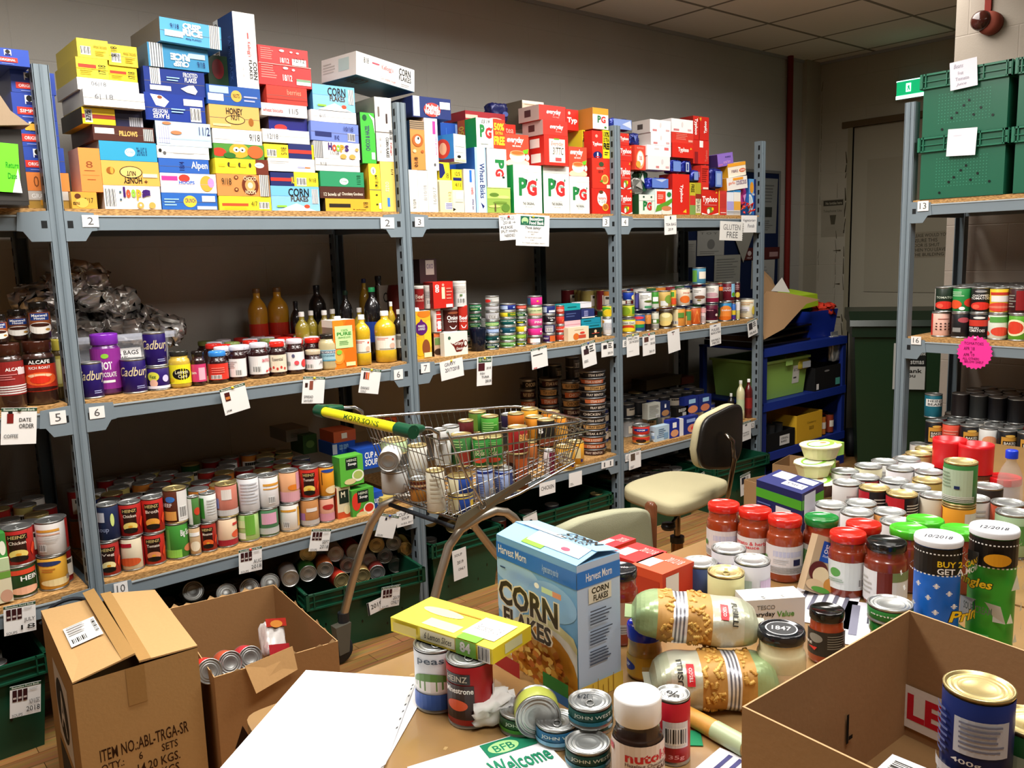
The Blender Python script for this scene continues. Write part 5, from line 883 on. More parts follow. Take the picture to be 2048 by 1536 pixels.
stack(F7,900,1045,[(988,930,'5aa044',JW('G'),'leaf green fish tin on the board, third column'),(928,866,'6aa850',JW('G'),'leaf green fish tin, second up in the third column'),(864,792,'0f4a5c',[El(.2,.4,.08,.25,'w'),Tx('Bay',.6,.3,.9,.6,'C')],'petrol blue fish tin in the third column'),(790,720,tl,JW('Q'),'teal fish tin in the third column'),(716,655,'e8d030',[Rc(.5,0,1,1,'3a6a2c'),Tx('TUNA',.6,.3,.9,.7,'y')],'yellow and green fish tin in the third column'),(650,583,'1c2c7c',[Rc(.1,.1,.5,.9,'b8ccec'),El(.78,.5,.06,.2,'C')],'navy and pale blue fish tin on top of the third column')],Z2F,name='fish_tin')
stack(F7,1045,1142,[(972,915,'2a5a1c',JW('y'),'dark green fish tin on the board, fourth column'),(912,852,'7aa83a',[El(.4,.5,.3,.35,'a8c850')],'lime green fish tin in the fourth column'),(850,778,'e8c828',[Rc(.7,.1,.95,.9,'e4e0cc')],'yellow fish tin in the fourth column'),(776,712,'1c4a24',JW('y'),'dark green fish tin with yellow print in the fourth column'),(708,642,'14482c',JW(),'bottle green fish tin in the fourth column'),(635,583,'c83428',[Rc(.2,.2,.8,.8,'e07060')],'small red tin on top of the fourth column')],Z2F)
stack(F7,1150,1285,[(955,882,'2a1c1c',[Rc(0,0,.55,1,'c86a4a'),bc()[0:1]],'black and red tin on the board, fifth column'),(878,795,'e0308c',[Pg('w',(.1,.5),(.4,.3),(.12,.4)),El(.8,.5,.05,.14,'w')],'hot pink salmon tin in the fifth column'),(792,708,'e04a94',[Tx('PINK',.5,.35,.9,.7,'w')],'pink salmon tin under the green tub, fifth column'),(702,602,'c0c898',[Tx('JOHN WEST',.3,.55,.85,.75,'3a7a3a'),Rc(.2,.1,.9,.3,'d89080')],'pale green and peach tub-shaped tin, fifth column'),(596,505,'e0308c',[Rc(0,0,.32,1,'3a5a7a'),El(.62,.5,.04,.1,'y')],'wide pink salmon tin on top of the fifth column')],Z2F,name='fish_tin')
stack(F7,1288,1402,[(945,866,'3a1c5c',[Rc(.55,0,1,1,'c8602a'),Tx('CURRY',.08,.4,.5,.7,'w')],'purple and orange tin on the board, sixth column'),(862,768,'1c2048',bc('a8a8b8'),'navy barcode tin in the sixth column'),(765,686,'16161c',[Tx('TAPAS',.45,.55,.9,.8,'w'),El(.65,.3,.08,.1,'w')],'black tin with white print in the sixth column'),(683,595,'1c2a6c',[Rc(.0,.1,.4,.9,'b8c4e0'),Rc(.5,.1,.9,.4,'w')],'navy and white tin on top of the sixth column')],Z2F)
stack(F7,1408,1485,[(935,868,'b83024',[Pg('e8e0d0',(.2,.5),(.8,.7),(.7,.5))],'red sardine tin on the board, seventh column'),(866,790,'c03428',[Tx('MACKEREL',.1,.4,.9,.6,'w')],'red mackerel tin, seventh column'),(788,700,'c83c30',[Pg('e8c030',(.2,.3),(.8,.6),(.7,.3))],'red tin third up, seventh column'),(698,610,'c04030',[El(.5,.5,.3,.2,'e0a090')],'red tin on top of the seventh column')],Z2F,2.94,name='fish_tin')
for r_,c,ops,lab in(((1488,728,1632,800),'d8b0b8',[Rc(0,.45,1,.55,'c08898')],'pale pink flat fish tin lying on the cream carton'),((1486,636,1632,726),'18204c',[Ln(.1,.3,.9,.8,2,'4a5a8a')],'navy flat fish tin pair under the teal one'),((1484,578,1630,634),'1c9aa0',[Ln(.2,.3,.8,.7,1,'0f5a60')],'teal flat fish tin on the navy pair'),
((1710,800,1822,848),'14201c',[El(.5,.5,.1,.3,'e8c8a0'),Rc(.2,.1,.8,.2,'c84a3a')],'black flat fish tin with a gold crest, upper'),((1712,850,1824,896),'14201c',[El(.5,.5,.1,.3,'e8c8a0'),Rc(.2,.1,.8,.2,'c84a3a')],'black flat fish tin with a gold crest, on the board'),
((1642,706,1812,752),'1c8aa4',[Rc(.1,.4,.5,.6,'0f5a60')],'teal flat fish tin on another beside the corn tin'),((1644,754,1816,797),'2090a8',[Rc(.4,.4,.9,.6,'0f5a60')],'teal flat fish tin just above the black ones'),((1640,622,1756,702),'2a3468',[Bar(.2,.2,.5,.8,0,'B','v'),Rc(0,-.0,1,.12,'e8e4e0')],'navy flat fish tin with barcode beside the corn tin')):
 o=shelf_box(F7,r_,c,ops,lab,Z2F,name='fish_tin',cat='fish tin',fix=False,yf=2.945,D=.07,m='label')
shelf_box(F7,(1520,798,1706,918),'e8d4b4',[Ln(.3,.75,.8,.82,1,'b08a60'),El(.38,.3,.14,.25,'d8702a'),Rc(.5,.15,.85,.4,'c84a34'),El(.68,.55,.12,.08,'d83a2a')],'cream carton picturing orange sauce, at the edge by the flat tins',Z2F,name='food_carton',cat='food carton',fix=False,yf=2.91,D=.03).location.z=Z2F
shelf_box(F7,(1628,562,1730,612),'e0e0e4',[Rc(0,.85,1,1,'c8c8d0')],'small white plastic tub on the flat fish tins',Z2F,name='food_tub',cat='food tub',fix=False,yf=2.96,D=.06)
# fill the flat tins' hidden under-stack
stack(F7,1828,1932,[(862,704,'dcdcdc',[El(.15,.85,.14,.1,'e89a30'),Ln(.3,.3,.9,.8,6,'c0c0c8')],'white tin under the sweetcorn tin beside the third post'),(702,585,'c8c030',[El(.35,.75,.3,.18,'4aa02a'),El(.55,.4,.34,.35,'e8cc30'),El(.55,.4,.26,.26,'d8b820')],'sweetcorn tin beside the third post')],Z2F,2.93)
S4=[ # bay four, lower layer: x0, x1, bottom, top, ...
(212,290,600,508,'c8c828',[Rc(.1,.6,.9,.9,'e8e8d8'),Tx('Green Giant',.2,.65,.8,.85,'k'),El(.5,.38,.3,.2,'c8402a'),El(.5,.2,.32,.16,'e8d028')],'mango tin with a yellow label just past the third post'),
(292,348,588,475,'2a5a9c',[El(.5,.85,.3,.1,'d83a4a'),El(.5,.5,.4,.16,'e89a40'),Rc(.3,.2,.8,.42,'2a8a4a')],'blue fruit tin, second past the third post'),
(348,392,585,475,'c8803a',[Rc(0,0,1,.4,'2a1a14'),Pg('2a6a2c',(.1,.95),(.6,.9),(.4,.7))],'orange and dark tin, third past the third post'),
(394,441,578,462,'c8c8b8',[Rc(0,.35,1,.62,'4a7a2c'),Rc(.3,.4,.6,.58,'w'),[Rc(0,.06+i*.08,1,.1+i*.08,'e')for i in range(3)]],'green and white striped tin in the lower layer'),
(460,528,573,452,'3a2c18',[El(.5,.55,.38,.35,'d8c880'),El(.5,.72,.2,.14,'f0e8b0'),El(.45,.25,.3,.16,'e0c878')],'new potato tin with a cream oval in the lower layer'),
(538,606,566,446,'d89040',[Rc(.1,0,.5,1,'e8d8a8'),Bar(.1,.1,.5,.3),Rc(.5,.5,.8,.8,'5a8a3a')],'orange and cream tin in the lower layer, centre'),
(606,650,560,448,'c87a30',[Rc(.3,.3,.8,.9,'4a8a4a'),Rc(0,0,.4,.6,'e0b060')],'carrot tin peeking between two others'),
(650,706,552,438,'c85a24',[Pg('e88a3a',(.2,.1),(.35,.9),(.5,.1)),Pg('f0a050',(.5,.15),(.65,.95),(.8,.1))],'orange carrot tin in the lower layer'),
(706,741,545,434,'dcc8c8',[Ln(.1,.1,.9,.5,4,'e'),Rc(0,.7,1,1,'d8a0a0')],'pale pink tin wedged beside the maroon one'),
(741,818,534,415,'5a1430',[El(.55,.5,.36,.3,'3a0c20'),El(.78,.42,.08,.08,'e8d8c8'),Tx('beans',.2,.68,.6,.76,'e8a0b0'),Rc(0,0,1,.1,'c8c8c0')],'maroon kidney bean tin in the lower layer'),
(824,906,528,406,'2f86b8',[El(.55,.45,.38,.42,'e88a3a'),Tx('baked',.35,.55,.85,.66,'w'),El(.15,.5,.12,.3,'3a8a4a'),El(.5,.12,.4,.12,'d86a1c')],'blue tin picturing orange beans in the lower layer'),
(905,932,518,405,'3a6ab8',[Rc(0,.3,1,.6,'e0c030'),Rc(0,.0,1,.25,'4a2c7c')],'blue and yellow tin edge beside the bean picture tin'),
(932,960,512,388,'d8d48a',[Rc(0,.5,1,1,'e4e0e0')],'pale yellow tin edge beside the big cream tin'),
]
for x0,x1,yb,yt,c,ops,lab in S4:stack(F8,x0,x1,[(yb,yt,c,ops,lab)],Z2F,2.925,rr=.0372 if x1-x0>50 else None,name='vegetable_tin')
stack(F8,960,1050,[(508,382,'e4dcc0',[Rc(.0,.35,.6,.62,'e8e6ec'),Bar(.05,.2,.2,.5),Ln(.2,.25,.6,.5,3),El(.82,.4,.1,.25,'d8c040'),Ln(.2,.7,.8,.9,2,'d8a878')],'big cream-labelled tin alone at the end of the shelf')],Z2F,2.93)
UP=[
(206,285,503,420,'b8c030',[El(.3,.5,.3,.4,'8aa828'),Rc(.7,.2,1,.9,'4a8a2c')],'green pear tin stacked on the mango tin'),(206,280,417,358,'1c3ca0',[El(.9,.3,.2,.4,'e8d890')],'blue tin topmost just past the third post'),
(286,315,470,352,'2a2860',[Rc(.2,.1,.6,.9,'4a4a90')],'navy tin edge in the upper layer'),(315,393,463,348,'e6e6e2',[El(.72,.45,.24,.08,'5a6a2c'),Rc(.5,.02,.95,.16,'3a8a5c'),Ln(.3,.6,.8,.9,3,'b8b8b0')],'white green-lentil tin in the upper layer'),
(393,440,461,347,'3a8a2c',[Rc(.3,.4,.8,.7,'w'),Rc(0,0,1,.25,'c0c4b8')],'green tin with a white panel in the upper layer'),(441,515,440,332,'c8a85c',[Pg('B',(0,.9),(.3,1),(.3,.7),(0,.6)),Rc(.35,.05,.7,.4,'e0e0dc'),El(.75,.5,.2,.3,'7a9a3a')],'multicoloured vegetable tin in the upper layer'),
(514,552,441,326,'d8b040',[Rc(.3,.1,.9,.5,'d8502a'),Rc(.2,.6,.6,.9,'4a9a3a')],'vegetable tin edge beside the orange spaghetti tin'),(555,640,437,323,'e0d0b8',[El(.6,.35,.26,.24,'e0702a'),Tx('soup',.5,.7,.85,.8,'c84a2a'),Rc(.05,.3,.2,.7,'e')],'cream tin picturing an orange slice in the upper layer'),
(665,740,433,322,'dcd8d4',[El(.55,.4,.28,.12,'7a4a34'),Ln(.2,.7,.6,.9,2,'b0aca4'),El(.5,.2,.1,.06,'7a6a34')],'white tin with brown beans beneath the lone top tin'),(750,822,420,303,'e0dcd4',[El(.5,.45,.34,.14,'c8a0a8'),Rc(0,0,1,.25,'8a1c3c'),Ln(.2,.65,.7,.9,3,'b0aca4')],'white and crimson kidney bean tin in the upper layer'),
(822,850,418,305,'3a2018',[Rc(.2,.7,.9,.95,'e8701c')],'dark tin with orange flash in the upper layer'),(850,925,405,285,'6a1424',[Tx('KIDNEY',.1,.7,.65,.8,'e8d8d8'),Tx('BEANS',.1,.56,.65,.67,'e8d8d8'),Rc(.66,.2,1,1,'8ac0e0'),El(.8,.35,.12,.14,'5aa02a')],'dark red kidney bean tin in the upper layer'),
(925,960,388,268,'4a1420',[El(.55,.3,.32,.16,'d8c050'),Ln(.2,.6,.8,.9,3,'c8a0a0')],'maroon chickpea tin last in the upper layer'),(665,740,320,212,'4a8aa8',[Rc(.1,.1,.4,.9,'6aa84a'),Rc(.5,.3,.9,.8,'e8e0d0')],'lone blue and green vegetable tin standing above all the others')]
zt=Z2F+.1105
for k,(x0,x1,yb,yt,c,ops,lab)in enumerate(UP):
 zz=zt+(.11 if 'lone blue' in lab else 0)-(.03 if k==0 else 0)
 if k==1:zz=zt+.055
 stack(F8,x0,x1,[(yb,yt,c,ops,lab)],zz,2.935 if k>1 else 2.925,rr=.0368 if x1-x0>50 and k>1 else None,name='vegetable_tin')
 # packed dark rows of tins: lower and upper layer
def rows(X0,X1,Y0,nrow,z,layers,pitch,r,h,cols,label,group,seed,skip=None,name='tin_can',jit=.004):
 rnd=random.Random(seed)
 for row in range(nrow):
  Y=Y0+row*pitch;X=X0+(row%2)*pitch*.5;n=0
  while X<X1:
   top=layers-(1 if rnd.random()<.12 and layers>1 else 0)
   for L in range(top):
    if skip and skip(X,Y,L):continue
    c=cols[rnd.randrange(len(cols))]
    o=link(name,tin_plain(r,h,c,GOLD if rnd.random()<.2 else STEEL,[Rc(.2,.15,.8,.8,'e8e0d0' if c!='dcd8d0' else 'c8602a'),Rc(.3,.6,.7,.75,'k')]),None,(X+rnd.uniform(-jit,jit),Y+rnd.uniform(-jit,jit),z+L*(h+.0008)),(0,0,rnd.uniform(-1,1)));tag(o,label,'tin',group)
   X+=pitch
MIX=['8c1c1c','dcd8d0','2a5a30','c87a30','1c2c5a','b8a860','7a1c24']
rows(3.24,4.3,3.06,5,Z2F,2,.0785,.0368,.109,MIX,'unlit tin in the packed rows behind the vegetable tins','tins packed behind the vegetable tins',1,name='vegetable_tin')
rows(2.42,3.06,3.08,3,Z2F,2,.09,.042,.062,['2a5a30','1c2c5a','b0b0ac','5a1c20'],'shaded fish tin in the rows behind the coloured columns','fish tins packed behind the coloured columns',2,name='fish_tin')
# ============================================================ bottom shelf: soups
FA=Fr(0,880,.2344);FB=Fr(400,860,.2343);FC=Fr(330,1080,.297);FD=Fr(1080,760,.2246)
sv=lambda c='e8a870':[El(.5,.3,.3,.2,c),Rc(.2,.7,.8,.85,'w')]
SO=[
(FA,38,312,[(1330,1055,'20401c',[Rc(.3,.78,1,.95,'d8482c'),Tx('HEIN',.5,.55,.95,.72,'w',bold=.02),El(.6,.2,.35,.14,'e8b090')],'green and orange soup tin under a red chicken soup tin, lowest shelf edge'),(1060,742,'a82420',HZ('Chicken'),'red soup tin with black badge over the green and orange tin')]),
(FA,305,568,[(1290,1000,'e0a83c',[El(.4,.85,.3,.08,'2a3a6a'),Rc(.12,.45,.16,.8,'6a4a1c'),Ln(.25,.55,.6,.7,2,'c8702a'),El(.6,.2,.4,.12,'ecd8a0'),Rc(.8,.2,.95,.35,'b0a090')],'golden yellow soup tin at the edge beside the first post'),(1005,712,'dcd8d4',[Rc(.15,.75,.7,.83,'e0a03c'),Rc(.15,.64,.7,.68,'d8a890'),Bar(.2,.1,.38,.35),Ln(.2,.4,.8,.6,3,'c0bab4')],'white soup tin standing on the golden yellow one')]),
(FA,835,1030,[(1190,895,'9c2420',HZ('Veg',b='f0e0a0'),'red soup tin with black badge, first on the board past the first post'),(915,605,'1c2848',[Rc(.1,.55,.4,.85,'c8c8d0'),El(.62,.6,.06,.2,'c8d880'),Tx('soup',.15,.2,.5,.35,'8a94b4')],'navy soup tin, first in the upper layer past the first post')]),
(FA,1030,1232,[(1130,845,'d8ccb0',[Rc(0,0,.08,1,'9a1c24'),Rc(.1,.75,.5,.88,'b01c30'),El(.4,.25,.35,.14,'c8552a'),Rc(.85,0,1,1,'9a1c24')],'cream soup tin with a burgundy band, lower layer'),(855,565,'a82420',HZ('Chicken'),'red chicken soup tin, upper layer past the navy one')]),
(FA,1215,1410,[(1075,805,'b02820',HZ('Tomato',b='d88a60'),'red soup tin, lower layer under the scotch broth tin'),(820,520,'b0241c',HZ('Broth',b='e8a040'),'red soup tin lettered for broth, upper layer')]),
(FA,1400,1605,[(1040,735,'3f8a34',[Rc(.1,.2,.3,.9,'6ab050'),Tx('Big Soup',.6,.6,.98,.85,'w',bold=.02),El(.85,.25,.18,.12,'c87a50'),Rc(0,0,.6,.25,'8ac850')],'green big soup tin, lower layer'),(735,445,'5a2c1c',[Rc(.55,0,1,1,'e4e2de'),El(.35,.75,.14,.1,'3a7ac8'),Rc(.05,.05,.5,.35,'e0a050'),Tx('BEEF',.1,.5,.4,.62,'w'),Bar(.6,.1,.8,.5)],'half brown, half white soup tin with gold rim, upper layer','g')]),
(FA,1602,1700,[(970,722,'c8a880',sv('e8dcc0'),'beige soup tin, narrow view, lower layer'),(720,465,'4a7a3c',[Rc(0,0,.4,1,'e4e2dc'),El(.7,.5,.2,.15,'c8442a')],'green and white vegetable soup tin, narrow view, upper layer')]),
(FA,1700,1848,[(930,682,'96241c',HZ('Minestrone',b='d8602a'),'red minestrone tin, lower layer before the pink can'),(682,432,'e2e4e0',[Rc(.12,.1,.35,.9,'3f8a34'),Ln(.45,.2,.9,.85,6,'c4c6c4')],'white soup tin with a green strip, upper layer')]),
(FB,133,322,[(1022,772,'e4c8a8',[Rc(0,.0,1,.22,'9a2430'),El(.85,.4,.2,.14,'d85a3a'),Rc(.05,.05,.2,.35,'w'),Rc(.7,.75,.95,.85,'c83a3a')],'cream soup tin with a burgundy foot, lower layer mid shelf'),(742,462,'c87a68',[Rc(.35,.55,.65,.9,'e8e0d8'),Rc(0,.0,1,.2,'c8c4c0'),Rc(0,.25,.25,.6,'8a90c8')],'salmon pink soup tin with a white price label','g')]),
(FB,325,510,[(980,738,'a8cc80',[Rc(.4,.2,.7,1,'6aa83c'),Rc(.1,.05,.4,.3,'e8ecd8'),Rc(.1,.5,.4,.8,'d0e0a8')],'pale green soup tin, lower layer mid shelf'),(742,440,'dfe0e2',[Rc(0,.1,.14,.9,'6aa83c'),Ln(.25,.2,.9,.9,7,'c0c2c8')],'white soup tin dense with small print, upper layer')]),
(FB,492,672,[(942,702,'4a7a54',[Rc(.3,.45,.8,.9,'d8a0b8'),Rc(0,.05,1,.3,'b8bab8')],'dark green soup tin with a pink panel, lower layer'),(702,428,'e2e0de',[Rc(.35,.72,.95,.8,'e0a03c'),Rc(.35,.6,.95,.64,'e0a03c'),Bar(.5,.1,.7,.35)],'white soup tin with two orange lines, upper layer')]),
(FB,680,850,[(912,676,'e0dcd4',[Rc(.2,.75,.75,.84,'e0a03c'),Rc(.8,.1,1,.9,'d8a850'),Bar(.3,.1,.5,.35)],'white soup tin with an orange line, lower layer'),(668,395,'e0a87c',[Rc(0,0,1,.35,'d8a0a8'),El(.65,.5,.2,.1,'e0802a'),Rc(.75,.4,1,1,'d898a8')],'orange and pink soup tin, upper layer')]),
(FB,855,1018,[(862,628,'b8804c',[Rc(.4,.55,.8,.7,'e0d8d0'),Rc(0,0,1,.2,'b0acA8'.lower()),Rc(.1,.2,.35,.5,'9a6aa0')],'brown soup tin, lower layer near the cartons'),(628,368,'b8281c',HZ('Tomato',b='e8d060'),'bright red soup tin, upper layer near the cartons')]),
(FB,1012,1148,[(808,596,'d8a088',[Rc(0,0,1,.35,'c88a9a'),El(.6,.65,.25,.12,'b02c2c')],'peach soup tin, last of the lower layer'),(600,335,'e0982c',[Rc(.3,.4,.34,.85,'4a3418'),El(.75,.2,.3,.14,'ecd0a0'),El(.6,.9,.3,.06,'2a4a9a')],'orange soup tin, last of the upper layer')]),
]
for fr,x0,x1,it in SO:stack(fr,x0,x1,it,Z3F,2.935,name='soup_tin')
shelf_box(FA,(-40,1010,98,1392),'d8d0b0',[Rc(0,.55,1,.7,'6a9a3c'),El(.6,.15,.4,.14,'c89a80'),Rc(0,.72,1,1,'b8ccA0'.lower())],'cream soup carton cut by the photo edge on the lowest shelf',Z3F,name='soup_carton',cat='soup carton',yf=2.92,D=.06,fix=False)
shelf_box(FA,(-40,800,55,1008),'3a8a3c',[El(.6,.4,.3,.3,'e8ecd8')],'green soup tin pack on the cream carton at the photo edge',Z3F+.12,name='soup_carton',cat='soup carton',yf=2.93,D=.06,fix=False)
sp=lambda bg,c,t='Soup':[Rc(.25,.55,.75,.95,'14201c'),Tx('HEINZ',.3,.82,.72,.9,'d8e0c8'),Tx(t,.34,.66,.7,.78,'w',bold=.02),El(.75,.3,.26,.2,bg),El(.75,.32,.2,.14,c),El(.4,.14,.25,.1,'d8c890')]
shelf_box(FB,(1172,482,1288,768),'d8cca8',[Rc(.15,.5,.85,.9,'1c2a20'),Tx('M',.3,.68,.6,.86,'e8e0c0'),Rc(0,0,1,.25,'c8502a'),El(.7,.3,.25,.14,'e8d8a8')],'cream and orange soup carton standing under the green soup carton',Z3F,name='soup_carton',cat='soup carton',yf=2.95,D=.06,fix=False,side='d8603a')
shelf_box(FB,(1298,500,1488,752),'4a9a34',[El(.2,.6,.2,.3,'d83a2a'),El(.6,.15,.35,.2,'d83a2a')]+sp('e8e4d0','c8301c'),'green tomato soup carton with a black badge at the shelf edge',Z3F,name='soup_carton',cat='soup carton',yf=2.93,D=.06,fix=False,side='3a8a3a')
shelf_box(FB,(1195,222,1395,472),'5ab03c',sp('e8e8d0','a8b860'),'bright green soup carton with a black badge, stacked above the cream one',Z3F+.125,name='soup_carton',cat='soup carton',yf=2.94,D=.06,fix=False,side='4a9a3a')
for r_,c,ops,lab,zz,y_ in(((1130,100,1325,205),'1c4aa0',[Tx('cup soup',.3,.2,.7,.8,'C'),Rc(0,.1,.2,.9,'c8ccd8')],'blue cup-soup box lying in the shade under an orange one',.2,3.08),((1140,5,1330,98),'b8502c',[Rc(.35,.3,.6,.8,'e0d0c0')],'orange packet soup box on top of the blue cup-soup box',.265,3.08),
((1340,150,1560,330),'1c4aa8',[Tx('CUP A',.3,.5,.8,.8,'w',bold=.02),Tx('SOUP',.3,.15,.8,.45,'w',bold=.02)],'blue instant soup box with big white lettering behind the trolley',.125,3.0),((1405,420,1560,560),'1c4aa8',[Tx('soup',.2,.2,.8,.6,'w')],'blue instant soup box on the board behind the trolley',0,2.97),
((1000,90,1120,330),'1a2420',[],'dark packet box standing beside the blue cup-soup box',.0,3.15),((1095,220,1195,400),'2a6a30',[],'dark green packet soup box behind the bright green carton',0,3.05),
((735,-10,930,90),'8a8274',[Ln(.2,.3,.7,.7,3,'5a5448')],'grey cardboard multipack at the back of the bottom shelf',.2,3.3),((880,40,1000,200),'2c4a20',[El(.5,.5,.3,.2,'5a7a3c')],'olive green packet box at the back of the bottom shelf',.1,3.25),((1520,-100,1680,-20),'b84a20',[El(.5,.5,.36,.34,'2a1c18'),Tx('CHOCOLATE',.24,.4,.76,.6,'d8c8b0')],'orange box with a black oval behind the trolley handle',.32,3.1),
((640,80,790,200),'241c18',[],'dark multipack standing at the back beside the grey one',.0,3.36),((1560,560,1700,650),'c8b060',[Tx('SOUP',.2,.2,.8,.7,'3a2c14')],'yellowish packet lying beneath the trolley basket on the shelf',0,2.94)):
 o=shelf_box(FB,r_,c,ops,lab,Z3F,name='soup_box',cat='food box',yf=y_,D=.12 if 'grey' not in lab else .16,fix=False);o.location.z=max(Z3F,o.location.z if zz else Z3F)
MIX2=['8c1c1c','9c2420','dcd8d0','2a5a30','c87a30','8c1c1c','1c2c5a','b8a860']
LR='unlit soup tin packed behind the front soup tins'
rows(.71,1.52,3.02,6,Z3F,2,.081,.037,.109,MIX2,LR+' between the first two posts','soup tins packed between the first two posts',3,name='soup_tin')
rows(.0,.58,3.02,6,Z3F,2,.081,.037,.109,MIX2,LR+' short of the first post','soup tins packed short of the first post',4,name='soup_tin')
rows(3.25,4.28,3.16,4,Z3F,1,.105,.048,.085,['1c2c6a','a8acb0','2a3a8a','3a2c28','5a8a9a'],'shaded meat tin in the packed rows of the farthest bay','meat tins packed in the farthest bay',5,jit=.003,name='meat_tin')
rows(3.3,4.2,3.2,3,Z3F+.0875,1,.105,.045,.085,['1c2c6a','2c3038','2a2c30'],'shaded meat tin in the upper packed layer of the farthest bay','upper meat tins of the farthest bay',6,jit=.003,name='meat_tin')
# pie tins
def pies(fr,x0,x1,yt,ybot,n,yf,lab,group,seed,cols=('1a1414','3a1218','1a1414','c8683c','b85c38','14141c','c89a60')):
 x,y,r=spot_c(fr,x0,x1,(yt+ybot)/2,yf);zt=at(*fr((x0+x1)/2,yt),y=y).z;x=min(x,3.108-r);h=(zt-Z3F)/n;rnd=random.Random(seed)
 for i in range(n):
  c=cols[(i*5+seed)%len(cols)]if lab is None else '16100f';rr=r
  mb=MB();mb.lathe([(rr*.84,0),(rr*.88,.002),(rr*.96,h*.82),(rr,h*.86),(rr,h*.97),(rr*.97,h-.001),(rr*.9,h*.9),(0,h*.9)],28,'9a9ca0','tinplate',caps=1);fc=rnd.choice(cols)
  mb.lathe([(rr*.885,h*.06),(rr*.955,h*.8)],28,'16100f','label');ops=[Rc(.2,.05,.85,.9,fc)]+[Tx(rnd.choice(['FRAY BENTOS','STEAK & KIDNEY','CHICKEN','STEAK & ALE']),.35,.2,.8,.75,'e8dccc' if fc!='c89a60' else 'k')]
  mb.wrap(rr*.89,h*.08,h*.78,ops,r1=rr*.955,off=.0012)
  o=link('pie_tin',mb.mesh(),None,(x,y,Z3F+i*h),(0,0,face_cam(x,y)+rnd.uniform(-.35,.35)))
  tag(o,('pie tin, number %s up from the board in the tallest lit stack'%('one two three four five six seven eight nine ten eleven twelve thirteen fourteen'.split()[i]))if lab is None else lab,'pie tin',group)
pies(FD,398,640,-100,690,13,2.93,None,'lit stack of wide flat pie tins',1)
pies(F7,1455,1640,1265,1900,8,3.1,'black pie tin in the shaded stack just behind the lit one','second stack of pie tins',2)
pies(F7,1260,1440,1240,1900,8,3.2,'black pie tin in the shaded stack third from the third post','third stack of pie tins',3)
pies(F7,1085,1240,1245,1900,7,3.3,'black pie tin in the shaded stack farthest from the third post','fourth stack of pie tins',4)
for(a,b,c,d,e_)in((1345,1450,1145,1250,'dark tin standing on the third stack of pie tins'),(1490,1625,1085,1180,'dark tin topmost on the second stack of pie tins'),(1495,1625,1185,1265,'dark tin between its twin and the second stack of pies')):
 x,y,r=spot_c(F7,a,b,(c+d)/2,3.14 if a>1400 else 3.24);z0=at(*F7((a+b)/2,d),y=y).z;tag(link('tin_can',tin_plain(.037,.075,'24201c',STEEL,bc('5a5650')),None,(x,y,z0)),e_,'tin')
 # bay four, lowest shelf: lit front tins, flat meat tins, sauce bottles
stack(F8,270,382,[(1300,1245,'d8b050',[Rc(0,.4,1,1,'c83a2c'),El(.5,.4,.2,.3,'2a1a14'),El(.2,.25,.12,.2,'e07a3a')],'yellow and red ham tin on the board by the third post'),(1242,1180,'c8342c',[El(.5,.6,.3,.22,'1c3a8c'),Tx('HAM',.36,.5,.64,.7,'w')],'red ham tin with a blue oval stacked by the third post')],Z3F)
stack(F8,386,441,[(1270,1205,'b8c8d8',[Rc(.2,.2,.8,.6,'7a94b8')],'small pale blue tin beside the stacked ham tins')],Z3F)
SB=[((420,1157,508,1252),'b4ccdc',[Ln(.2,.2,.8,.85,5,'5a7a9a'),Rc(.6,.1,.9,.5,'7aa0c0')],'pale blue square meat tin printed with a nutrition table',0),((510,1132,572,1246),'1c2c8c',[El(.5,.25,.4,.2,'d89a70'),Rc(.3,.55,.7,.85,'w')],'blue square meat tin with a pink slice picture',0),((574,1132,598,1240),'dcdce0',[],'narrow white tin edge between blue meat tins',0),((600,1130,692,1240),'1c2c7c',[El(.6,.3,.34,.24,'d88a70'),Rc(.2,.66,.8,.86,'8aa0d8'),El(.6,.3,.1,.1,'e83a3a')],'wide blue meat tin with a pink slice picture, partly behind the swivel chair',0),
((370,1045,450,1143),'b8b8ac',[Ln(.1,.1,.9,.9,8,'94948a'),Bar(.6,.05,.9,.25)],'silver grey printed meat tin in the second row',.115),((452,1035,512,1130),'1c2850',[El(.5,.25,.4,.2,'a87a50'),Tx('i',.4,.6,.6,.85,'w')],'navy meat tin beside the silver grey one',.115),((552,1066,630,1130),'141414',[Tx('BEEF',.2,.5,.8,.8,'c8c8c0'),Bar(.5,.1,.8,.4)],'black meat tin with small print under the navy pair',.06),((606,1003,692,1112),'1c2c78',[El(.6,.25,.36,.22,'d88a60'),Rc(.3,.6,.8,.85,'C')],'navy meat tin with a pink slice, nearer of the upper pair',.115),((697,992,776,1095),'1a2a70',[El(.5,.25,.36,.22,'c87a58'),Rc(.3,.6,.8,.85,'C')],'navy meat tin with a pink slice, farther of the upper pair',.115)]
for r_,c,ops,lab,dz in SB:
 o=shelf_box(F8,r_,c,ops,lab,Z3F,name='meat_tin',cat='meat tin',yf=2.925 if not dz else 3.03,D=.04,fix=False,m='label');o.location.z=Z3F if not dz else max(o.location.z,Z3F)
for x0,x1,yb,yt,c,cap_,lab,lc in((936,990,1150,945,'d8d4a8','d8d8d0','salad cream bottle standing at the end of the lowest long shelf','b8c8a0'),(988,1040,1148,945,'5a1414','w','dark red ketchup bottle with a white cap at the end of the lowest long shelf','8a2420'),(880,925,1100,942,'1c1814','d8d8d0','dark sauce bottle with white cap behind the mayonnaise','5a5a50'),(822,886,1075,985,'e0dcc8','e8e4d4','squat mayonnaise bottle behind the swivel chair back','c8c4a0')):
 squash(F8,x0,x1,yb,yt,c,lab,lc,2.93 if yb>1120 else 3.0,h=.235 if yb>1120 else None,capc=cap_,lops=[],z=Z3F)
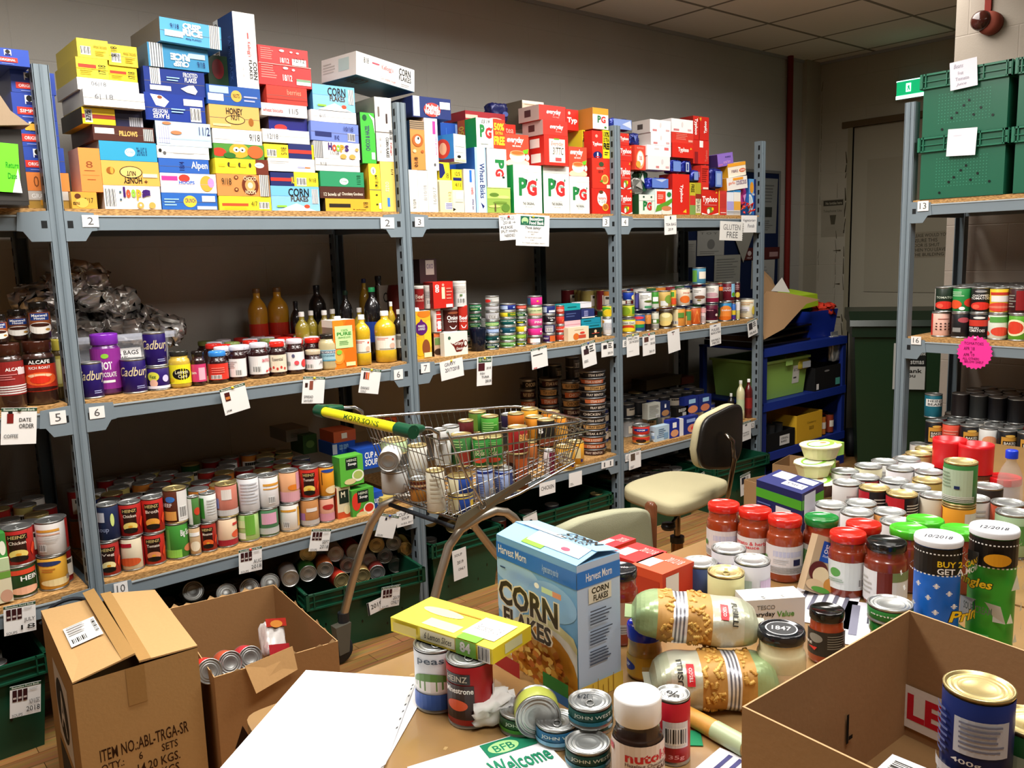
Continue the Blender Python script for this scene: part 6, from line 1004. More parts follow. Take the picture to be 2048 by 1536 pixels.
for(r_,c,lab)in(((362,880,585,945),'3a2c18','brown carton lying over the shaded meat tins'),((580,875,665,920),'4a1414','small dark red carton behind the brown one')):
 o=shelf_box(F8,r_,c,[],lab,Z3F,name='carton',cat='carton',yf=3.34,D=.12,fix=False)
 # ============================================================ green crates
def crate(label,loc,rz,W=.58,D=.38,Hh=.255,group=None,perf=False):
 e=root('storage_crate',label,'crate',loc,rz,group);g='1c5c44' if perf else '12442f'
 mb=MB();t=.012 if perf else .035;P=[(-W/2,0),(W/2,0),(W/2,D),(-W/2,D)];B=[(a+(t if a<0 else-t),b+(t if b<.01 else-t))for a,b in P];q=.006;Q=[(a+(q if a<0 else-q),b+(q if b<.01 else-q))for a,b in P];zb=Hh-.06
 Pb=[(a+(.012 if a<0 else-.012),b+(.012 if b<.01 else-.012))for a,b in P]
 for i in range(4):
  j=(i+1)%4
  mb.add([(*B[i],0),(*B[j],0),(*Pb[j],zb+.02),(*Pb[i],zb+.02)],[(0,1,2,3)],g,'plastic')
  mb.add([(B[i][0]*.97,B[i][1],.004),(B[j][0]*.97,B[j][1],.004),(*[v*.985 for v in Pb[j]],Hh),(*[v*.985 for v in Pb[i]],Hh)],[(3,2,1,0)],g,'plastic')
 mb.add([(*b,.003)for b in B],[(0,1,2,3)],g,'plastic')
 rnd=random.Random(int(loc[0]*100));O=Vector((B[0][0],B[0][1],0));U=Vector((B[1][0]-B[0][0],0,0));V=Vector((0,Pb[0][1]-B[0][1],zb))
 ops=[]
 if perf:
  for i in range(17):
   for j in range(10):ops.append(El(.2+.6*i/16,.25+.58*j/9,.0048,.008,'4a9a7c'))
  ops+=[El(x,y,.016,.026,'04100c')for x,y in((.25,.12),(.36,.33),(.5,.55),(.62,.34),(.84,.28),(.42,.42),(.7,.46),(.56,.64))]
  ops=ops
 else:ops=[El(x,y,.008,.03,'040c08')for x,y in((.2,.3),(.45,.45),(.7,.25),(.85,.5),(.1,.6))]
 mb.deco(lambda x,y,z:O+U*(x/U.length)+V*(y/V.length)+Vector((0,-1,0))*z,U.length,V.length,ops,'plastic',step=.00001)
 link('crate_body',mb.mesh(),e)
 mb=MB()
 for i in range(4):
  a=Vector((*P[i],0));b=Vector((*P[(i+1)%4],0));n=(b-a).normalized().cross(Vector((0,0,1)));L=(b-a).length
  for z0,z1,o_ in((Hh-.008,Hh,.0),(Hh-.062,Hh-.056,0),(Hh-.035,Hh-.031,-.003)):
   mb.prism([a+Vector((0,0,z0))+n*o_,b+Vector((0,0,z0))+n*o_,b+Vector((0,0,z1))+n*o_,a+Vector((0,0,z1))+n*o_],-n*.012,g if not perf else '226a50','plastic')
  mb.prism([a+Vector((0,0,Hh-.06))-n*.009,b+Vector((0,0,Hh-.06))-n*.009,b+Vector((0,0,Hh-.002))-n*.009,a+Vector((0,0,Hh-.002))-n*.009],-n*.004,g,'plastic')
  for f in(.0,.06,.3,.7,.94,.995):
   c_=a+(b-a)*f;u=(b-a).normalized()*.004;mb.prism([c_+Vector((0,0,Hh-.06)),c_+u+Vector((0,0,Hh-.06)),c_+u+Vector((0,0,Hh)),c_+Vector((0,0,Hh))],-n*.01,g if not perf else '226a50','plastic')
 link('rim',mb.mesh(),e)
 return e
crate('dark green crate on the floor under the shelf end at the photo edge',(.17,2.87,0),.02,W=.62,Hh=.31)
crate('dark green crate under the soups, directly behind the two cardboard boxes',(1.0,2.93,0),0,W=.6)
crate('dark green crate under the soups, bearing a note reading 2019',(1.585,2.81,0),-.13,W=.5)
crate('dark green crate behind the trolley with a long white note on its front',(2.15,2.9,0),0,W=.4,Hh=.285)
crate('dark green crate under the pie tins with loose tins standing in it',(2.79,2.9,0),0,W=.58,Hh=.285)
crate('dark green crate under the farthest bay, behind the swivel seat',(3.52,2.92,0),.0,W=.58,Hh=.285)
crate('dark green crate under the farthest bay with a photo tag by the last post',(4.08,2.82,0),-.06,W=.5,Hh=.285)
for k,(y_,z_,lab)in enumerate(((1.572,ROW[2]+BT+.0018,'lower green crate of the perforated pair on the shelf by the pillar'),(1.572,ROW[2]+BT+.264,'upper green crate of the perforated pair on the shelf by the pillar'))):crate(lab,(3.79,y_,z_),-PI/2,W=.36,D=.56,Hh=.26,perf=True)
for k,z_ in enumerate((ROW[2]+BT+.0018,ROW[2]+BT+.264)):crate(['lower','upper'][k]+' crate of the pair cut off by the photo edge on the pillar shelf',(3.79,1.2,z_),-PI/2,W=.36,D=.56,Hh=.26,perf=True)
# tins lying in the floor crates
def lying(fr,cx,cy,y,c,lab,g='s',yaw=0,pitch=0,r=.0368,h=.11,ops=None,group=None):
 yaw=-.42+yaw*.5;p=at(*fr(cx,cy),y=y);d=Vector((-math.sin(yaw),math.cos(yaw)*math.cos(pitch),math.sin(pitch)))*h
 return tin_can('soup_tin',lab,p+d,0,r,h,g,(c,ops or[Rc(.3,.2,.7,.8,'w')]),pull=False,group=group,rot=(PI/2+pitch,0,yaw))
LY=[(845,262,'dcd4d0','s',.25,[Rc(0,0,.5,1,'c87a6a')],'white and red'),(965,228,'3a7a34','s',.2,[El(.6,.5,.3,.3,'d85a3a')],'green and red'),(1080,203,'d8703a','s',.1,[Rc(.3,0,.7,1,'e8d8c0')],'orange'),(1150,95,'e8e6e4','s',.3,[],'plain white'),(1232,172,'a8a8a4','s',0,[],'bare'),(1275,78,'b82c24','s',.35,[Rc(.3,0,.6,1,'w')],'red and white'),(1372,142,'9a9a94','s',0,[],'bare, midway'),(1425,35,'a89a50','g',0,[],'gold-ended, high'),(1480,110,'a0a09c','s',0,[],'bare, fourth'),(1540,22,'8a8478','s',0,[],'dull, at the top'),(1555,172,'8a8474','s',0,[],'dull, low'),(1615,62,'b8a050','g',.1,[],'gold-ended, high beside the post'),(1655,145,'a0a09c','s',-.1,[],'bare, beside the post'),(962,92,'8a8a50','g',.1,[],'olive gold-ended'),(1190,275,'c03828','g',.7,[Rc(.2,0,.5,1,'y')],'red, nearly sideways'),(1330,245,'8a6a3c','g',.1,[],'brownish'),(1430,222,'7a2c28','s',.1,[],'dark red')]
for i,(cx,cy,c,g,yw,ops,w_)in enumerate(LY):lying(FC,cx,cy,2.93 if cy>200 else 2.99,c,w_+' tin lying end-on in the heap under the soup shelf',g,yw,r=.033,ops=ops)
for cx,cy,c,lab in((405,335,'d8342c','red and black tin lying half hidden behind the open cardboard box'),(560,300,'e04a6a','pink tin lying beside the red one behind the open cardboard box'),(700,265,'d8d0b0','cream tin lying behind the corner of the open cardboard box'),(180,320,'3a3c40','dark tin standing aslant in the crate behind the taped box')):lying(FC,cx,cy+25,3.0,c,lab,'s',.3,-.6,ops=[Rc(.3,0,.5,1,'k')])
for i,(px,py,c)in enumerate(((862,1040,'8a8a50'),(905,1052,'b89a50'),(880,1020,'8a6a3c'),(945,1045,'a09c94'))):e=lying(Fr(0,0,1),px,py,3.02,c,'end-on tin in the crate behind the trolley','g',.1,group='end-on tins behind the trolley',r=.033)
rnd=random.Random(9)
for i in range(6):
 for j in range(3):tag(link('tin_can',tin_plain(.036,.1,rnd.choice(['5a3a30','7a7a74','2a3a2c','4a2420','a89a60'])),None,(.76+i*.088 if i<6 else 0,3.03+j*.082,.155),(0,0,i)),'dark tin standing in the crate under the soups','tin','tins standing in the first floor crate')
for i in range(12):
 for j in range(3):
  X=3.28+i*.083
  if abs(X-3.82)<.08 or X>4.2:continue
  tag(link('tin_can',tin_plain(.037,.1,rnd.choice(['2a2c30','dcd8d0','2a5a30','3a2420','dcd8d0'])),None,(X,3.0+j*.08,.185),(0,0,i)),'dark-lidded tin standing in a crate beneath the farthest bay','tin','tins in the crates of the farthest bay')
for px,py,c,yy,lab in((1193,1003,'1c1c28',2.99,'gold-lidded tin on another in the crate below the pie tins'),(1193,1037,'3a4a7a',2.99,'gold-lidded tin beneath its twin in the crate below the pie tins'),(1100,1045,'3a4a7a',2.95,'blue and white tin with gold lid in the crate under the pies')):
 p=at(px,py,y=yy);tin_can('tin_can',lab,(p.x,yy,p.z-.03),face_cam(p.x,yy),.033,.075,'g',(c,[Rc(.3,.2,.6,.8,'v')]),pull=False)
for i in range(5):tag(link('tin_can',tin_plain(.036,.1,['6a6a64','3a4a2c','5a2420','8a8a80','2a2c34'][i]),None,(2.02+i*.17+(i>1)*.06,3.02,.17)),'dark tin standing in a crate behind the trolley legs','tin','tins in the crates behind the trolley')
# tomatoes and beans on the pillar shelf; FE: crop of that corner
FE=Fr(1780,540,.2734)
def xstack(x0,x1,items,z0,xf=3.83,name='tomato_tin'):
 z=z0
 for yb,yt,c,ops,lab in items:
  A=at(*FE(x0,(yb+yt)/2),x=xf+.037);B=at(*FE(x1,(yb+yt)/2),x=xf+.037);r=.0372;X=xf+r;Y=(A.y+B.y)/2
  tin_can(name,lab,(X,Y,z+.0005),math.atan2(-X,Y),r,.1085,'s',(c,ops),pull=yt<300);z+=.1095
tm=lambda:[El(.5,.25,.36,.18,'d8342a'),El(.35,.22,.12,.1,'e8604a')]
ZT=ROW[1]+BT+.0018
xstack(297,450,[(462,280,'e8b8a8',[Rc(0,0,.18,1,'c8302a'),Ln(.4,.72,.9,.8,1,'8a3a30'),[El(.35+.15*(i%4),.55-.13*(i//4),.035,.03,'2a1414')for i in range(12)]],'pale pink chopped tomato tin, end of the lower layer')],ZT)
for x0,x1,c,ops,lab in((450,590,'1a1a1e',[El(.6,.75,.2,.12,'b0505a'),Rc(.2,.2,.5,.4,'8a8a88')],'black tomato tin with a red flower, lower layer'),(592,715,'16161a',[Rc(0,.5,1,.78,'c83a2c'),Tx('TOMATOES',.1,.24,.7,.36,'w'),Tx('PEELED',.1,.38,.5,.46,'w'),El(.5,.88,.2,.05,'w')],'black tomato tin with a red picture band, lower layer'),(718,860,'d8e0d0',[Rc(.2,.7,.9,.95,'5aa04a'),El(.6,.3,.34,.2,'d84a34'),El(.1,.85,.1,.08,'d84a34'),El(.1,.2,.12,.1,'d84a34')],'white and green chopped tomato tin, lower layer'),(878,1010,'5aa02c',[El(.35,.5,.4,.36,'f0e8c0'),El(.35,.5,.3,.28,'d8402a')],'green tin with an open bowl, at the photo edge')):
 xstack(x0,x1,[(462,300,c,ops,lab)],ZT)
for x0,x1,c,ops,lab in((372,462,'1c2c20',[Rc(0,0,.12,1,'dcd8d0'),Tx('TOMATOES',.2,.55,.9,.65,'c8d0c0')]+tm(),'dark green tomato tin with a white edge, upper layer'),(464,600,'2a8a44',[Ln(.1,.65,.6,.9,3,'c8e8c8'),El(.25,.3,.24,.2,'e0542c'),El(.8,.38,.24,.2,'d8402a'),El(.5,.12,.1,.08,'w')],'bright green plum tomato tin, upper layer'),(606,722,'18181a',[Tx('CHOPPED',.2,.66,.8,.76,'w'),Tx('TOMATOES',.15,.54,.85,.64,'w'),El(.5,.9,.2,.05,'e')]+tm(),'black chopped tomato tin, upper layer'),(726,866,'e8c030',[Rc(.15,.75,.9,.87,'c83a2c'),Rc(.2,.45,.9,.72,'e8e4e0'),El(.5,.22,.45,.2,'d8483a'),El(.5,.22,.45,.05,'e0806a')],'yellow-topped chopped tomato tin, upper layer'),(868,1000,'3a1c20',[Ln(.1,.2,.4,.8,5,'8a8a80'),Rc(.4,.1,1,.95,'8a1c20')],'dark red tomato tin, upper layer at the photo edge')):
 xstack(x0,x1,[(290,112,c,ops,lab)],ZT+.1097)
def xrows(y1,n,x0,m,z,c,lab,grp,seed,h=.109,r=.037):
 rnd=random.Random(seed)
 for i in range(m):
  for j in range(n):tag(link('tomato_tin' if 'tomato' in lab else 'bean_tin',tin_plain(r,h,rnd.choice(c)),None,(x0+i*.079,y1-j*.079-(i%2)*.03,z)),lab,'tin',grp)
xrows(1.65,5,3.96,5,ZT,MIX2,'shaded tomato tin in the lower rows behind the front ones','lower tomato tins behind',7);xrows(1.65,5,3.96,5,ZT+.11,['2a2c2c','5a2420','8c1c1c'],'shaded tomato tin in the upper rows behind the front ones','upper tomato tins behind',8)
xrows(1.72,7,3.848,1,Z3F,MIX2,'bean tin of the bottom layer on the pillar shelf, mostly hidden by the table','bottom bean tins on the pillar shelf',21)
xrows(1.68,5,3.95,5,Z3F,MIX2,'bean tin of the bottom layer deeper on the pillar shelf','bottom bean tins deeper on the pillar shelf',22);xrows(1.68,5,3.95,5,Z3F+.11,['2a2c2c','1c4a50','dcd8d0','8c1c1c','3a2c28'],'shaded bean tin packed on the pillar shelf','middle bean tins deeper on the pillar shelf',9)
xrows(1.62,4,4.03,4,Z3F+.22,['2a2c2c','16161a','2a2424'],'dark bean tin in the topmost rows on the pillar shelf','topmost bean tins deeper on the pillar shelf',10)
bk=lambda:[Rc(.3,.1,.9,.8,'c8923c'),Rc(.36,.3,.84,.62,'2a1a10'),Tx('BAKED',.4,.46,.8,.58,'e8e0d0'),Tx('BEANS',.4,.33,.8,.44,'e8e0d0'),El(.6,.85,.16,.06,'e0b050')]
ZB=Z3F+.11
for x0,x1,c,ops,lab,lev in((272,380,'16161a',bk(),'black baked bean tin, first in the visible lower row',0),(388,500,'d8503c',[Rc(.3,.05,.8,.3,'e8d8d0'),Ln(.2,.4,.8,.8,3,'e89080')],'orange-red tin rising between black bean tins',1),(505,650,'16161a',bk(),'black baked bean tin with gold frame, second',1),(655,790,'d8d8d4',[El(.55,.5,.26,.24,'e09a70'),Rc(.3,.0,.8,.1,'c8c8c4')],'white tin with a peach circle among the bean tins',1),(792,930,'16161a',bk(),'black baked bean tin with gold frame, third',1),(940,1060,'1a1a1c',bk(),'black baked bean tin cut by the photo edge',1),(272,340,'1c6a7c',[Rc(.2,.5,1,.85,'e8e8e4'),Tx('HEINZ',.3,.7,.9,.82,'k'),Tx('BEANS',.3,.54,.9,.66,'k')],'teal baked bean tin at the back corner of the pillar shelf',2)):
 xstack(x0,x1,[(1300,1150,c,ops,lab)],ZB if lev<2 else ZB+.11,3.83 if lev<2 else 3.9,'bean_tin')
rnd=random.Random(15)
for i in range(5):
 for j in range(3):tag(link('soup_tin',tin_plain(.037,.109,['c8c4bc','8c1c1c','d8d4d0','3a2c28','7a1c24'][(i+j)%5]),None,(-.02+i*.09,2.95+j*.085,.19),(0,0,i)),'tin standing in the crate at the photo edge','tin','tins in the crate at the photo edge')
m=MB();m.tube(fillet([at(85,1236,y=2.86),at(105,1210,y=2.86),at(150,1194,y=2.86),at(188,1204,y=2.87),at(215,1225,y=2.88)],.05),.006,8,'14181e','rubber');m.tube(fillet([at(80,1248,y=2.87),at(112,1222,y=2.87),at(150,1208,y=2.87),at(192,1220,y=2.88)],.05),.006,8,'14181e','rubber');tag(link('cable',m.mesh()),'black cable looped over the lowest beam by the first post','cable')
# ============================================================ paper tags on the shelf edges
BFB='2a4a34'
def hd():return[Rc(0,.9,1,.99,BFB),Tx('Bassetlaw Food Bank',.06,.915,.94,.975,'e0e8d8')]
def sheet(name,label,px,py,wpx,hpx,ops,rot=0,y=2.888,c='ecebe8',cat='paper tag',x=None,group=None,pin=None,bend=0,axis=None,ns=1):
 """a hung sheet: centre and size in photo pixels, on the plane y= (or x=), turned by rot"""
 if x is None:p=at(px,py,y=y);a=at(px-wpx/2,py,y=y);b=at(px+wpx/2,py,y=y);W=abs(b.x-a.x)
 else:p=at(px,py,x=x);a=at(px-wpx/2,py,x=x);b=at(px+wpx/2,py,x=x);W=abs(b.y-a.y)
 u=at(px,py-hpx/2,y=y)if x is None else at(px,py-hpx/2,x=x);d=at(px,py+hpx/2,y=y)if x is None else at(px,py+hpx/2,x=x);H_=abs(u.z-d.z)
 mb=MB();mb.box(-W/2,W/2,0,.0007,-H_/2,H_/2,c,'paper');mb.face((-W/2,0,-H_/2),(W,0,0),(0,0,H_),ops,'paper',.0003)
 if pin:mb.lathe([(.005,0),(.005,.003),(0,.004)],10,pin,'plastic',Matrix.Translation((0,-.0005,H_*.44))@Matrix.Rotation(PI/2,4,'X'))
 o=link(name,mb.mesh(),None,p,(.03,rot,0 if x is None else-PI/2));return tag(o,label,cat,group)
def num(t,px,py,lab,w_=30,h_=24,**k):sheet('shelf_number',lab,px,py,w_,h_,[Tx(t,.32 if len(t)<2 else .2,.2,.68 if len(t)<2 else .8,.82,'5a5a5a',bold=0)],cat='shelf number',**k)
for t,px,py,lab,w_,h_ in(('2',181,442,'white card numbered two at the near end of the cereal shelf',33,24),('2',775,446,'white card numbered two just before the second post',27,22),('3',839,444,'white card numbered three just past the second post',18,19),('3',1212,444,'white card numbered three just before the third post',13,18),('4',1250,444,'white card numbered four past the third post',13,16),('5',116,835,'white card numbered five near the coffee jars',33,26),('6',194,825,'white card numbered six under the drinks tins',31,24),('6',797,749,'white card numbered six under the squash bottles',18,20),('7',851,736,'white card numbered seven under the fruit juice carton',18,19),('10',242,1177,'white card numbered ten under the soups',28,25),('11',1215,928,'white card numbered eleven under the pie tins',24,14),('12',1257,915,'white shelf number partly hidden by a photo tag',12,15),('8',1250,687,'white shelf number at the third post on the middle shelf',9,15),('12',1505,850,'small white shelf number at the last post',8,12)):num(t,px,py,lab,w_,h_,y=2.8955)
num('13',1846,412,'white card numbered thirteen below the green crates',22,20,x=3.793);num('16',1832,681,'white card numbered sixteen under the tomato tins',20,16,x=3.793)
sup=lambda a='',b='':hd()+[[Rc(.08+i*.17,.5,.22+i*.17,.86,'3a1818')for i in range(3)],[Rc(.1+i*.17,.58,.2+i*.17,.64,'c8b8b0')for i in range(3)],Ln(.62,.78,.9,.86,2,'b0b0b0')]+([Tx(a,.62,.34,.96,.5,'k',bold=0)]if a else[])+([Tx(b,.52,.12,.96,.28,'k',bold=0)]if b else[])+[Tx('SOUPS',.06,.03,.4,.12,'6a6a6a')]
def sup2(*w_):return sup(*w_)
TG=[
(38,852,72,74,.12,hd()+[Rc(.16,.58,.34,.84,'7a1c18'),Rc(.19,.84,.31,.9,'k'),Tx('DATE',.5,.62,.84,.72,'k',bold=.01),Tx('ORDER',.5,.44,.92,.56,'k',bold=.01),Tx('COFFEE',.08,.18,.48,.28,'5a5a5a')],'coffee card with a small jar picture reading date order',BFB),
(470,798,52,54,-.16,hd()+[Rc(.14,.5,.34,.82,'4a1814'),Rc(.16,.56,.32,.66,'c87a3a'),Tx('JAM',.08,.08,.28,.18,'6a6a6a')],'jam card with a jar picture hanging below the jam jars','e0c020'),
(627,780,44,54,.13,hd()+[Rc(.1,.6,.22,.76,'3a2018'),Rc(.3,.52,.46,.84,'8a4a3a'),Tx('SPREAD',.08,.2,.5,.3,'6a6a6a'),Tx('SAVOURY',.08,.06,.5,.15,'6a6a6a')],'spread card with two jar pictures below the onion jar','e0c020'),
(740,762,40,50,.2,hd()+[[Rc(.14+i*.1,.56,.22+i*.1,.84,['3a1818','c84a2a','d87a3a'][i])for i in range(3)],Tx('DRINKS',.08,.16,.5,.26,'6a6a6a'),Tx('COLD',.08,.03,.36,.12,'6a6a6a')],'cold drinks card with bottle pictures by the shelf number 6','d8c020'),
(904,738,46,38,-.1,[Tx('GRAVY',.2,.7,.68,.88,'4a4a5a',bold=0),Tx('2017/2018',.2,.4,.82,.6,'3a3a4a',bold=0)],'handwritten gravy note with yellow tacks','e8d040'),
(969,742,30,58,.04,[Rc(.08,.8,.95,.98,BFB),El(.2,.89,.1,.06,'8aa070'),Tx('Food Bank',.34,.84,.92,.94,'e0e8d8'),Rc(.08,.52,.5,.78,'4a1820'),Tx('2018',.62,.56,.92,.64,'k',bold=0),Tx('FISH',.2,.38,.5,.46,'k',bold=0),Tx('TUNA',.3,.26,.8,.34,'k',bold=.01),Tx('2019',.55,.1,.95,.2,'k',bold=.01)],'fish tag with two photos hanging under the navy mug','e8c830'),
(1079,715,32,42,-.1,hd()+[Ln(.1,.6,.8,.72,1,'3a3a3a'),Rc(.08,.02,.3,.08,'c87a7a')],'nearly blank tag under the fish tins',BFB),
(1178,708,28,50,-.14,hd()+[Rc(.14,.52,.5,.74,'3a2428'),Rc(.3,.7,.44,.86,'2a2a2a'),Ln(.55,.55,.92,.85,3,'3a3a3a'),Ln(.1,.2,.4,.32,2,'8a8a8a')],'photo tag under the cream orange-sauce carton','3a4aa0'),
(1215,697,24,32,-.03,hd()+[Rc(.14,.5,.44,.74,'2a2428'),Ln(.55,.5,.92,.85,3,'3a3a3a'),Tx('2019',.5,.14,.9,.28,'k',bold=0)],'photo tag under the sweetcorn tin by the third post',BFB),
(1266,690,25,45,-.05,hd()+[Tx('SWEETCORN',.1,.74,.85,.84,'3a3a3a',bold=0),Tx('2019/2020',.2,.6,.95,.7,'3a3a3a',bold=0),Rc(.15,.24,.5,.25,'9a9a9a')],'sweetcorn date tag first past the third post','e0d040'),
(1298,688,25,44,-.06,hd()+[Rc(.12,.62,.46,.84,'5a3a34'),Tx('2017',.6,.66,.92,.74,'3a3a3a',bold=0),Tx('2018',.6,.46,.95,.56,'2a2a2a',bold=0),Tx('2019',.5,.1,.9,.2,'3a3a3a',bold=0),Ln(.1,.5,.4,.56,1,'8a8a8a')],'tag with a brown photo and several years, second past the third post','d84a5a'),
(1348,682,24,44,-.13,[Rc(.35,.9,.6,.94,'3a3a3a'),Rc(.44,.78,.48,.9,'8a4a4a')],'blank white tag third past the third post',None),
(1431,669,22,42,-.08,[El(.48,.92,.14,.02,'2a2a5a'),Tx('PULSES',.15,.68,.85,.8,'4a4a5a',bold=0),Tx('BEANS & PEAS',.1,.54,.95,.64,'2a2a3a',bold=0),Tx('2018 MARCH',.1,.2,.9,.3,'2a2a2a',bold=0),Tx('PIECES',.2,.06,.85,.16,'2a2a2a',bold=0)],'handwritten pulses tag under the maroon bean tin',None),
(1505,655,19,32,-.22,hd()+[Rc(.12,.42,.5,.84,'3a3434'),Ln(.56,.5,.92,.86,3,'5a5a5a'),Tx('PEAS',.15,.12,.8,.26,'3a3a3a',bold=0)],'small tilted photo tag at the last post',None),
(501,1120,47,48,.05,sup('AUG','2018'),'soup tag reading August 2018 below the soup tins','d83a2a'),
(640,1080,40,44,.22,sup('SEPT','2018'),'soup tag reading September 2018 tilted below the soup tins',None),
(774,1052,38,46,.36,hd()+[Rc(.3,.74,.4,.86,'2a2a3a'),Tx('SOUPS',.1,.04,.4,.12,'7a7a7a')],'blank soup tag tilted over the trolley leg','3a4aa0'),
(810,1036,33,32,0,[Tx('CUP.A',.12,.66,.8,.86,'3a3a44',bold=0),Tx('SOUP',.3,.42,.75,.58,'3a3a44',bold=0),Tx('to JUL 2017',.25,.1,.95,.24,'2a2a2a',bold=0)],'grey handwritten cup soup note beside the trolley',None),
(1095,976,32,26,0,[Tx('CHICKEN',.1,.4,.9,.7,'2a2a2a',bold=0)],'handwritten tag hanging behind the trolley front',None),(1151,958,26,28,0,[Ln(.1,.1,.4,.3,2,'9a9a9a')],'blank tag beside shelf number 11',None),
(1270,918,24,38,-.04,hd()+[Rc(.14,.46,.5,.82,'5a4a3c'),Ln(.58,.7,.9,.84,2,'b0a0a0'),Ln(.1,.06,.45,.2,2,'8a8a8a')],'photo tag under the red ham tin',None),
(1492,862,20,38,-.06,hd()+[Rc(.4,.78,.6,.86,'5a5a5a'),Tx('TOMATO',.15,.38,.8,.46,'3a3a3a',bold=0),Tx('SAUCES',.2,.26,.8,.34,'3a3a3a',bold=0)],'sauces tag below the ketchup bottle',None),
]
for px,py,w_,h_,rt,ops,lab,pin in TG:sheet('price_tag',lab,px,py,w_,h_,ops,rt,pin=pin)
for px,py,w_,h_,rt,ops,lab,y_ in((40,1237,66,60,.07,sup('JULY','18'),'soup tag reading July 18 on the lowest beam',2.888),(51,1399,64,64,.1,sup('NOV & DEC','2018'),'soup tag reading November and December 2018 on the green crate',2.863),(781,1193,38,42,.12,sup('2019','ONLY'),'soup tag reading 2019 only on the crate',2.79),(752,1212,34,26,-.12,[Rc(0,0,.1,1,'2a2a2a'),Tx('2019',.2,.4,.85,.75,'k',bold=0)],'torn note reading 2019 beneath another tag on the crate',2.795),(920,1128,28,62,-.06,[Tx('SOUP',.15,.78,.7,.86,'5a5a5a',bold=0),Tx('2019',.3,.52,.75,.62,'3a3a3a',bold=0),Tx('ONLY',.35,.3,.85,.38,'3a3a3a',bold=0)],'long white soup note on the crate behind the trolley',2.893),(1061,1040,28,26,-.15,hd()+[El(.5,.4,.12,.14,'k'),Rc(.1,.1,.4,.2,'e')],'tag with a round mark on the crate beyond the cereal box',2.892),(1408,955,26,24,-.2,hd()+[Rc(.1,.4,.5,.85,'4a3a3c'),Tx('PEAS',.55,.4,.95,.7,'k',bold=0)],'tilted photo tag behind the swivel seat',2.912),(1491,968,20,42,-.1,hd()+[Rc(.12,.56,.5,.86,'2a2a34'),Ln(.56,.7,.9,.86,2,'7a7a7a'),Tx('PEAS',.3,.26,.8,.36,'2a2a2a',bold=0)],'photo tag on the crate by the last post',2.81)):
 sheet('price_tag',lab,px,py,w_,h_,ops,rt,y=y_)
sheet('notice_sheet','handwritten tea bags note taped to the top beam',1018,455,38,50,[Tx('TEA BAGS',.06,.8,.8,.93,'2a2a2a',bold=0),Tx('2018 →',.2,.64,.85,.76,'2a2a2a',bold=0),Tx('PLEASE',.08,.46,.7,.57,'2a2a2a',bold=0),Tx('SPLIT WHEN',.06,.3,.92,.41,'2a2a2a',bold=0),Tx('NEEDED',.25,.13,.8,.24,'2a2a2a',bold=0)],-.05,cat='notice',pin='d83a2a')
sheet('notice_sheet','printed food bank safety notice with a green banner',1066,461,66,62,[Rc(.12,.66,.84,.95,'1c5a44'),El(.25,.8,.1,.11,'a8c890'),Rc(.19,.7,.31,.78,'2a6a4a'),Tx('Bassetlaw',.38,.82,.8,.93,'w',bold=.02),Tx('Food Bank',.38,.69,.82,.8,'w',bold=.02),Tx('Think Safety!',.26,.52,.74,.63,'2a2a2a',sh=.2),Tx('All items donated',.34,.44,.66,.48,'4a4a4a'),Tx('NOT',.44,.36,.54,.4,'k'),Tx('be stored above shelf',.26,.26,.76,.3,'4a4a4a'),Tx('STAY',.42,.17,.54,.21,'k'),Tx('For Health and Safety reasons',.18,.07,.86,.12,'3a3a3a')],.04,cat='notice',pin='e0d020')
sheet('price_tag','handwritten tea bag tag under the white and green tea boxes',1341,450,24,38,[Tx('TEA BAG',.1,.46,.95,.6,'3a3a3a',bold=0),Tx('2019',.3,.2,.7,.34,'3a3a3a',bold=0),Rc(.45,.8,.55,.95,'3a3a3a')],-.05)
sheet('notice_sheet','torn handwritten gluten free note on the top beam',1463,462,46,38,[Tx('GLUTEN',.14,.55,.88,.85,'7a7a7a',bold=0),Tx('FREE',.3,.14,.78,.46,'6a6a6a',bold=0),[Pg('5c5a54',(1,i*.12),(.97,i*.12+.06),(1,i*.12+.1))for i in range(8)]],.03,y=2.884,cat='notice',c='e2e0da')
sheet('price_tag','handwritten vegetarian foods tag beside the gluten free note',1498,448,31,34,[Tx('Vegetarian',.1,.6,.9,.8,'4a4a5a',bold=0,sh=.3),Tx('Foods',.4,.3,.85,.5,'5a5a6a',bold=0,sh=.3)],.0)
sheet('crate_note','white handwritten note on the upper perforated crate',1927,148,54,56,[Tx('Beans',.15,.75,.5,.9,'9a98a8',bold=0,sh=.3),Tx('Fruit',.3,.5,.5,.62,'9a98a8',bold=0),Tx('Tomato',.2,.3,.7,.42,'9a98a8',bold=0),Tx('Juice',.22,.1,.6,.22,'9a98a8',bold=0,sh=.3)],-.06,x=3.782,cat='paper note',c='e4e2ec')
sheet('crate_note','blank white note on the lower perforated crate',1923,284,58,54,[Ln(.2,.7,.6,.8,1,'d0d0dc')],.05,x=3.782,cat='paper note',c='ecebf0')
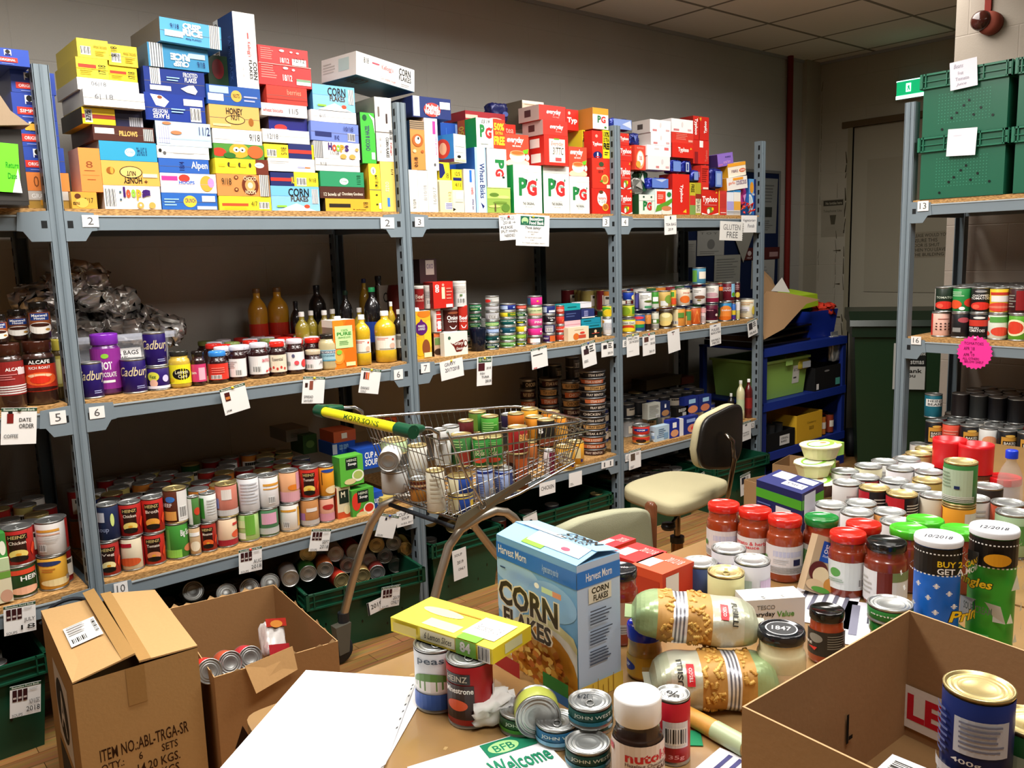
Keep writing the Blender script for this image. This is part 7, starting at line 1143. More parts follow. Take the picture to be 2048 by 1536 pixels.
# pink starburst tag
p=at(1949,705,x=3.786);R_=abs(at(1986,705,x=3.786).y-p.y);mb=MB();P=[]
for i in range(48):a=PI*i/24;q=R_*(1 if i%2 else .9);P.append((q*math.cos(a),0,q*math.sin(a)))
mb.prism(P,(0,.0008,0),'f0389a','paper');mb.face((-R_,-.0003,-R_),(2*R_,0,0),(0,0,2*R_),[Tx('TOMATOES',.2,.72,.74,.8,'5a1040',bold=0),Tx("APR '18",.2,.56,.5,.66,'5a1040',bold=0),Tx('&',.38,.48,.44,.54,'5a1040',bold=0),Tx("APR '19",.2,.38,.5,.47,'5a1040',bold=0),Tx('ALL OTHERS',.18,.28,.64,.35,'5a1040',bold=0),Tx('BELOW SHELF',.24,.19,.76,.26,'5a1040',bold=0)],'paper')
mb.lathe([(.006,0),(.006,.004),(0,.005)],10,'f8a0c0','plastic',Matrix.Translation((0,-.0005,R_*.85))@Matrix.Rotation(PI/2,4,'X'));tag(link('starburst_tag',mb.mesh(),None,p,(0,.0,-PI/2)),'bright pink starburst tag handwritten about tomatoes','paper tag')
# ============================================================ noticeboard and wall papers
a=at(1365,500,y=YW-.02);b=at(1557,348,y=YW-.02);r=root('noticeboard','dark blue noticeboard with a grey frame behind the farthest bay','noticeboard',(0,YW-.025,0));mb=MB();z0,z1=1.0,b.z
mb.box(a.x,b.x,0,.02,z0,z1,'101c3c','fabric');link('board_panel',mb.mesh(),r);mb=MB()
for q in((a.x-.015,a.x,z0,z1),(b.x,b.x+.015,z0,z1),(a.x-.015,b.x+.015,z1,z1+.02),(a.x-.015,b.x+.015,z0-.02,z0)):mb.box(q[0],q[1],-.006,.022,q[2],q[3],'6a6a68','powder_coat')
link('frame',mb.mesh(),r)
for px,py,w_,h_,ops,lab,c in((1377,508,30,54,[Ln(.1,.1,.9,.9,12,'8a8a88')],'narrow printed list pinned on the noticeboard beside the rear post','8e8e8a'),(1422,486,54,50,[Tx('T O Y S',.1,.84,.9,.93,'6a6a68'),El(.5,.45,.14,.2,'6e6e6c'),Ln(.1,.05,.9,.2,2,'7a7a78')],'wide printed sheet pinned on the noticeboard','9a9a96'),(1455,538,52,56,[Ln(.08,.15,.9,.9,8,'7a7a78')],'printed letter pinned low on the noticeboard','96968f'),(1534,412,40,110,[Ln(.1,.55,.9,.9,6,'5e605e'),Rc(.15,.3,.75,.48,'2c302c'),Ln(.1,.05,.8,.25,5,'6a6c6a')],'grey poster with a dark square on the noticeboard','7c7f7c'),(1522,507,76,24,[El(.2,.55,.05,.2,'b8a8a8'),Tx('HELP',.14,.1,.26,.25,'b8a8a8'),Rc(.72,.2,.95,.6,'9a7a7a')],'maroon printed banner on the noticeboard','4a1c1c'),(1526,548,46,56,[Ln(.1,.1,.9,.8,6,'8a8a88')],'printed sheet below the maroon banner','a0a09c')):
 sheet('notice_sheet',lab,px,py,w_,h_,ops,0,y=YW-.033,c=c,cat='notice')
mb=MB();mb.prism([(-.12,0,.08),(.13,0,.1),(.0,0,-.12)],(0,.001,0),'8e8c84','paper');tag(link('notice_sheet',mb.mesh(),None,at(1487,490,y=YW-.04)),'grey paper hanging by one corner like a triangle on the noticeboard','notice')
sheet('notice_sheet','faded bin notice with a drawn bin on the far wall',1665,438,46,78,[Rc(.1,.84,.95,.98,'3c382e'),Tx('No bottles here',.2,.87,.9,.94,'a09a88'),Tx('Telephone Use',.1,.66,.9,.74,'4a4638',bold=0),Pg('4a4638',(.38,.6),(.66,.6),(.6,.36),(.44,.36)),Ln(.2,.2,.8,.3,2,'8a8474')],0,x=XE-.004,c='8c8676',cat='notice')
sheet('notice_sheet','handwritten notice asking to shut the door',1858,489,84,52,[Tx('PLEASE WOULD YOU',.1,.8,.95,.93,'2c281e',bold=0),Tx('ENSURE THIS',.06,.6,.7,.74,'2c281e',bold=0),Tx('DOOR IS SHUT',.06,.42,.75,.55,'2c281e',bold=0),Tx('WHEN YOU LEAVE',.06,.24,.9,.37,'2c281e',bold=0),Tx('THE BUILDING',.1,.06,.85,.18,'2c281e',bold=0)],-.02,x=XE+.01,c='8a8270',cat='notice')
# ============================================================ blue shelving, bin
BX0,BX1,BY=4.47,5.45,2.95;r=root('shelving_unit','low royal blue steel shelving with crates and cardboard beyond the last post','shelving',(0,0,0));BL='182c78'
for X in(BX0,BX1-.04):
 for Y in(BY,BY+.45):mb=MB();mb.box(X,X+.04,Y,Y+.03,0,.884,BL,'powder_coat');link('post',mb.mesh(),r)
for z in(.05,.225,.545,.885):
 mb=MB();mb.box(BX0,BX1,BY-.004,BY+.484,z-.012,z,BL,'powder_coat');mb.box(BX0,BX1,BY-.006,BY-.002,z-.05,z+.002,'1c3490','powder_coat');link('shelf_board',mb.mesh(),r)
mb=MB();mb.box(BX1-.002,BX1,BY,BY+.48,0,.884,BL,'powder_coat');link('side_panel',mb.mesh(),r)
def openbox(name,label,cat,x0,x1,y0,y1,z0,z1,c,t=.004,ops=(),m='plastic',rz=0,taper=.0,rimc=None):
 e=root(name,label,cat,((x0+x1)/2,(y0+y1)/2,z0),rz);W,D,H_=x1-x0,y1-y0,z1-z0;mb=MB();B=[(-W/2+taper,-D/2+taper),(W/2-taper,-D/2+taper),(W/2-taper,D/2-taper),(-W/2+taper,D/2-taper)];P=[(-W/2,-D/2),(W/2,-D/2),(W/2,D/2),(-W/2,D/2)]
 for i in range(4):
  j=(i+1)%4;k=1-2*t/W;l=1-2*t/D
  mb.add([(*B[i],0),(*B[j],0),(*P[j],H_),(*P[i],H_)],[(0,1,2,3)],c,m);mb.add([(B[i][0]*k,B[i][1]*l,t),(B[j][0]*k,B[j][1]*l,t),(P[j][0]*k,P[j][1]*l,H_),(P[i][0]*k,P[i][1]*l,H_)],[(3,2,1,0)],c,m)
  mb.add([(*P[i],H_),(*P[j],H_),(P[j][0]*k,P[j][1]*l,H_),(P[i][0]*k,P[i][1]*l,H_)],[(0,1,2,3)],c,m)
 mb.add([(*b_,.001)for b_ in B],[(0,1,2,3)],c,m);mb.add([(*b_,.0)for b_ in B],[(3,2,1,0)],c,m)
 if ops:mb.face((*B[0],0),(B[1][0]-B[0][0],0,0),(0,P[0][1]-B[0][1],H_),ops,m,.001)
 link('box_body',mb.mesh(),e)
 if rimc:mb=MB();q=.012;[mb.box(*v,H_-.012,H_+.003,rimc,m)for v in((-W/2-q,W/2+q,-D/2-q,-D/2+.003),(-W/2-q,W/2+q,D/2-.003,D/2+q),(-W/2-q,-W/2+.003,-D/2,D/2),(W/2-.003,W/2+q,-D/2,D/2))];mb.box(-.035,.035,-D/2-q-.003,-D/2-q+.003,H_-.04,H_-.01,rimc,m);link('rim',mb.mesh(),e)
 return e
openbox('storage_box','lime green plastic box on the blue shelving','storage box',4.56,5.04,2.99,3.4,.5475,.79,'9ac860',taper=.02,rimc='a8d470',ops=[Rc(.66,.3,.84,.78,'e0e2d8'),Tx('BATTERY',.69,.62,.82,.7,'6a6a6a'),Ln(.69,.4,.8,.5,1,'4a4a4a')])
openbox('cardboard_tray','black cardboard tray beside the lime green box','tray',5.08,5.4,2.96,3.38,.5465,.7,'1c1c1c',m='cardboard',ops=[El(.45,.8,.1,.04,'8a8a88'),Rc(.8,.1,.98,.4,'5ab0a0'),Rc(.05,.05,.14,.3,'w')])
openbox('cardboard_tray','black cardboard tray of dark bottles at the end of the blue shelving','tray',4.53,4.85,2.96,3.36,.2265,.34,'1a1a1a',m='cardboard',ops=[Rc(.45,.2,.8,.75,'e0e0dc'),Tx('CEREAL',.5,.52,.76,.64,'3a3a3a'),Tx('BARS',.5,.34,.7,.46,'3a3a3a')])
openbox('cardboard_box','yellow cardboard box with handwriting on the blue shelving','box',4.87,5.18,2.96,3.2,.2265,.41,'e0b030',m='cardboard',ops=[Tx('Cranberry',.4,.6,.75,.7,'7a6020',bold=0),Tx('sauce',.48,.4,.66,.52,'7a6020',bold=0)])
openbox('storage_bin','royal blue plastic bin atop the blue shelving with green bags in it','storage box',5.07,5.42,3.0,3.4,.8865,1.07,'1c349c',taper=.02)
for i in range(4):tag(link('sauce_jar',tin_plain(.03,.13,['c87a2c','8a3a24','8a3a24','7a1c18'][i],'2a2a2a',[Rc(.2,.3,.8,.7,'e0d8c8')]),None,(5.24+i*.05,3.0+(i%2)*.07,.2268)),['orange jar with a white label beside the yellow box','red-brown jar just beyond the orange jar on the blue shelving','red-brown jar second beyond the orange jar on the blue shelving','dark red jar at the very end of the blue shelving'][i],'jar')
for i in range(6):tag(link('cereal_bottle',tin_plain(.034,.15,'2c2e30','5a5a58'),None,(4.58+(i%3)*.09,3.03+(i//3)*.12,.2275)),'dark bottle in the black tray on the blue shelving','bottle','dark bottles in the black tray')
o=link('foil_bag',pouch_mesh(.1,.05,.19,'b8b8b4',(),'foil',True,77,.005).mesh(),None,(5.345,2.925,.547));tag(o,'silver foil bag standing at the end of the blue shelving','foil bag');o.location=(5.36,2.99,.71)
squ=[(.0,0),(.04,.002),(.046,.02),(.046,.17),(.03,.21),(.014,.235),(.014,.25)]
bottle('oil_bottle','yellow oil bottle with a blue cap lying on the black tray',(5.0,3.1,.75),squ,'c8b01c','1c3ab0',rot=(0,PI/2,.1));o=link('pasta_bag',pouch_mesh(.16,.1,.07,'b8a83c',[Rc(.2,.2,.8,.8,'c8d0d8')],'foil_paint',False,31).mesh(),None,(5.0,3.03,.70));tag(o,'yellow soft bag lying beside the oil bottle','food bag')
# cardboard heap and green bags
mb=MB();mb.prism([(0,0,0),(.12,0,.03),(.2,0,.05),(.47,0,.19),(.62,0,.21),(.3,0,.27),(.12,0,.29),(0,0,.22)],(0,.012,0),'b08c66','cardboard');mb.prism([(.02,.02,.27),(.14,.05,.47),(.26,.06,.38),(.24,.02,.28)],(0,.01,0),'9a7a58','cardboard');mb.add([(.15,.0,.29),(.28,0,.37),(.33,0,.272)],[(0,1,2)],'d0ccc4','paper')
tag(link('cardboard_sheet',mb.mesh(),None,(4.43,2.92,.95),(-.25,0,-.08)),'large torn brown cardboard sheet bent over the blue shelving','cardboard')
for i,(c,rz,lab)in enumerate((('241c18',0,'black plastic tray lowest of the stack under the torn cardboard'),('3a2c20',.05,'dark brown folder lying in the stack under the torn cardboard'),('1c1614',-.04,'black glossy board topmost of the stack under the torn cardboard'))):mb=MB();mb.box(-.3,.3,-.2,.2,0,.012,c,'gloss');mb.box(-.3,-.29,-.2,.2,.012,.03,c,'gloss');tag(link('display_board',mb.mesh(),None,(4.78,3.2,.889+i*.042),(0,-.02*i,rz)),lab,'board')
mb=MB();mb.prism([(0,0,0),(.32,0,.02),(.29,0,.1),(.05,0,.1)],(0,.2,.01),'b8dc2c','card');tag(link('coloured_sheet',mb.mesh(),None,(4.93,3.05,1.08),(.1,0,0)),'lime coloured card sticking out behind the torn cardboard','card')
for i,(x,c,lab,w_)in enumerate(((5.12,'1c8a4c','green cloth bag heaped in the royal blue bin',.26),(5.3,'d8402c','red cloth bag edge beside the green one in the blue bin',.12),(4.98,'16402c','dark green cloth bag behind the lime card',.2))):tag(link('cloth_bag',pouch_mesh(w_,.22,.08,c,(),'fabric',False,50+i,.014).mesh(),None,(x+.04,3.2-(i==1)*.1,1.05-(i==1)*.02)),lab,'cloth bag')
tag(openbox('cardboard_box','brown cardboard box on the floor before the blue shelving','box',4.3,4.57,2.48,2.78,0,.24,'a8845c',m='cardboard',rz=.2),'brown cardboard box on the floor before the blue shelving','box')
tag(openbox('cardboard_box','brown cardboard box on the floor behind the sauce pots','box',3.78,4.08,2.3,2.6,0,.26,'b08c64',m='cardboard',rz=-.2),'brown cardboard box on the floor behind the sauce pots','box')
# wheelie bin
wb_=root('wheelie_bin','dark green wheelie bin beside the blue shelving','wheelie bin',(5.27,2.8,0),math.atan2(-.46,.29));gd='1c3620'
mb=MB();P=lambda s,z:[(.0+s,-.0+s,z),(.54-s,s,z),(.54-s,.5-s,z),(s,.5-s,z)]
A,B_=P(.05,.02),P(0,.96);mb.add(A+B_,[(0,1,5,4),(1,2,6,5),(2,3,7,6),(3,0,4,7),(3,2,1,0)],gd,'plastic');mb.box(-.015,.555,-.02,.52,.9,.97,'182c1c','plastic');link('bin_body',mb.mesh(),wb_)
mb=MB();mb.prism([(-.03,-.04,.972),(-.03,.54,.985),(-.03,.52,1.06),(-.03,.1,1.06),(-.03,-.02,1.01)],(.6,0,0),'16281a','plastic');mb.box(.52,.66,.2,.34,.95,1.04,'141a16','plastic');link('lid',mb.mesh(),wb_)
mb=MB();mb.lathe([(0,0),(.1,0),(.1,.05),(0,.05)],20,'16181a','rubber',Matrix.Translation((.0,.45,.1))@Matrix.Rotation(PI/2,4,'Y'));link('wheel',mb.mesh(),wb_)
mb=MB();mb.box(0,.19,-.0012,0,0,.3,'b8bab4','paper');mb.face((0,-.0012,0),(.19,0,0),(0,0,.3),[Rc(.15,.5,1,.95,'1c1e1c'),El(.3,.84,.12,.08,'a8aaa4'),Tx('Bassetlaw',.42,.84,1,.9,'c8cac4'),Tx('Food Bank',.42,.74,1,.81,'c8cac4'),Tx('Christmas',.2,.55,.95,.66,'c8cac4'),Tx('Thank',.2,.36,.9,.45,'k',bold=.02),Tx('you',.35,.24,.7,.32,'k')],'paper')
tag(link('notice_sheet',mb.mesh(),None,(5.27+.23*.533,2.8-.23*.846-.012,.56),(0,0,math.atan2(-.46,.29))),'black and white food bank poster stuck on the wheelie bin','notice')
# ============================================================ shopping trolley
FZ=Fr(620,780,.3125)
V3=Vector
tr=root('shopping_trolley','shallow wire shopping trolley full of tins before the shelves','trolley',(1.8,2.35,0));TO=V3((1.8,2.35,0))
RF,RN,FF,FN=V3((1.484,2.6,.95)),V3((1.451,2.09,.95)),V3((2.18,2.55,.9)),V3((2.13,2.13,.9))
BF,BN,GF,GN=at(789,996,y=2.53),at(914,1039,y=2.19),V3((2.13,2.5,.755)),V3((2.1,2.17,.755))
def part(name,mb,par=None):return link(name,mb.mesh(),par or tr,-TO if not par else None)
def wires(A,B,C,D,nu,nv,r=.0017):
 """A-B top edge, D-C bottom edge"""
 mb=MB()
 for i in range(nu+1):t=i/nu;mb.tube([A.lerp(B,t),D.lerp(C,t)],r,4,'b8bcc0','chrome')
 for i in range(nv+1):t=i/nv;mb.tube([A.lerp(D,t),B.lerp(C,t)],r*(1.5 if i in(0,nv)else 1.1),4,'b8bcc0','chrome')
 return mb
part('side_panel',wires(RN,FN,GN,BN,26,3));part('side_panel',wires(RF,FF,GF,BF,26,3));part('front_panel',wires(FN,FF,GF,GN,14,3));part('rear_gate',wires(RN,RF,BF,BN,18,4));part('basket_floor',wires(BN,GN,GF,BF,24,9))
mb=MB();mb.tube(fillet([RN+V3((0,0,.0)),FN,FF,RF],.07),.0055,8,'b8bcc0','chrome');mb.tube([RN-V3((0,.003,.05)),FN-V3((0,.003,.035)),FF-V3((-.003,0,.035))],.003,6,'b8bcc0','chrome');part('rim',mb)
mb=MB();mb.tube([RN+V3((.03,-.004,.02)),RN+V3((.1,.01,-.12)),at(*FZ(1105,735),y=2.17)],.004,6,'b8bcc0','chrome');c=at(*FZ(1105,735),y=2.165);mb.tube([c+V3((.016*math.cos(a*PI/6),0,.016*math.sin(a*PI/6)))for a in range(12)],.003,6,'b8bcc0','chrome',True);part('gate_stay',mb)
HA,HB=V3((1.312,2.575,1.0)),V3((1.333,2.065,.998));U=(HB-HA).normalized()
g=MB();g.tube([HA+U*.02,HB-U*.05],.0165,16,'e8e020','plastic')
n_=(EYE-(HA+HB)/2).normalized();n_=(n_-U*n_.dot(U)).normalized();up_=U.cross(n_)*-1
hb=part('handle',g)
g=MB();V,F=glyphs('MORRISONS',.01);L_=.2;O=HA+U*.17;g.add([O+U*(a*L_)+(n_*math.cos((b-.5)*.95)+(up_ if up_.z>0 else-up_)*math.sin((b-.5)*.95))*.0172 for a,b in V],F,'3a5a20','label');link('lettering',g.mesh(),hb)
for P_,s in((HA,1),(HB,-1)):
 mb=MB();mb.tube([P_-U*s*.018,P_+U*s*(.03 if s>0 else .06)],.021,14,'0e4a30','plastic');E_=RF if s>0 else RN;a=P_+V3((.0,0,.004));b=E_+V3((-.06,0,.045))if s<0 else E_+V3((-.08,.0,.045))
 mb.tube([a,a.lerp(b,.6),b],[.022,.02,.014],10,'0e4a30','plastic',flat=.8);mb.tube([b,E_+V3((-.03,0,.04)),E_+V3((0,0,.02)),E_],.006,8,'b8bcc0','chrome');part('end_cap',mb)
LG='d4cec2'
near=[at(842,1300,y=2.27),at(862,1225,y=2.27),at(878,1160,y=2.27),at(898,1092,y=2.26),at(922,1058,y=2.25),at(960,1034,y=2.24),at(990,1022,y=2.24),at(1012,1024,y=2.24),at(1028,1036,y=2.24),at(1050,1065,y=2.25),at(1090,1130,y=2.27)]
far=[at(687,1232,y=2.75),at(704,1164,y=2.71),at(722,1102,y=2.67),at(742,1048,y=2.62),at(765,1012,y=2.57),at(800,996,y=2.53)]+[V3((1.9,2.5,.62)),at(948,1052,y=2.56),at(992,1108,y=2.6),V3((2.22,2.62,.13))]
for pts,f0 in((near,(near[0],near[-1])),(far,(far[0],far[-1]))):
 mb=MB();mb.tube(pts,.0155,12,LG,'dull_metal');part('leg',mb)
mb=MB();mb.prism([BN+V3((-.02,-.01,-.03)),BN+V3((.02,-.01,-.03)),GN+V3((-.22,-.012,-.03)),GN+V3((-.22,-.012,-.005)),BN+V3((0,-.01,.012))],(0,.004,0),'a8a498','dull_metal');mb.tube([BF+V3((-.02,0,-.02)),BN+V3((-.01,0,-.025))],.008,8,'2a2e34','rubber');mb.tube([BF,BN],.006,8,'b8bcc0','chrome');mb.tube([BN,BN.lerp(GN,.5)-V3((0,0,.02)),GN-V3((0,0,.01))],.005,8,'b8bcc0','chrome');part('base_frame',mb)
for q in(far[0],near[0],near[-1],far[-1]):
 mb=MB();z=q.z;x,y=q.x-.02,q.y-.01
 mb.tube([(q.x,q.y,z+.015),(q.x,q.y,z-.03)],.022,12,'22262a','plastic');mb.prism([(x-.03,y-.02,z-.025),(x+.035,y-.02,z-.02),(x+.02,y-.02,.045),(x-.02,y-.02,.04)],(0,.04,0),'5a584e','plastic')
 mb.lathe([(0,-.012),(.05,-.012),(.055,0),(.05,.012),(0,.012)],20,'2e3236','rubber',Matrix.Translation((x-.01,y,.056))@Matrix.Rotation(PI/2,4,'X'));part('castor',mb)
HD=lambda:[Tx('HOT',.3,.55,.6,.7,'e8e0b0',bold=.02),Tx('DOGS',.3,.4,.65,.53,'e8e0b0',bold=.02),El(.45,.2,.3,.1,'d8482c'),Ln(.3,.78,.7,.92,2,'a8d080')]
TT=[ # x0, x1, ybottom, ytop, plane y, colour, ops, lid, label
(750,870,775,505,2.25,'e0dcc8',[Ln(.3,.2,.7,.9,6,'c8c0a8')],'g','tall white catering tin with gold rim at the trolley gate'),(885,1045,780,655,2.27,'2a4a9c',[Rc(0,0,.45,1,'e8e0b8'),El(.85,.5,.1,.3,'e8c030'),Rc(0,.9,1,1,'e0c040')],'g','wide blue and cream tin, lower of two at the trolley gate'),(885,1045,655,540,2.27,'2a4a9c',[Rc(0,0,.45,1,'ece4c0'),El(.85,.5,.1,.3,'e8c030')],'g','wide blue and cream tin, upper of two at the trolley gate'),
(1065,1175,680,490,2.26,'a8b8dc',[Rc(.1,.88,1,.96,'1c2c7c'),Ln(.15,.1,.55,.8,8,'5a70b0'),Bar(.65,.1,.85,.3)],'s','pale blue printed tin leaning on the trolley side, nearer the gate'),(1183,1300,680,495,2.26,'a4b4dc',[Rc(.1,.88,1,.96,'1c2c7c'),Rc(.75,0,1,.9,'1c2c6c'),Ln(.15,.1,.55,.8,8,'5a70b0')],'s','pale blue printed tin with navy edge, second from the gate'),(1262,1398,632,392,2.33,'7a4428',[El(.3,.5,.2,.3,'3a1c14'),El(.3,.5,.12,.12,'e8d8c8'),Rc(.45,.2,.85,.9,'c8602a')],'g','tall brown tin with an orange picture in the trolley'),
(1100,1240,475,290,2.3,'2f7a30',HD(),'g','green hot dog tin with a sausage picture, largest in the trolley'),(1010,1115,485,300,2.28,'2f7a34',HD(),'g','green hot dog tin with red foot next to the largest one'),(905,1040,480,280,2.31,'3a7038',[Rc(.4,0,.8,.5,'8a2c20'),Ln(.2,.6,.6,.9,3,'a8d080')],'g','green and red hot dog tin near the trolley handle side'),(1088,1200,285,160,2.42,'4a9a38',[Ln(.2,.1,.8,.8,5,'a8dc80')],'g','light green tin standing high in the trolley middle'),(1028,1140,265,135,2.47,'3a7a30',[Rc(.0,0,.5,1,'6a8a34')],'g','olive green tin at the far side of the trolley middle'),(950,1050,300,190,2.43,'5a1c1c',[],'g','dark red tin at the far side of the trolley'),(852,962,400,225,2.42,'c8c8c4',[],'s','plain silver tin behind the trolley handle bracket'),(790,880,340,245,2.3,'d8d8d4',[],'s','white tin next to the trolley handle bracket'),
(830,940,470,300,2.33,'dcdcd8',[Rc(.2,.2,.4,.8,'c0c0bc')],'s','tall white tin beneath the trolley handle bracket'),(1268,1395,400,230,2.32,'8a1c1c',[Tx('BBQ',.55,.4,.95,.8,'e8b060',bold=.03),Rc(.1,.0,.3,1,'b02c20')],'g','red barbecue beans tin in the trolley'),(1265,1372,228,170,2.4,'c86a20',[],'g','orange tin with gold lid above the red barbecue tin'),(1225,1330,240,150,2.46,'2a1c3c',[],'s','dark purple tin at the far side of the trolley'),(1380,1492,310,165,2.4,'d88a28',[],'g','orange tin with gold lid, third row of the trolley'),(1352,1462,200,115,2.46,'e0a030',[],'g','yellow-orange gold-lidded tin highest in the trolley'),
(1445,1560,375,190,2.32,'1a1614',[Tx('B',.2,.55,.4,.8,'w',bold=.04),Rc(.2,.05,.9,.35,'7a3a20')],'g','black chilli tin near the trolley front'),(1482,1600,240,135,2.44,'d88428',[],'g','orange gold-lidded tin at the far front of the trolley'),(1540,1648,330,165,2.36,'e08a28',[Rc(.4,0,1,.8,'e8a848')],'g','orange tin with gold lid close to the trolley front'),(1405,1485,505,325,2.35,'c8743a',[Ln(.2,.1,.8,.5,3,'d8ccb8')],'g','copper orange tin low in the trolley'),(1490,1562,530,372,2.3,'d8ccc8',[Rc(.5,0,1,1,'7a1c3c')],'s','white and maroon tin low in the trolley'),(1565,1690,505,355,2.29,'e0a030',[Rc(.25,.3,.7,.85,'e8ddb0'),Ln(.3,.35,.65,.8,5,'7a6a50'),Rc(.7,.1,.8,.25,'2a2a6c')],'g','amber curry tin with cream panel at the trolley front, nearer'),(1648,1755,475,325,2.36,'dc9c2c',[Rc(.3,.3,.7,.8,'e8d8a0'),Rc(.7,.1,.8,.25,'2a2a6c')],'g','amber curry tin at the trolley front, farther'),
(612,737,555,355,2.45,'dcdad0',[El(.5,.2,.1,.06,'e'),Rc(.9,.1,1,.9,'4a4a44')],'g','tall white tin with dark splashes at the rear of the trolley'),(640,758,700,550,2.42,'c8883c',[Rc(0,.6,1,1,'5a2418'),Ln(.2,.65,.8,.9,1,'d8b080')],'s','brown and amber tin under the tall white one'),(470,640,650,505,2.48,'d0d0cc',[],'s','wide white tin low at the rear of the trolley'),(470,640,400,342,2.5,'b8d0a0',[],'g','flat tin with green lid high at the trolley rear')]
for i,(x0,x1,yb,yt,y,c,ops,lid,lab)in enumerate(TT):
 A=at(*FZ(x0,yb),y=y);B=at(*FZ(x1,yb),y=y);X=(A.x+B.x)/2;r=(B.x-A.x)/2*math.cos(math.atan2(X,y));z0=(A.z+B.z)/2;h=at(*FZ((x0+x1)/2,yt),y=y).z-z0
 tin_can('food_tin',lab,(X,y,z0),face_cam(X,y),r,max(h,.05),lid,(c,ops),lite=True)
lying(FZ,500,458,2.4,'e4e0dc','white tin lying on its side at the rear of the trolley','s',-.5,r=.036,ops=[Rc(.2,0,.4,1,'d87a4a')])
# ============================================================ chairs
sw=root('swivel_chair','cream swivel chair with a black-backed backrest beside the far shelves','chair',(2.72,2.2,0));SO_=V3((2.72,2.2,0));CR='aea684'
def cush(name,P,th,c,m='fabric',par=sw,org=SO_,puff=.012,n=(0,0,1)):
 """padded panel: outline P, thickness th along n"""
 n=V3(n).normalized();cen=sum((V3(p)for p in P),V3())/len(P);mb=MB();L=[]
 for s,d in((.9,th/2),(.985,th*.42),(1,th*.2),(1,-th*.2),(.985,-th*.42),(.9,-th/2)):L.append([cen+(V3(p)-cen)*s+n*d for p in P])
 k=len(P);V=[v for l in L for v in l]+[cen+n*(th/2+puff),cen-n*th/2];F=[(j*k+i,j*k+(i+1)%k,(j+1)*k+(i+1)%k,(j+1)*k+i)for j in range(5)for i in range(k)]
 F+=[(len(V)-2,(i+1)%k,i)for i in range(k)]+[(len(V)-1,5*k+i,5*k+(i+1)%k)for i in range(k)];mb.add(V,F,c,m,True);return link(name,mb.mesh(),par,-org)
seat=fillet([at(1300,1010,z=.5),at(1242,988,z=.5),at(1262,972,z=.5),at(1338,950,z=.5),at(1400,955,z=.5),at(1464,972,z=.5),at(1400,1008,z=.5),at(1345,1026,z=.5),at(1300,1010,z=.5)],.07,4)[:-1]
cush('seat',seat,.055,CR)
bk_=fillet([at(x,y,y=2.03)for x,y in((1392,900),(1402,838),(1466,806),(1480,812),(1478,905),(1458,938),(1398,938),(1392,900))],.05,5)[:-1]
cush('backrest',[p+V3((0,.019,0))for p in bk_],.036,CR,n=(0,1,0));cush('back_shell',[p+V3((0,-.008,0))for p in bk_],.02,'171513','plastic',n=(0,-1,0),puff=0)
mb=MB();mb.tube([at(1452,868,y=2.0),at(1466,882,y=1.97),at(1468,920,y=1.97),at(1456,990,y=1.98),at(1450,1010,y=2.0),V3((2.76,2.16,.46))],.016,8,'8a8278','chrome',flat=.5);link('back_bar',mb.mesh(),sw,-SO_)
mb=MB();mb.tube([(0,0,.46),(0,0,.28)],.014,12,'8a7a68','chrome');mb.tube([(0,0,.3),(0,0,.09)],.026,14,'7a5a40','chrome');mb.tube([(0,0,.31),(0,0,.285)],.03,12,'121212','plastic');mb.box(-.1,.1,-.08,.08,.445,.47,'1a1a1a','plastic');link('gas_lift',mb.mesh(),sw)
mb=MB();[mb.tube([(0,0,.12),(.14*math.cos(a),.14*math.sin(a),.115),(.28*math.cos(a),.28*math.sin(a),.085)],[.024,.02,.014],8,'151515','plastic')for a in[i*2*PI/5+.3 for i in range(5)]];link('star_base',mb.mesh(),sw)
for i in range(5):a=i*2*PI/5+.3;mb=MB();mb.lathe([(0,-.018),(.026,-.018),(.028,0),(.026,.018),(0,.018)],16,'101010','rubber',Matrix.Translation((.28*math.cos(a),.28*math.sin(a),.03))@Matrix.Rotation(PI/2,4,'X'));mb.tube([(.28*math.cos(a),.28*math.sin(a),.05),(.28*math.cos(a),.28*math.sin(a),.09)],.01,8,'151515','plastic');link('castor',mb.mesh(),sw)
mb=MB();mb.tube([(-.02,-.03,.42),(-.12,-.06,.4)],.006,6,'1a1a1a','plastic');mb.lathe([(0,0),(.026,0),(.03,.01),(.026,.025),(0,.025)],12,'121212','plastic',Matrix.Translation((-.13,-.06,.385)));link('adjuster_knob',mb.mesh(),sw)
w2=root('wooden_chair','wooden framed chair with grey-green padded back beyond the table','chair',(1.75,1.85,0));WO=V3((1.75,1.85,0));y0=1.72
bp_=[at(1108,1060,y=y0),at(1160,1036,y=y0),at(1230,1020,y=y0),at(1292,1016,y=y0),at(1300,1110,y=y0),at(1120,1150,y=y0)]
cush('backrest',fillet(bp_+[bp_[0]],.03,3)[:-1],.045,'9a9a80',par=w2,org=WO,n=(0,-1,0),puff=.006)
tp=at(1297,1006,y=y0)
for x in(tp.x+.012,bp_[0].x-.02):mb=MB();mb.tube([(x,y0+.02,0),(x,y0+.01,.42),(x,y0,tp.z-.01),(x,y0,tp.z)],[.017,.019,.017,.01],10,'6a3c22','varnish',flat=1.3);link('leg',mb.mesh(),w2,-WO);mb=MB();mb.tube([(x,y0-.44,0),(x,y0-.42,.42)],.017,10,'6a3c22','varnish');link('leg',mb.mesh(),w2,-WO)
cush('seat',[(bp_[0].x,y0-.46,.45),(tp.x,y0-.46,.45),(tp.x,y0-.03,.45),(bp_[0].x,y0-.03,.45)],.06,'9a9a80',par=w2,org=WO)
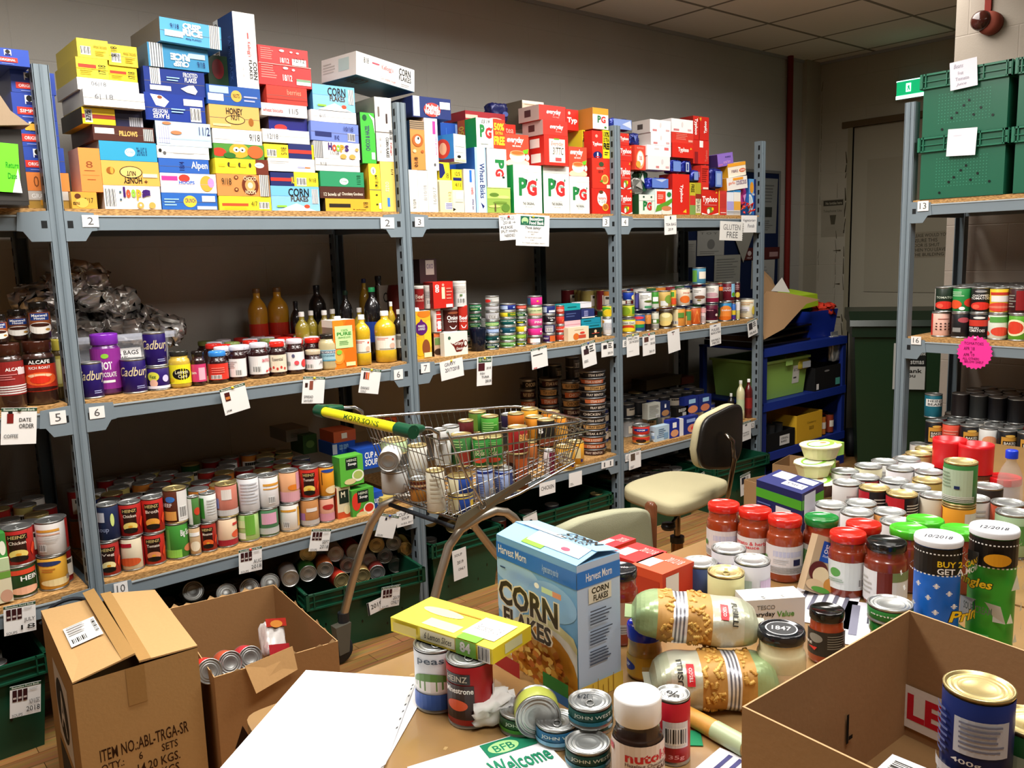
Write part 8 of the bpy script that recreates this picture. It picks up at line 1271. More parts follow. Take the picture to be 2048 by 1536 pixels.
# ============================================================ table, cardboard boxes on the floor
TZ=.74;BR='987649'
tb=root('work_table','tan wooden sorting table with worn varnish in front','table',(1.0,.8,0))
mb=MB();q=fillet([V3((1.88,.1,0)),V3((1.88,1.335,0)),V3((.5,1.335,0)),V3((.3,.1,0))],.03,4);mb.prism([(p.x-1,p.y-.8,TZ-.026)for p in q][::-1],(0,0,.026),BR,'varnish',BR)
rnd=random.Random(4)
for i in range(46): # worn patches in the varnish
 x,y=rnd.uniform(.5,1.5),rnd.uniform(.9,1.3);a=rnd.uniform(.002,.006);P=[(x-1+a*rnd.uniform(.5,1.5)*math.cos(t),y-.8+a*rnd.uniform(.3,1)*math.sin(t),TZ+.0003)for t in[k*PI/3 for k in range(6)]];mb.add(P,[tuple(range(6))],'bc9c68','varnish')
link('tabletop',mb.mesh(),tb)
for x,y in((.6,1.25),(1.8,.95),(.45,.2),(1.8,.2)):mb=MB();mb.box(x-1.02,x-.98,y-.82,y-.78,0,TZ-.026,'6a6e70','powder_coat');link('leg',mb.mesh(),tb)
t2=root('work_table','second sorting table crowded with tins in front of the pillar shelving','table',(2.5,.8,0));mb=MB();mb.box(-.61,.9,-.7,.6,TZ-.026,TZ,BR,'varnish');link('tabletop',mb.mesh(),t2)
for x,y in((-.5,.1),(.8,.5),(-.5,-.6),(.8,-.6)):mb=MB();mb.box(x-.02,x+.02,y-.02,y+.02,0,TZ-.026,'6a6e70','powder_coat');link('leg',mb.mesh(),t2)
def qbox(name,label,cat,L,N,R_,zt,th,cols,fops=(),sops=(),tops=(),m='card',group=None,zb=None,skew=.999):
 """box whose top corners (far-left, near, far-right) are seen at three pixels on the plane z=zt"""
 l,n,r=at(*L,z=zt),at(*N,z=zt),at(*R_,z=zt)
 e1=l-n;e2=r-n;e2=e2-e1*(e2.dot(e1)/e1.length_squared)*skew;r=n+e2;f=l+e2;o=(l+r)/2;o.z=zt-th;D=V3((0,0,th));a,b,c,d=[p-o-D for p in(l,n,r,f)];a,b,c,d=[V3((p.x,p.y,0))for p in(a,b,c,d)]
 mb=MB();k=cols
 for F_,cc in(((a,b,b+D,a+D),k[0]),((b,c,c+D,b+D),k[1]),((c,d,d+D,c+D),k[0]),((d,a,a+D,d+D),k[1]),((a+D,b+D,c+D,d+D),k[2]),((d,c,b,a),k[0])):mb.add(F_,[(0,1,2,3)],cc,m)
 if fops:mb.face(a,b-a,D,fops,m)
 if sops:mb.face(b,c-b,D,sops,m)
 if tops:mb.face(a+D,b-a,d-a,tops,m,.0005)
 ob=link(name,mb.mesh(),None,o);return tag(ob,label,cat,group),a,b,c,d
 # taped box
cbx=root('cardboard_box','closed brown cardboard carton with tape and a white shipping label on the floor','cardboard box',(0,0,0));CC='c09a68';zt=.5
l,n,r,f=at(82,1225,z=zt),at(145,1370,z=zt),at(395,1295,z=zt),at(310,1183,z=zt);D=V3((0,0,-zt));mb=MB()
for F_ in((l+D,n+D,n,l),(n+D,r+D,r,n),(r+D,f+D,f,r),(f+D,l+D,l,f)):mb.add(F_,[(0,1,2,3)],'b08a58','cardboard')
mb.face(n+D,r-n,-D,[Tx('ITEM NO.:ABL-TRGA-SR',.14,.555,.86,.62,'3a2210',bold=.01),Tx("Q'TY.:      6        SETS",.14,.49,.76,.54,'3a2210',bold=.01),Tx('N.W.:   14.20 KGS.',.14,.425,.77,.475,'3a2210',bold=.01),Tx('G.W.:   15.50 KGS.',.14,.36,.77,.41,'3a2210',bold=.01),Tx("MEAS.:   2.7'",.14,.295,.64,.345,'3a2210',bold=.01),Rc(.4,.8,.55,1,'a07a48')],'cardboard')
mb.face(l+D,n-l,-D,[Rc(.3,.4,.75,.85,'d8d0c4'),El(.5,.62,.18,.18,'3a342c'),Tx('A',.42,.5,.6,.74,'d8d0c4'),Rc(.25,.08,.8,.34,'4a443a')],'cardboard');link('box_body',mb.mesh(),cbx)
def lid_(A,B,C,E,up,ops):mb=MB();mb.prism([A,B,C,E],(0,0,.004),CC,'cardboard');mb.face(A+V3((0,0,.0042)),B-A,E-A,ops,'cardboard');return mb
m0,m1=n.lerp(r,.49),l.lerp(f,.49);u0,u1=n.lerp(r,.515),l.lerp(f,.515)
link('flap',lid_(n+V3((0,0,.002)),m0+V3((0,0,.03)),m1+V3((0,0,.012)),l+V3((0,0,.002)),0,[Rc(.78,0,1,1,'a8824e'),Rc(.2,.36,.74,.62,'e8e6e2'),Bar(.24,.38,.5,.45),Bar(.66,.42,.72,.58,1),Ln(.24,.48,.6,.6,4,'a8a4a0')]).mesh(),cbx)
link('flap',lid_(u0+V3((0,0,.006)),r+V3((0,0,.002)),f+V3((0,0,.002)),u1+V3((0,0,.02)),0,[Rc(0,0,.2,1,'a8824e')]).mesh(),cbx)
# open box on the floor
ob=root('cardboard_box','open brown cardboard box with torn flaps holding a few tins, arrow on its side','cardboard box');zt=.42;P=[at(428,1355,z=zt),at(676,1282,z=zt),at(547,1169,z=zt),at(338,1217,z=zt)];D=V3((0,0,-zt));mb=MB();cen=sum(P,V3())/4
for i in range(4):
 a,b=P[i],P[(i+1)%4];ai,bi=a+(cen-a)*.012,b+(cen-b)*.012
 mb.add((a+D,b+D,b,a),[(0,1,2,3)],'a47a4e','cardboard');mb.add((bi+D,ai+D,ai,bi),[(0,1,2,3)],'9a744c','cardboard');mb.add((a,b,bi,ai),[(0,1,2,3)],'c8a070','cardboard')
 for k in range(9):
  t=(k+.2)/9;q=a.lerp(b,t);w_=a.lerp(b,min(t+.07,1));mb.add((q,w_,q.lerp(w_,.6)+V3((0,0,.006*((k*7)%3)))),[(0,1,2)],'d8b888','cardboard')
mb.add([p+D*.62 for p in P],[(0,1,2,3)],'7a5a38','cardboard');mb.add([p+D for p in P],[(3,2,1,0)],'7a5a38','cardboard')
mb.face(P[0]+D,P[1]-P[0],-D,[Rc(.16,.15,.2,.5,'2a180c'),Pg('2a180c',(.11,.48),(.25,.48),(.18,.62)),El(.42,.35,.12,.16,'2a180c'),El(.42,.35,.1,.13,'a47a4e')],'cardboard');link('box_body',mb.mesh(),ob)
mb=MB();a,b=P[0].lerp(P[1],.22),P[0].lerp(P[1],.6);mb.prism([a+V3((0,-.012,.012)),b+V3((0,-.012,.03)),b+V3((-.0,-.035,-.03)),a+V3((.01,-.05,-.055))],(0,-.003,.001),'b48c5c','cardboard');link('flap',mb.mesh(),ob)
for cx,cy,c,lab in((300,885,'d8302a','red tin at the corner inside the open cardboard box'),(440,830,'c8583c','orange-red tin lying inside the open cardboard box'),(575,795,'c83440','crimson tin lying inside the open cardboard box beside the white packet')):lying(FC,cx,cy,2.2+(cx>400)*.06,c,lab,'s',.6,-.35,r=.034,h=.09,ops=[Rc(.3,.2,.7,.8,'e08a5a')])
o=link('soup_packet',pouch_mesh(.075,.045,.11,'e0dcd8',[Rc(0,0,1,.3,'a8242c'),Rc(0,.78,1,1,'b02c20'),El(.5,.85,.3,.1,'d88a3a')],'foil_paint',False,61,.003).mesh(),None,at(*FC(740,790),y=2.32),(-.5,.3,.2));tag(o,'white and red soup packet lying inside the open cardboard box','soup packet')
# ============================================================ things on the tables
T0=Fr(1380,860,.2837);T1=Fr(1700,860,.2836);TA=Fr(760,1040,.323);TB=Fr(1180,1050,.3163);TCc=Fr(1380,860,.3262)
def top_at(fr,x,y,h,z=TZ):return at(*fr(x,y),z=z+h)
def ttin(fr,x,y,c,ops,lab,lid='s',r=.0385,h=.109,z=TZ,**k):
 p=top_at(fr,x,y,h,z);return tin_can('food_tin',lab,(p.x,p.y,z+.0006),face_cam(p.x,p.y)+k.pop('turn',0),r,h,lid,(c,ops),**k)
sm=lambda c='b8b8c0':[Ln(.2,.1,.8,.85,6,c)]
for x,y,c,ops,lid,lab in(
(130,248,'d8d4b0',[Rc(.5,.2,.56,.8,'c8a050')],'s','cream tin with a dark rim at the back corner of the tin crowd'),(245,218,'dcdcd8',sm(),'s','white tin second along the back row of the tin crowd'),(365,268,'dcd8dc',[El(.4,.4,.2,.1,'e8b0c0')],'s','white tin with pinkish print behind the red and black tins'),(402,200,'d0d0d0',sm(),'s','pale tin with smooth lid behind the white plastic lid'),(485,162,'b8a468',[],'g','gold-lidded tin at the back beside the red tubs'),(550,128,'8a8a6a',[],'g','farthest gold-lidded tin touching the red tub'),(548,288,'c8c8c4',sm(),'s','silver-lidded tin half hidden by the stacked green tin'),
(110,328,'8a1c24',[Rc(0,0,.5,1,'d8d4d0')],'s','white and maroon tin with shiny lid near the sauce pots'),(310,352,'d4d4d0',sm(),'s','white tin between the two red and black tins and the back row'),(545,348,'b89a50',[],'g','gold-lidded tin behind the cream one'),(162,400,'1a1416',[Rc(0,0,.4,1,'b82430'),Ln(.5,.3,.95,.85,6,'c8c8c0'),Rc(.5,.05,.8,.2,'e0e0dc')],'g','red and black tin, nearer the sauce pots'),(366,442,'1a1416',[Rc(0,0,.55,1,'c02430'),El(.12,.5,.12,.3,'k'),Ln(.6,.3,.98,.85,7,'c8c8c0'),Rc(.6,.05,.98,.22,'e0e0dc')],'g','red and black tin with a black bird mark'),(462,402,'d0d0d0',[],'s','silver-lidded tin beside the black bird tin'),(600,455,'c8c0ac',[Ln(.1,.4,.6,.5,1,'7a6a5a')],'s','beige tin beside the orange tin under the stacked one'),
(892,478,'d4d0cc',sm(),'s','white tin just beyond the orange tin'),(1092,505,'c8583a',[Rc(.3,0,1,1,'d8d4d0')],'s','orange and white tin behind the tall green tube'),(1152,575,'a8c8a0',[Rc(.6,.3,1,.8,'5a9a50')],'s','pale green tin at the photo edge behind the tube'),(62,512,'c8c8c8',[],'s','white tin with ring pull behind its green-dotted neighbour'),(62,570,'d8d8d8',[El(.2,.3,.1,.2,'2a8a4a')],'s','white tin with a green dot in the front rank of the crowd'),(262,578,'d09050',sm(),'s','orange-sided tin in the front rank behind the red jar lid'),(325,630,'d0d0d0',[],'s','pale tin tucked before the green jar lids'),(968,392,'2a2420',[Rc(.6,.1,1,.5,'c8a040')],'s','black tin beside the red plastic lid')):ttin(T1,x,y,c,ops,lab,lid,lite=True)
for x,y,c,ops,lab in((1095,285,'d0ccc8',[Rc(0,0,.5,.5,'8a2424')],'white tin with shiny lid right behind the sauce pots'),(1120,368,'d8d4d0',[El(.2,.3,.16,.2,'b82830'),Ln(.5,.2,.8,.8,4,'b0a8a8')],'white tin with a red dot beside the sauce pots'),(1015,522,'d0d0d0',[],'pale tin between the navy oat box and the green-dotted tin')):ttin(T0,x,y,c,ops,lab,lite=True)
p=top_at(T1,485,245,.1);tag(link('food_tub',(lambda m:(m.lathe([(.036,0),(.038,.09)],24,'d8d8d8','plastic'),m.lathe([(.042,.088),(.042,.1),(0,.102)],24,'f4f4f4','plastic'),m)[2])(MB()).mesh(),None,(p.x,p.y,TZ+.0006)),'tub with a plain white plastic lid among the tins','food tub')
e=ttin(T1,768,520,'d8962c',[Rc(.62,.1,1,.9,'d8d4cc'),Rc(0,0,.12,1,'9a3a24')],'orange tin carrying a green tin on its lid','g')
ttin(T1,768,520,'3a7a3c',[Rc(-.1,.12,.75,.9,'b8ccb0'),[Rc(-.1,.04+i*.045,.8,.06+i*.045,'e0e0dc')for i in range(4)],Ln(.1,.4,.35,.85,5,'8aa084'),Rc(.4,.4,.5,.48,'1c2c5a')],'tall green tin balanced on the orange tin','g',z=TZ+.1105,pull=False).location.xy=e.location.xy
for x,y,r_,h,lab in((705,62,.047,.17,'red plastic tub farther from the blue-capped bottle'),(893,98,.047,.17,'red plastic tub beside the blue-capped bottle')):
 p=top_at(T1,x,y,h);q=root('drinks_tub',lab,'drinks tub',(p.x,p.y,TZ+.0006),face_cam(p.x,p.y));m=MB();m.lathe([(r_*.94,0),(r_*.94,h-.05)],28,'3a1014','label');m.wrap(r_*.94,.01,.1,[Rc(.5,.1,.9,.8,'6a3a24'),Ln(.55,.3,.85,.7,4,'b89a80')]);link('tub_body',m.mesh(),q);m=MB();m.lathe([(r_*.98,h-.085),(r_,h-.01),(r_,h),(r_*.93,h),(r_*.9,h-.012),(0,h-.014)],28,'d01c22','plastic');m.wrap(r_,h-.08,h-.02,[Rc(-.0,0,.45,.45,'e8a020')]if x>800 else[],m='plastic',r1=r_);link('lid',m.mesh(),q)
p=top_at(T1,1088,350,.07);jar('plastic_jar','jar with a wide red plastic lid and blue barcode label at the photo edge',(p.x,p.y,TZ),.042,.08,'c8ccdc','d81c22',None,lr=.046,lh=.02,neck=.004)
p=top_at(T1,1140,150,.17);bottle('water_bottle','clear plastic bottle with a bright blue cap',(p.x,p.y,TZ+.0006),[(.028,0),(.033,.006),(.033,.08),(.031,.1),(.022,.125),(.013,.14),(.0125,.155)],'c8c4c0','1c3ac8',m='clear_plastic',cap=(.016,.02))
# pasta sauce jars
wl=[Rc(.3,.62,.85,.82,'c0c4dc'),Ln(.3,.35,.6,.55,3,'c0c4c8'),Rc(.66,.32,.8,.54,'1c2448'),[Rc(0,.05+i*.06,1,.08+i*.06,'9a9a98')for i in range(4)],El(.12,.5,.05,.1,'5a8a4a')];wl2=[Tx('tomato & herb',.05,.72,.7,.86,'d8404a',bold=.02),Tx('pasta sauce',.05,.56,.58,.7,'d8404a',bold=.02),El(.8,.68,.1,.13,'4a9a4a'),Rc(.45,.35,.9,.45,'6a8a6a')]
for x,y,lc,lb,lab,cont,h in((243,512,'d8281c',('dcdadc',wl),'red-lidded pasta sauce jar nearest the swivel chair','9a3c18',.148),(458,552,'d8281c',('e0dedc',wl2),'red-lidded tomato and herb sauce jar with red lettering','9a3c18',.148),(680,605,'d8281c',('dcdadc',wl),'red-lidded pasta sauce jar, third in the row, blue print','9a3c18',.148),(915,605,'1c7a34',('d8d8d0',[Rc(.1,.2,.3,.8,'4a8a3a')]),'green-lidded sauce jar behind the stuffing mix box','8a3418',.148),(1128,718,'d8281c',('d8dcd8',[El(.3,.6,.1,.16,'5a9a4a'),Bar(.7,.1,.9,.4),Ln(.2,.25,.5,.4,2,'8aa08a')]),'red-lidded sauce jar directly behind the stuffing mix box','8a3014',.14),(1225,650,'d8281c',None,'red-lidded sauce jar in the second row behind another red lid','8a3014',.14)):
 p=top_at(T0,x,y,h);jar('sauce_jar',lab,(p.x,p.y,TZ),.0405,h,cont,lc,lb,face_cam(p.x,p.y),lr=.038,lz=(.16,.66))
for x,y,lc,lb,lab,r_ in((245,772,'141414',('e0dedc',[Rc(.38,0,.6,1,'6a2014'),Rc(.6,.72,1,1,'7a8a5a'),Ln(.05,.2,.3,.8,4,'b0aca4')]),'black-lidded sauce jar with a white label in front of the green lids',.043),(420,682,'4cb82c',None,'bright green-lidded jar nearest the blue crisp tube',.041),(530,625,'4cb82c',None,'bright green-lidded jar farthest back of the three',.042),(775,690,'4cb82c',None,'bright green-lidded jar between the two crisp tubes',.041)):
 p=top_at(T1,x,y,.14);jar('sauce_jar',lab,(p.x,p.y,TZ),r_,.14,'7a2c18',lc,lb,face_cam(p.x,p.y),lr=.04,lz=(.1,.66))
 # crisp tubes
def tube_(x,y,lab,c,ops,h=.235):
 p=top_at(T1,x,y,h);q=root('crisp_tube',lab,'crisp tube',(p.x,p.y,TZ+.0006),face_cam(p.x,p.y));r=.0385;ROUND.append((q,r,h));m=MB();m.lathe([(r,0),(r,h-.012)],32,c,'label')
 m.wrap(r,.003,h-.014,[Rc(-.6,.78,1.6,1,'16120f'),[Rc(-.2+i*.05,.955,-.175+i*.05,.965,'w')for i in range(28)],[Rc(-.2+i*.05,.785,-.175+i*.05,.795,'w')for i in range(28)]]+ops);link('tube_body',m.mesh(),q)
 m=MB();m.lathe([(r+.002,h-.012),(r+.0025,h-.004),(r+.001,h),(r-.002,h-.001),(r-.004,h-.003),(0,h-.003)],32,'e0e2e6','plastic');m.deco(lambda a,b,z:V3((a-r,b-r,h-.003+z)),2*r,2*r,[Tx('10/2018' if x<800 else '12/2018',.2,.4,.8,.62,'1c1c2a',bold=0,sh=.3)],'label');link('lid',m.mesh(),q)
sn=lambda x,y:[Rc(x-.008,y-.022,x+.008,y+.022,'w'),Rc(x-.03,y-.004,x+.03,y+.004,'w'),Pg('w',(x-.02,y-.014),(x-.016,y-.016),(x+.02,y+.014),(x+.016,y+.016)),Pg('w',(x+.02,y-.014),(x+.016,y-.016),(x-.02,y+.014),(x-.016,y+.016))]
tree=lambda x,y,s:Pg('e8f0e0',(x-.04*s,y),(x+.04*s,y),(x,y+.08*s))
pr=lambda x0,y0,x1,y1:[Tx('Pringles',x0,y0,x1,y1,'k',bold=.06,sh=.2),Tx('Pringles',x0+.01,y0+.005,x1-.01,y1-.005,'f0c820',bold=.025,sh=.2)]
tube_(626,745,'blue snowflake crisp tube with a white lid','1c6ad0',[sn(x,y)for x,y in((.3,.7),(.42,.6),(.25,.52),(.38,.4),(.28,.3),(.5,.33),(.4,.2),(.55,.16),(.3,.1),(.62,.66),(.6,.26),(.85,.3),(.15,.62),(.5,.72),(.5,.5),(.66,.56),(.1,.45),(.2,.35),(.12,.74))]+[Tx('BUY 2 CANS',.5,.89,.95,.94,'f0c820',bold=.02),Tx('GET A MOVIE',.5,.83,.98,.88,'w',bold=.02),pr(.6,.4,1.25,.53),El(.8,.1,.2,.12,'e8c060')])
tube_(1020,682,'green Christmas tree crisp tube with a white lid','3aa02c',[tree(x,y,s)for x,y,s in((.78,.62,1.6),(.95,.6,.8),(.72,.36,1),(.9,.44,.9),(.95,.28,.8),(.8,.2,.9),(.6,.12,.8),(.3,.1,.8))]+[Rc(.22,.82,.36,.9,'3a3a38'),El(.55,.86,.14,.05,'d0901c'),pr(.02,.6,.52,.7),Pg('d8dcd8',(.12,.5),(.6,.5),(.66,.36),(.12,.33)),Tx('SOUR CREAM',.2,.42,.52,.48,'5a6a5a'),Rc(.1,.12,.5,.26,'5ab870')],.25)
# boxes on the table
qb=qbox
crn=[Rc(0,.0,1,1,'7cb4e0'),El(.25,.75,.3,.1,'a8d0ee'),El(.7,.66,.3,.14,'a0ccec'),El(.15,.5,.2,.12,'b8d8f0'),Rc(0,.83,1,.95,'2a78cc'),Tx('Harvest Morn',.03,.87,.4,.935,'w',bold=.01),Tx('A great start to your day',.6,.85,.8,.92,'b8d8f4'),Rc(.05,.76,.12,.77,'1c3a5a'),El(.66,.12,.6,.4,'e8e0a8'),El(.66,.1,.5,.36,'f0ece0'),El(.6,.1,.42,.33,'d8922c')]+[(lambda x,y,a:Pg(['e8b050','c87420','f0c868','b8601c','dca03c'][i%5],*[(x+math.cos(a+k*1.05)*(.035+.012*(k%2)),y+math.sin(a+k*1.05)*(.018+.008*(k%3)))for k in range(6)]))(.6+.38*math.cos(i*2.4)*math.sqrt((i%37)/37),.12+.28*abs(math.sin(i*2.4))*math.sqrt((i%37)/37)-.04*(i%3),i*1.7)for i in range(95)]+[Rc(0,0,.4,.12,'a81c28'),Rc(.7,0,1,.17,'2a8a3c'),Rc(.74,0,1,.07,'2a78cc'),
Tx('CORN',.14,.53,.92,.74,'e8dcc0',bold=.085),Tx('CORN',.16,.54,.9,.73,'2c2418',bold=.035),Tx('FLAKES',.2,.38,.84,.53,'e8dcc0',bold=.085),Tx('FLAKES',.22,.385,.82,.525,'2c2418',bold=.035),El(.66,.8,.03,.02,'w'),Rc(.72,.77,.95,.81,'c8e0b0'),Rc(.85,.77,.95,.81,'e0906a')]
o,a,b,c,d=qb('corn_flakes_box','large blue corn flakes box standing open-topped on the table','cereal box',(993,1069),(1153,1133),(1232,1102),TZ+.245,.2445,('7cb4e0','b8cce4','90c4ea'),crn,[Rc(0,.83,1,.95,'2a78cc'),Tx('Harvest Morn',.2,.865,.8,.925,'w',bold=.01),Rc(.25,.7,.78,.82,'e0dcc8'),Tx('CORN',.32,.765,.72,.81,'2c2418',bold=.03),Tx('FLAKES',.36,.71,.7,.755,'2c2418',bold=.02),[Ln(.25,.24+i*.15,.78,.36+i*.15,5,'4a5468')for i in range(3)],Rc(0,0,1,.12,'e8c850'),[Rc(.15+i*.12,0,.165+i*.12,.08+.03*(i%3),'b0882c')for i in range(6)]])
m=MB();D=V3((0,0,.2445));U_=(b-a);W_=(d-a);m.prism([a+D,b+D,b+W_*.5+D+V3((0,0,.014)),a+W_*.5+D+V3((0,0,.014))],(0,0,.001),'90c4ea');m.prism([a+W_*.45+D+V3((0,0,.0145)),b+W_*.45+D+V3((0,0,.0145)),c+D+V3((0,0,.004)),d+D+V3((0,0,.004))],(0,0,.001),'9accf0')
m.face(a+D+V3((0,0,.0015)),U_,W_*.5+V3((0,0,.014)),[Rc(.3,.1,.55,.4,'8ac840'),Rc(.32,.3,.95,.9,'f4f8fa'),El(.75,.5,.05,.1,'d8506a')]);m.face(a+W_*.45+D+V3((0,0,.016)),U_,W_*.55-V3((0,0,.0105)),[Rc(.1,.0,.6,.25,'f4f8fa'),Tx('CORN',.48,.5,.86,.9,'2c2418',bold=.03),Tx('FLAKES',.5,.1,.84,.45,'4a3c28',bold=.01)]);link('top_flap',m.mesh(),o)
o=qb('slice_box','yellow lemon slice box laid across two tins','cake box',(781,1234),(985,1299),(1059,1250),TZ+.1385,.026,('ecd83c','e8d030','f2e244'),[Rc(.31,.15,.65,.9,'e8e4c0'),Tx('6 Lemon Slices',.35,.3,.62,.75,'4a4a3a',sh=.3),Rc(.66,0,.85,1,'7ab83c'),Tx('84',.7,.2,.8,.9,'w',bold=.04),Bar(.87,.0,.98,1,0,'k'),Rc(.04,.2,.28,.8,'d8c468')],[Rc(.3,.2,.75,.85,'d8d8a8')],[Rc(.28,.1,.6,.35,'f6f0a8'),El(.3,.6,.2,.12,'f4eea0'),Rc(.3,.72,.62,.76,'d8922c'),Rc(.64,.2,.94,.82,'f4f4f0'),Tx('Best before 10/18',.68,.4,.9,.6,'8a8a8a',bold=0,sh=.2),Rc(.66,0,.85,.2,'7ab83c')])[0]
ttin(TA,350,755,'d8dce0',[El(.4,.5,.3,.16,'5a8a3a'),El(.4,.42,.34,.1,'e8e8e8'),Rc(0,.0,1,.28,'2a5ab0'),Tx('peas',.2,.8,.6,.92,'3a4a5a')],'white and blue pea tin under the lemon slice box',h=.112,turn=.0)
ttin(TA,545,830,'a01c20',[Rc(.1,.72,.5,.9,'k'),Tx('HEINZ',.14,.76,.46,.86,'c8c0b0',bold=.01),Rc(.1,.1,.55,.7,'2a120c'),Tx('Minestrone',.12,.56,.54,.66,'w',bold=.02),El(.3,.35,.16,.1,'d8542a'),Pg('e07a3a',(.55,.05),(.8,.3),(.7,.35)),Rc(.86,.2,1.05,.6,'d8ccc8')],'red minestrone soup tin under the lemon slice box',h=.112)
for i,(L,N,R_)in enumerate((((1340,1140),(1395,1159),(1402,1135)),((1262,1128),(1325,1149),(1385,1122)),((1215,1106),(1275,1126),(1330,1102)),((1180,1090),(1212,1100),(1288,1082)))):
 if i:qb('stock_box',['','orange-red stock cube box, nearest the fusilli bags','red stock cube box, middle of three','red stock cube box, farthest and brightest of three'][i],'stock cube box',L,N,R_,TZ+.1,.0995,(['','d8502c','d02c24','d8242c'][i],'c83c24',['','e05a38','d83030','e03038'][i]),[Rc(.0,.2,.9,.8,'b83820')],[Rc(.1,.3,.5,.9,'e8e4e0')],[Rc(.08,.15,.45,.6,'f0ece8'),Tx('20/12/18',.45,.6,.9,.85,'f0c8c0',bold=0)])
qb('oat_box','navy multipack box with a green band near the sauce pots','food box',(1513,959),(1604,988),(1636,962),TZ+.14,.1395,('1a2058','1a2050','1c2464'),[Rc(0,.68,1,.86,'4aa028'),Rc(.45,.12,.78,.62,'e0e0e4'),[Rc(.5+i*.09,.16,.57+i*.09,.38,'b84a30')for i in range(3)],Ln(.05,.1,.4,.62,8,'5a68a8')],[Rc(0,.68,1,.86,'4aa028'),Rc(.1,.5,.6,.95,'d8dce8'),Rc(.7,.55,.85,.65,'e8c8a0')],[Rc(.1,.5,.45,.95,'e4e6ee'),Rc(.45,.2,.9,.5,'f0f0f4'),Rc(.6,.6,.95,.9,'d8dcec'),Tx('18 MAR 19',.5,.28,.85,.44,'1c2048',bold=0)],skew=.3)
qb('stuffing_box','sage and onion stuffing mix box leaning on the jars','stuffing box',(1640,1076),(1680,1090),(1705,1072),TZ+.135,.001,('b09878',)*3)[0].location.z=-3
m=MB();m.box(-.037,.037,0,.028,0,.125,'b8a080');m.face((-.037,0,0),(.074,0,0),(0,0,.125),[Rc(.24,.56,.88,.92,'1c4aa0'),Tx('SAGE &',.34,.8,.8,.87,'e8e8f0',bold=.02),Tx('ONION',.32,.71,.82,.79,'e8e8f0',bold=.02),Tx('Stuffing Mix',.3,.63,.8,.69,'c8d0e8',sh=.2),Rc(.45,.92,.7,.97,'6aa83c'),El(.3,.38,.3,.18,'5a1c1c'),El(.4,.32,.26,.15,'e0c8a0'),El(.3,.14,.3,.1,'d8b890'),El(.75,.2,.2,.12,'c8883c'),El(.5,.08,.3,.05,'5a9a3c'),El(.82,.48,.1,.07,'2a4aa0')])
p=at(1637,1192,z=TZ);o=link('stuffing_box',m.mesh(),None,(p.x,p.y,TZ+.004),(-.22,.36,-.62));tag(o,'sage and onion stuffing mix box leaning against the sauce jars','stuffing box')
x_=[q for q in bpy.data.objects if q.name.startswith('stuffing_box')and q.location.z<-2]
for q in x_:bpy.data.objects.remove(q)
qb('stock_box','white value range vegetable stock box behind the mayonnaise jar','stock cube box',(1470,1180),(1490,1202),(1602,1186),TZ+.075,.0745,('d8d8d4','dcdcd8','eceae6'),[],[Tx('TESCO',.2,.72,.5,.84,'7a7a78'),Tx('Everyday',.05,.5,.5,.66,'2a2a28',bold=.02),Tx('Value',.53,.5,.82,.66,'5a9a3c',bold=.02),Tx('vegetable',.12,.22,.72,.42,'6a6a64')],[Tx('12/12',.7,.3,.9,.7,'6a6a68',bold=0)])
# jars and tins in front
def tjar(fr,x,y,h,r,c,lc,lb,lab,**k):p=top_at(fr,x,y,h);return jar(k.pop('nm','sauce_jar'),lab,(p.x,p.y,TZ),r,h,c,lc,lb,face_cam(p.x,p.y),**k)
tjar(TB,300,1060,.135,.0375,'24120c','f0f0ee',('e4d8d0',[Tx('nutoka',.34,.6,1.0,.84,'c8202c',bold=.03),Tx('Hazelnut Chocolate',.34,.5,.9,.58,'5a3a2c'),Tx('SPREAD',.55,.36,.95,.48,'5a2c1c',bold=.03),El(.4,.2,.14,.12,'6a2c18'),El(.32,.15,.08,.09,'c8885a'),Rc(.05,.75,.16,.9,'c83a48')]),'hazelnut chocolate spread jar with a thick white lid',nm='spread_jar',lr=.034,lh=.036,lz=(.1,.74),lidm='plastic')
tjar(TB,185,265,.15,.0365,'8a2c18','1c1e22',('b88a70',[Rc(0,0,1,.3,'b0a8a0'),[Rc(0,.04+i*.08,1,.07+i*.08,'7a7570')for i in range(3)]]),'black-lidded red sauce jar behind the corn flakes box',lr=.035,lz=(.2,.68),lops=[Tx('Dolmio',.25,.45,.75,.6,'c8c8c8')])
tjar(TB,1210,650,.125,.041,'d0c8a0','1a1c20',('dcc8a8',[Rc(.55,.05,.95,.9,'e8d0b0'),El(.25,.8,.03,.05,'8a2c24'),El(.3,.5,.03,.05,'8a2c24'),Pg('5a4a2a',(.2,.1),(.24,.1),(.32,.8)),Ln(.6,.2,.9,.8,4,'c8a888')]),'creamy white sauce jar with a black lid',lr=.039,lz=(.05,.55),lops=[El(.5,.5,.34,.34,'c8c8c8'),El(.5,.5,.31,.31,'1a1c20'),Tx('1847',.3,.4,.7,.6,'c8c8c8')])
tjar(Fr(1480,1180,.2773),628,130,.1,.032,'9a3a18','0e0e0e',('2a2826',[El(.3,.7,.14,.18,'8a8a84'),Ln(.52,.3,.9,.9,6,'7a7a74'),Pg('c8342c',(.15,.3),(.3,.2),(.35,.35)),Tx('FIRE',.05,.42,.25,.52,'w')]),'small black-labelled chilli sauce jar with a black lid',lr=.031,lz=(.22,.78))
e=ttin(Fr(1480,1180,.2773),1085,90,'2a7a34',[Tx('omio',.2,.5,.6,.7,'w')],'wide tin resting on a green jar lid beside the cardboard box',r=.0385,h=.03,z=TZ+.09,lite=True);jar('sauce_jar','green-lidded red sauce jar under a wide tin',(e.location.x,e.location.y,TZ),.036,.0895,'8a3018','1c7a34',lr=.035,lh=.02)
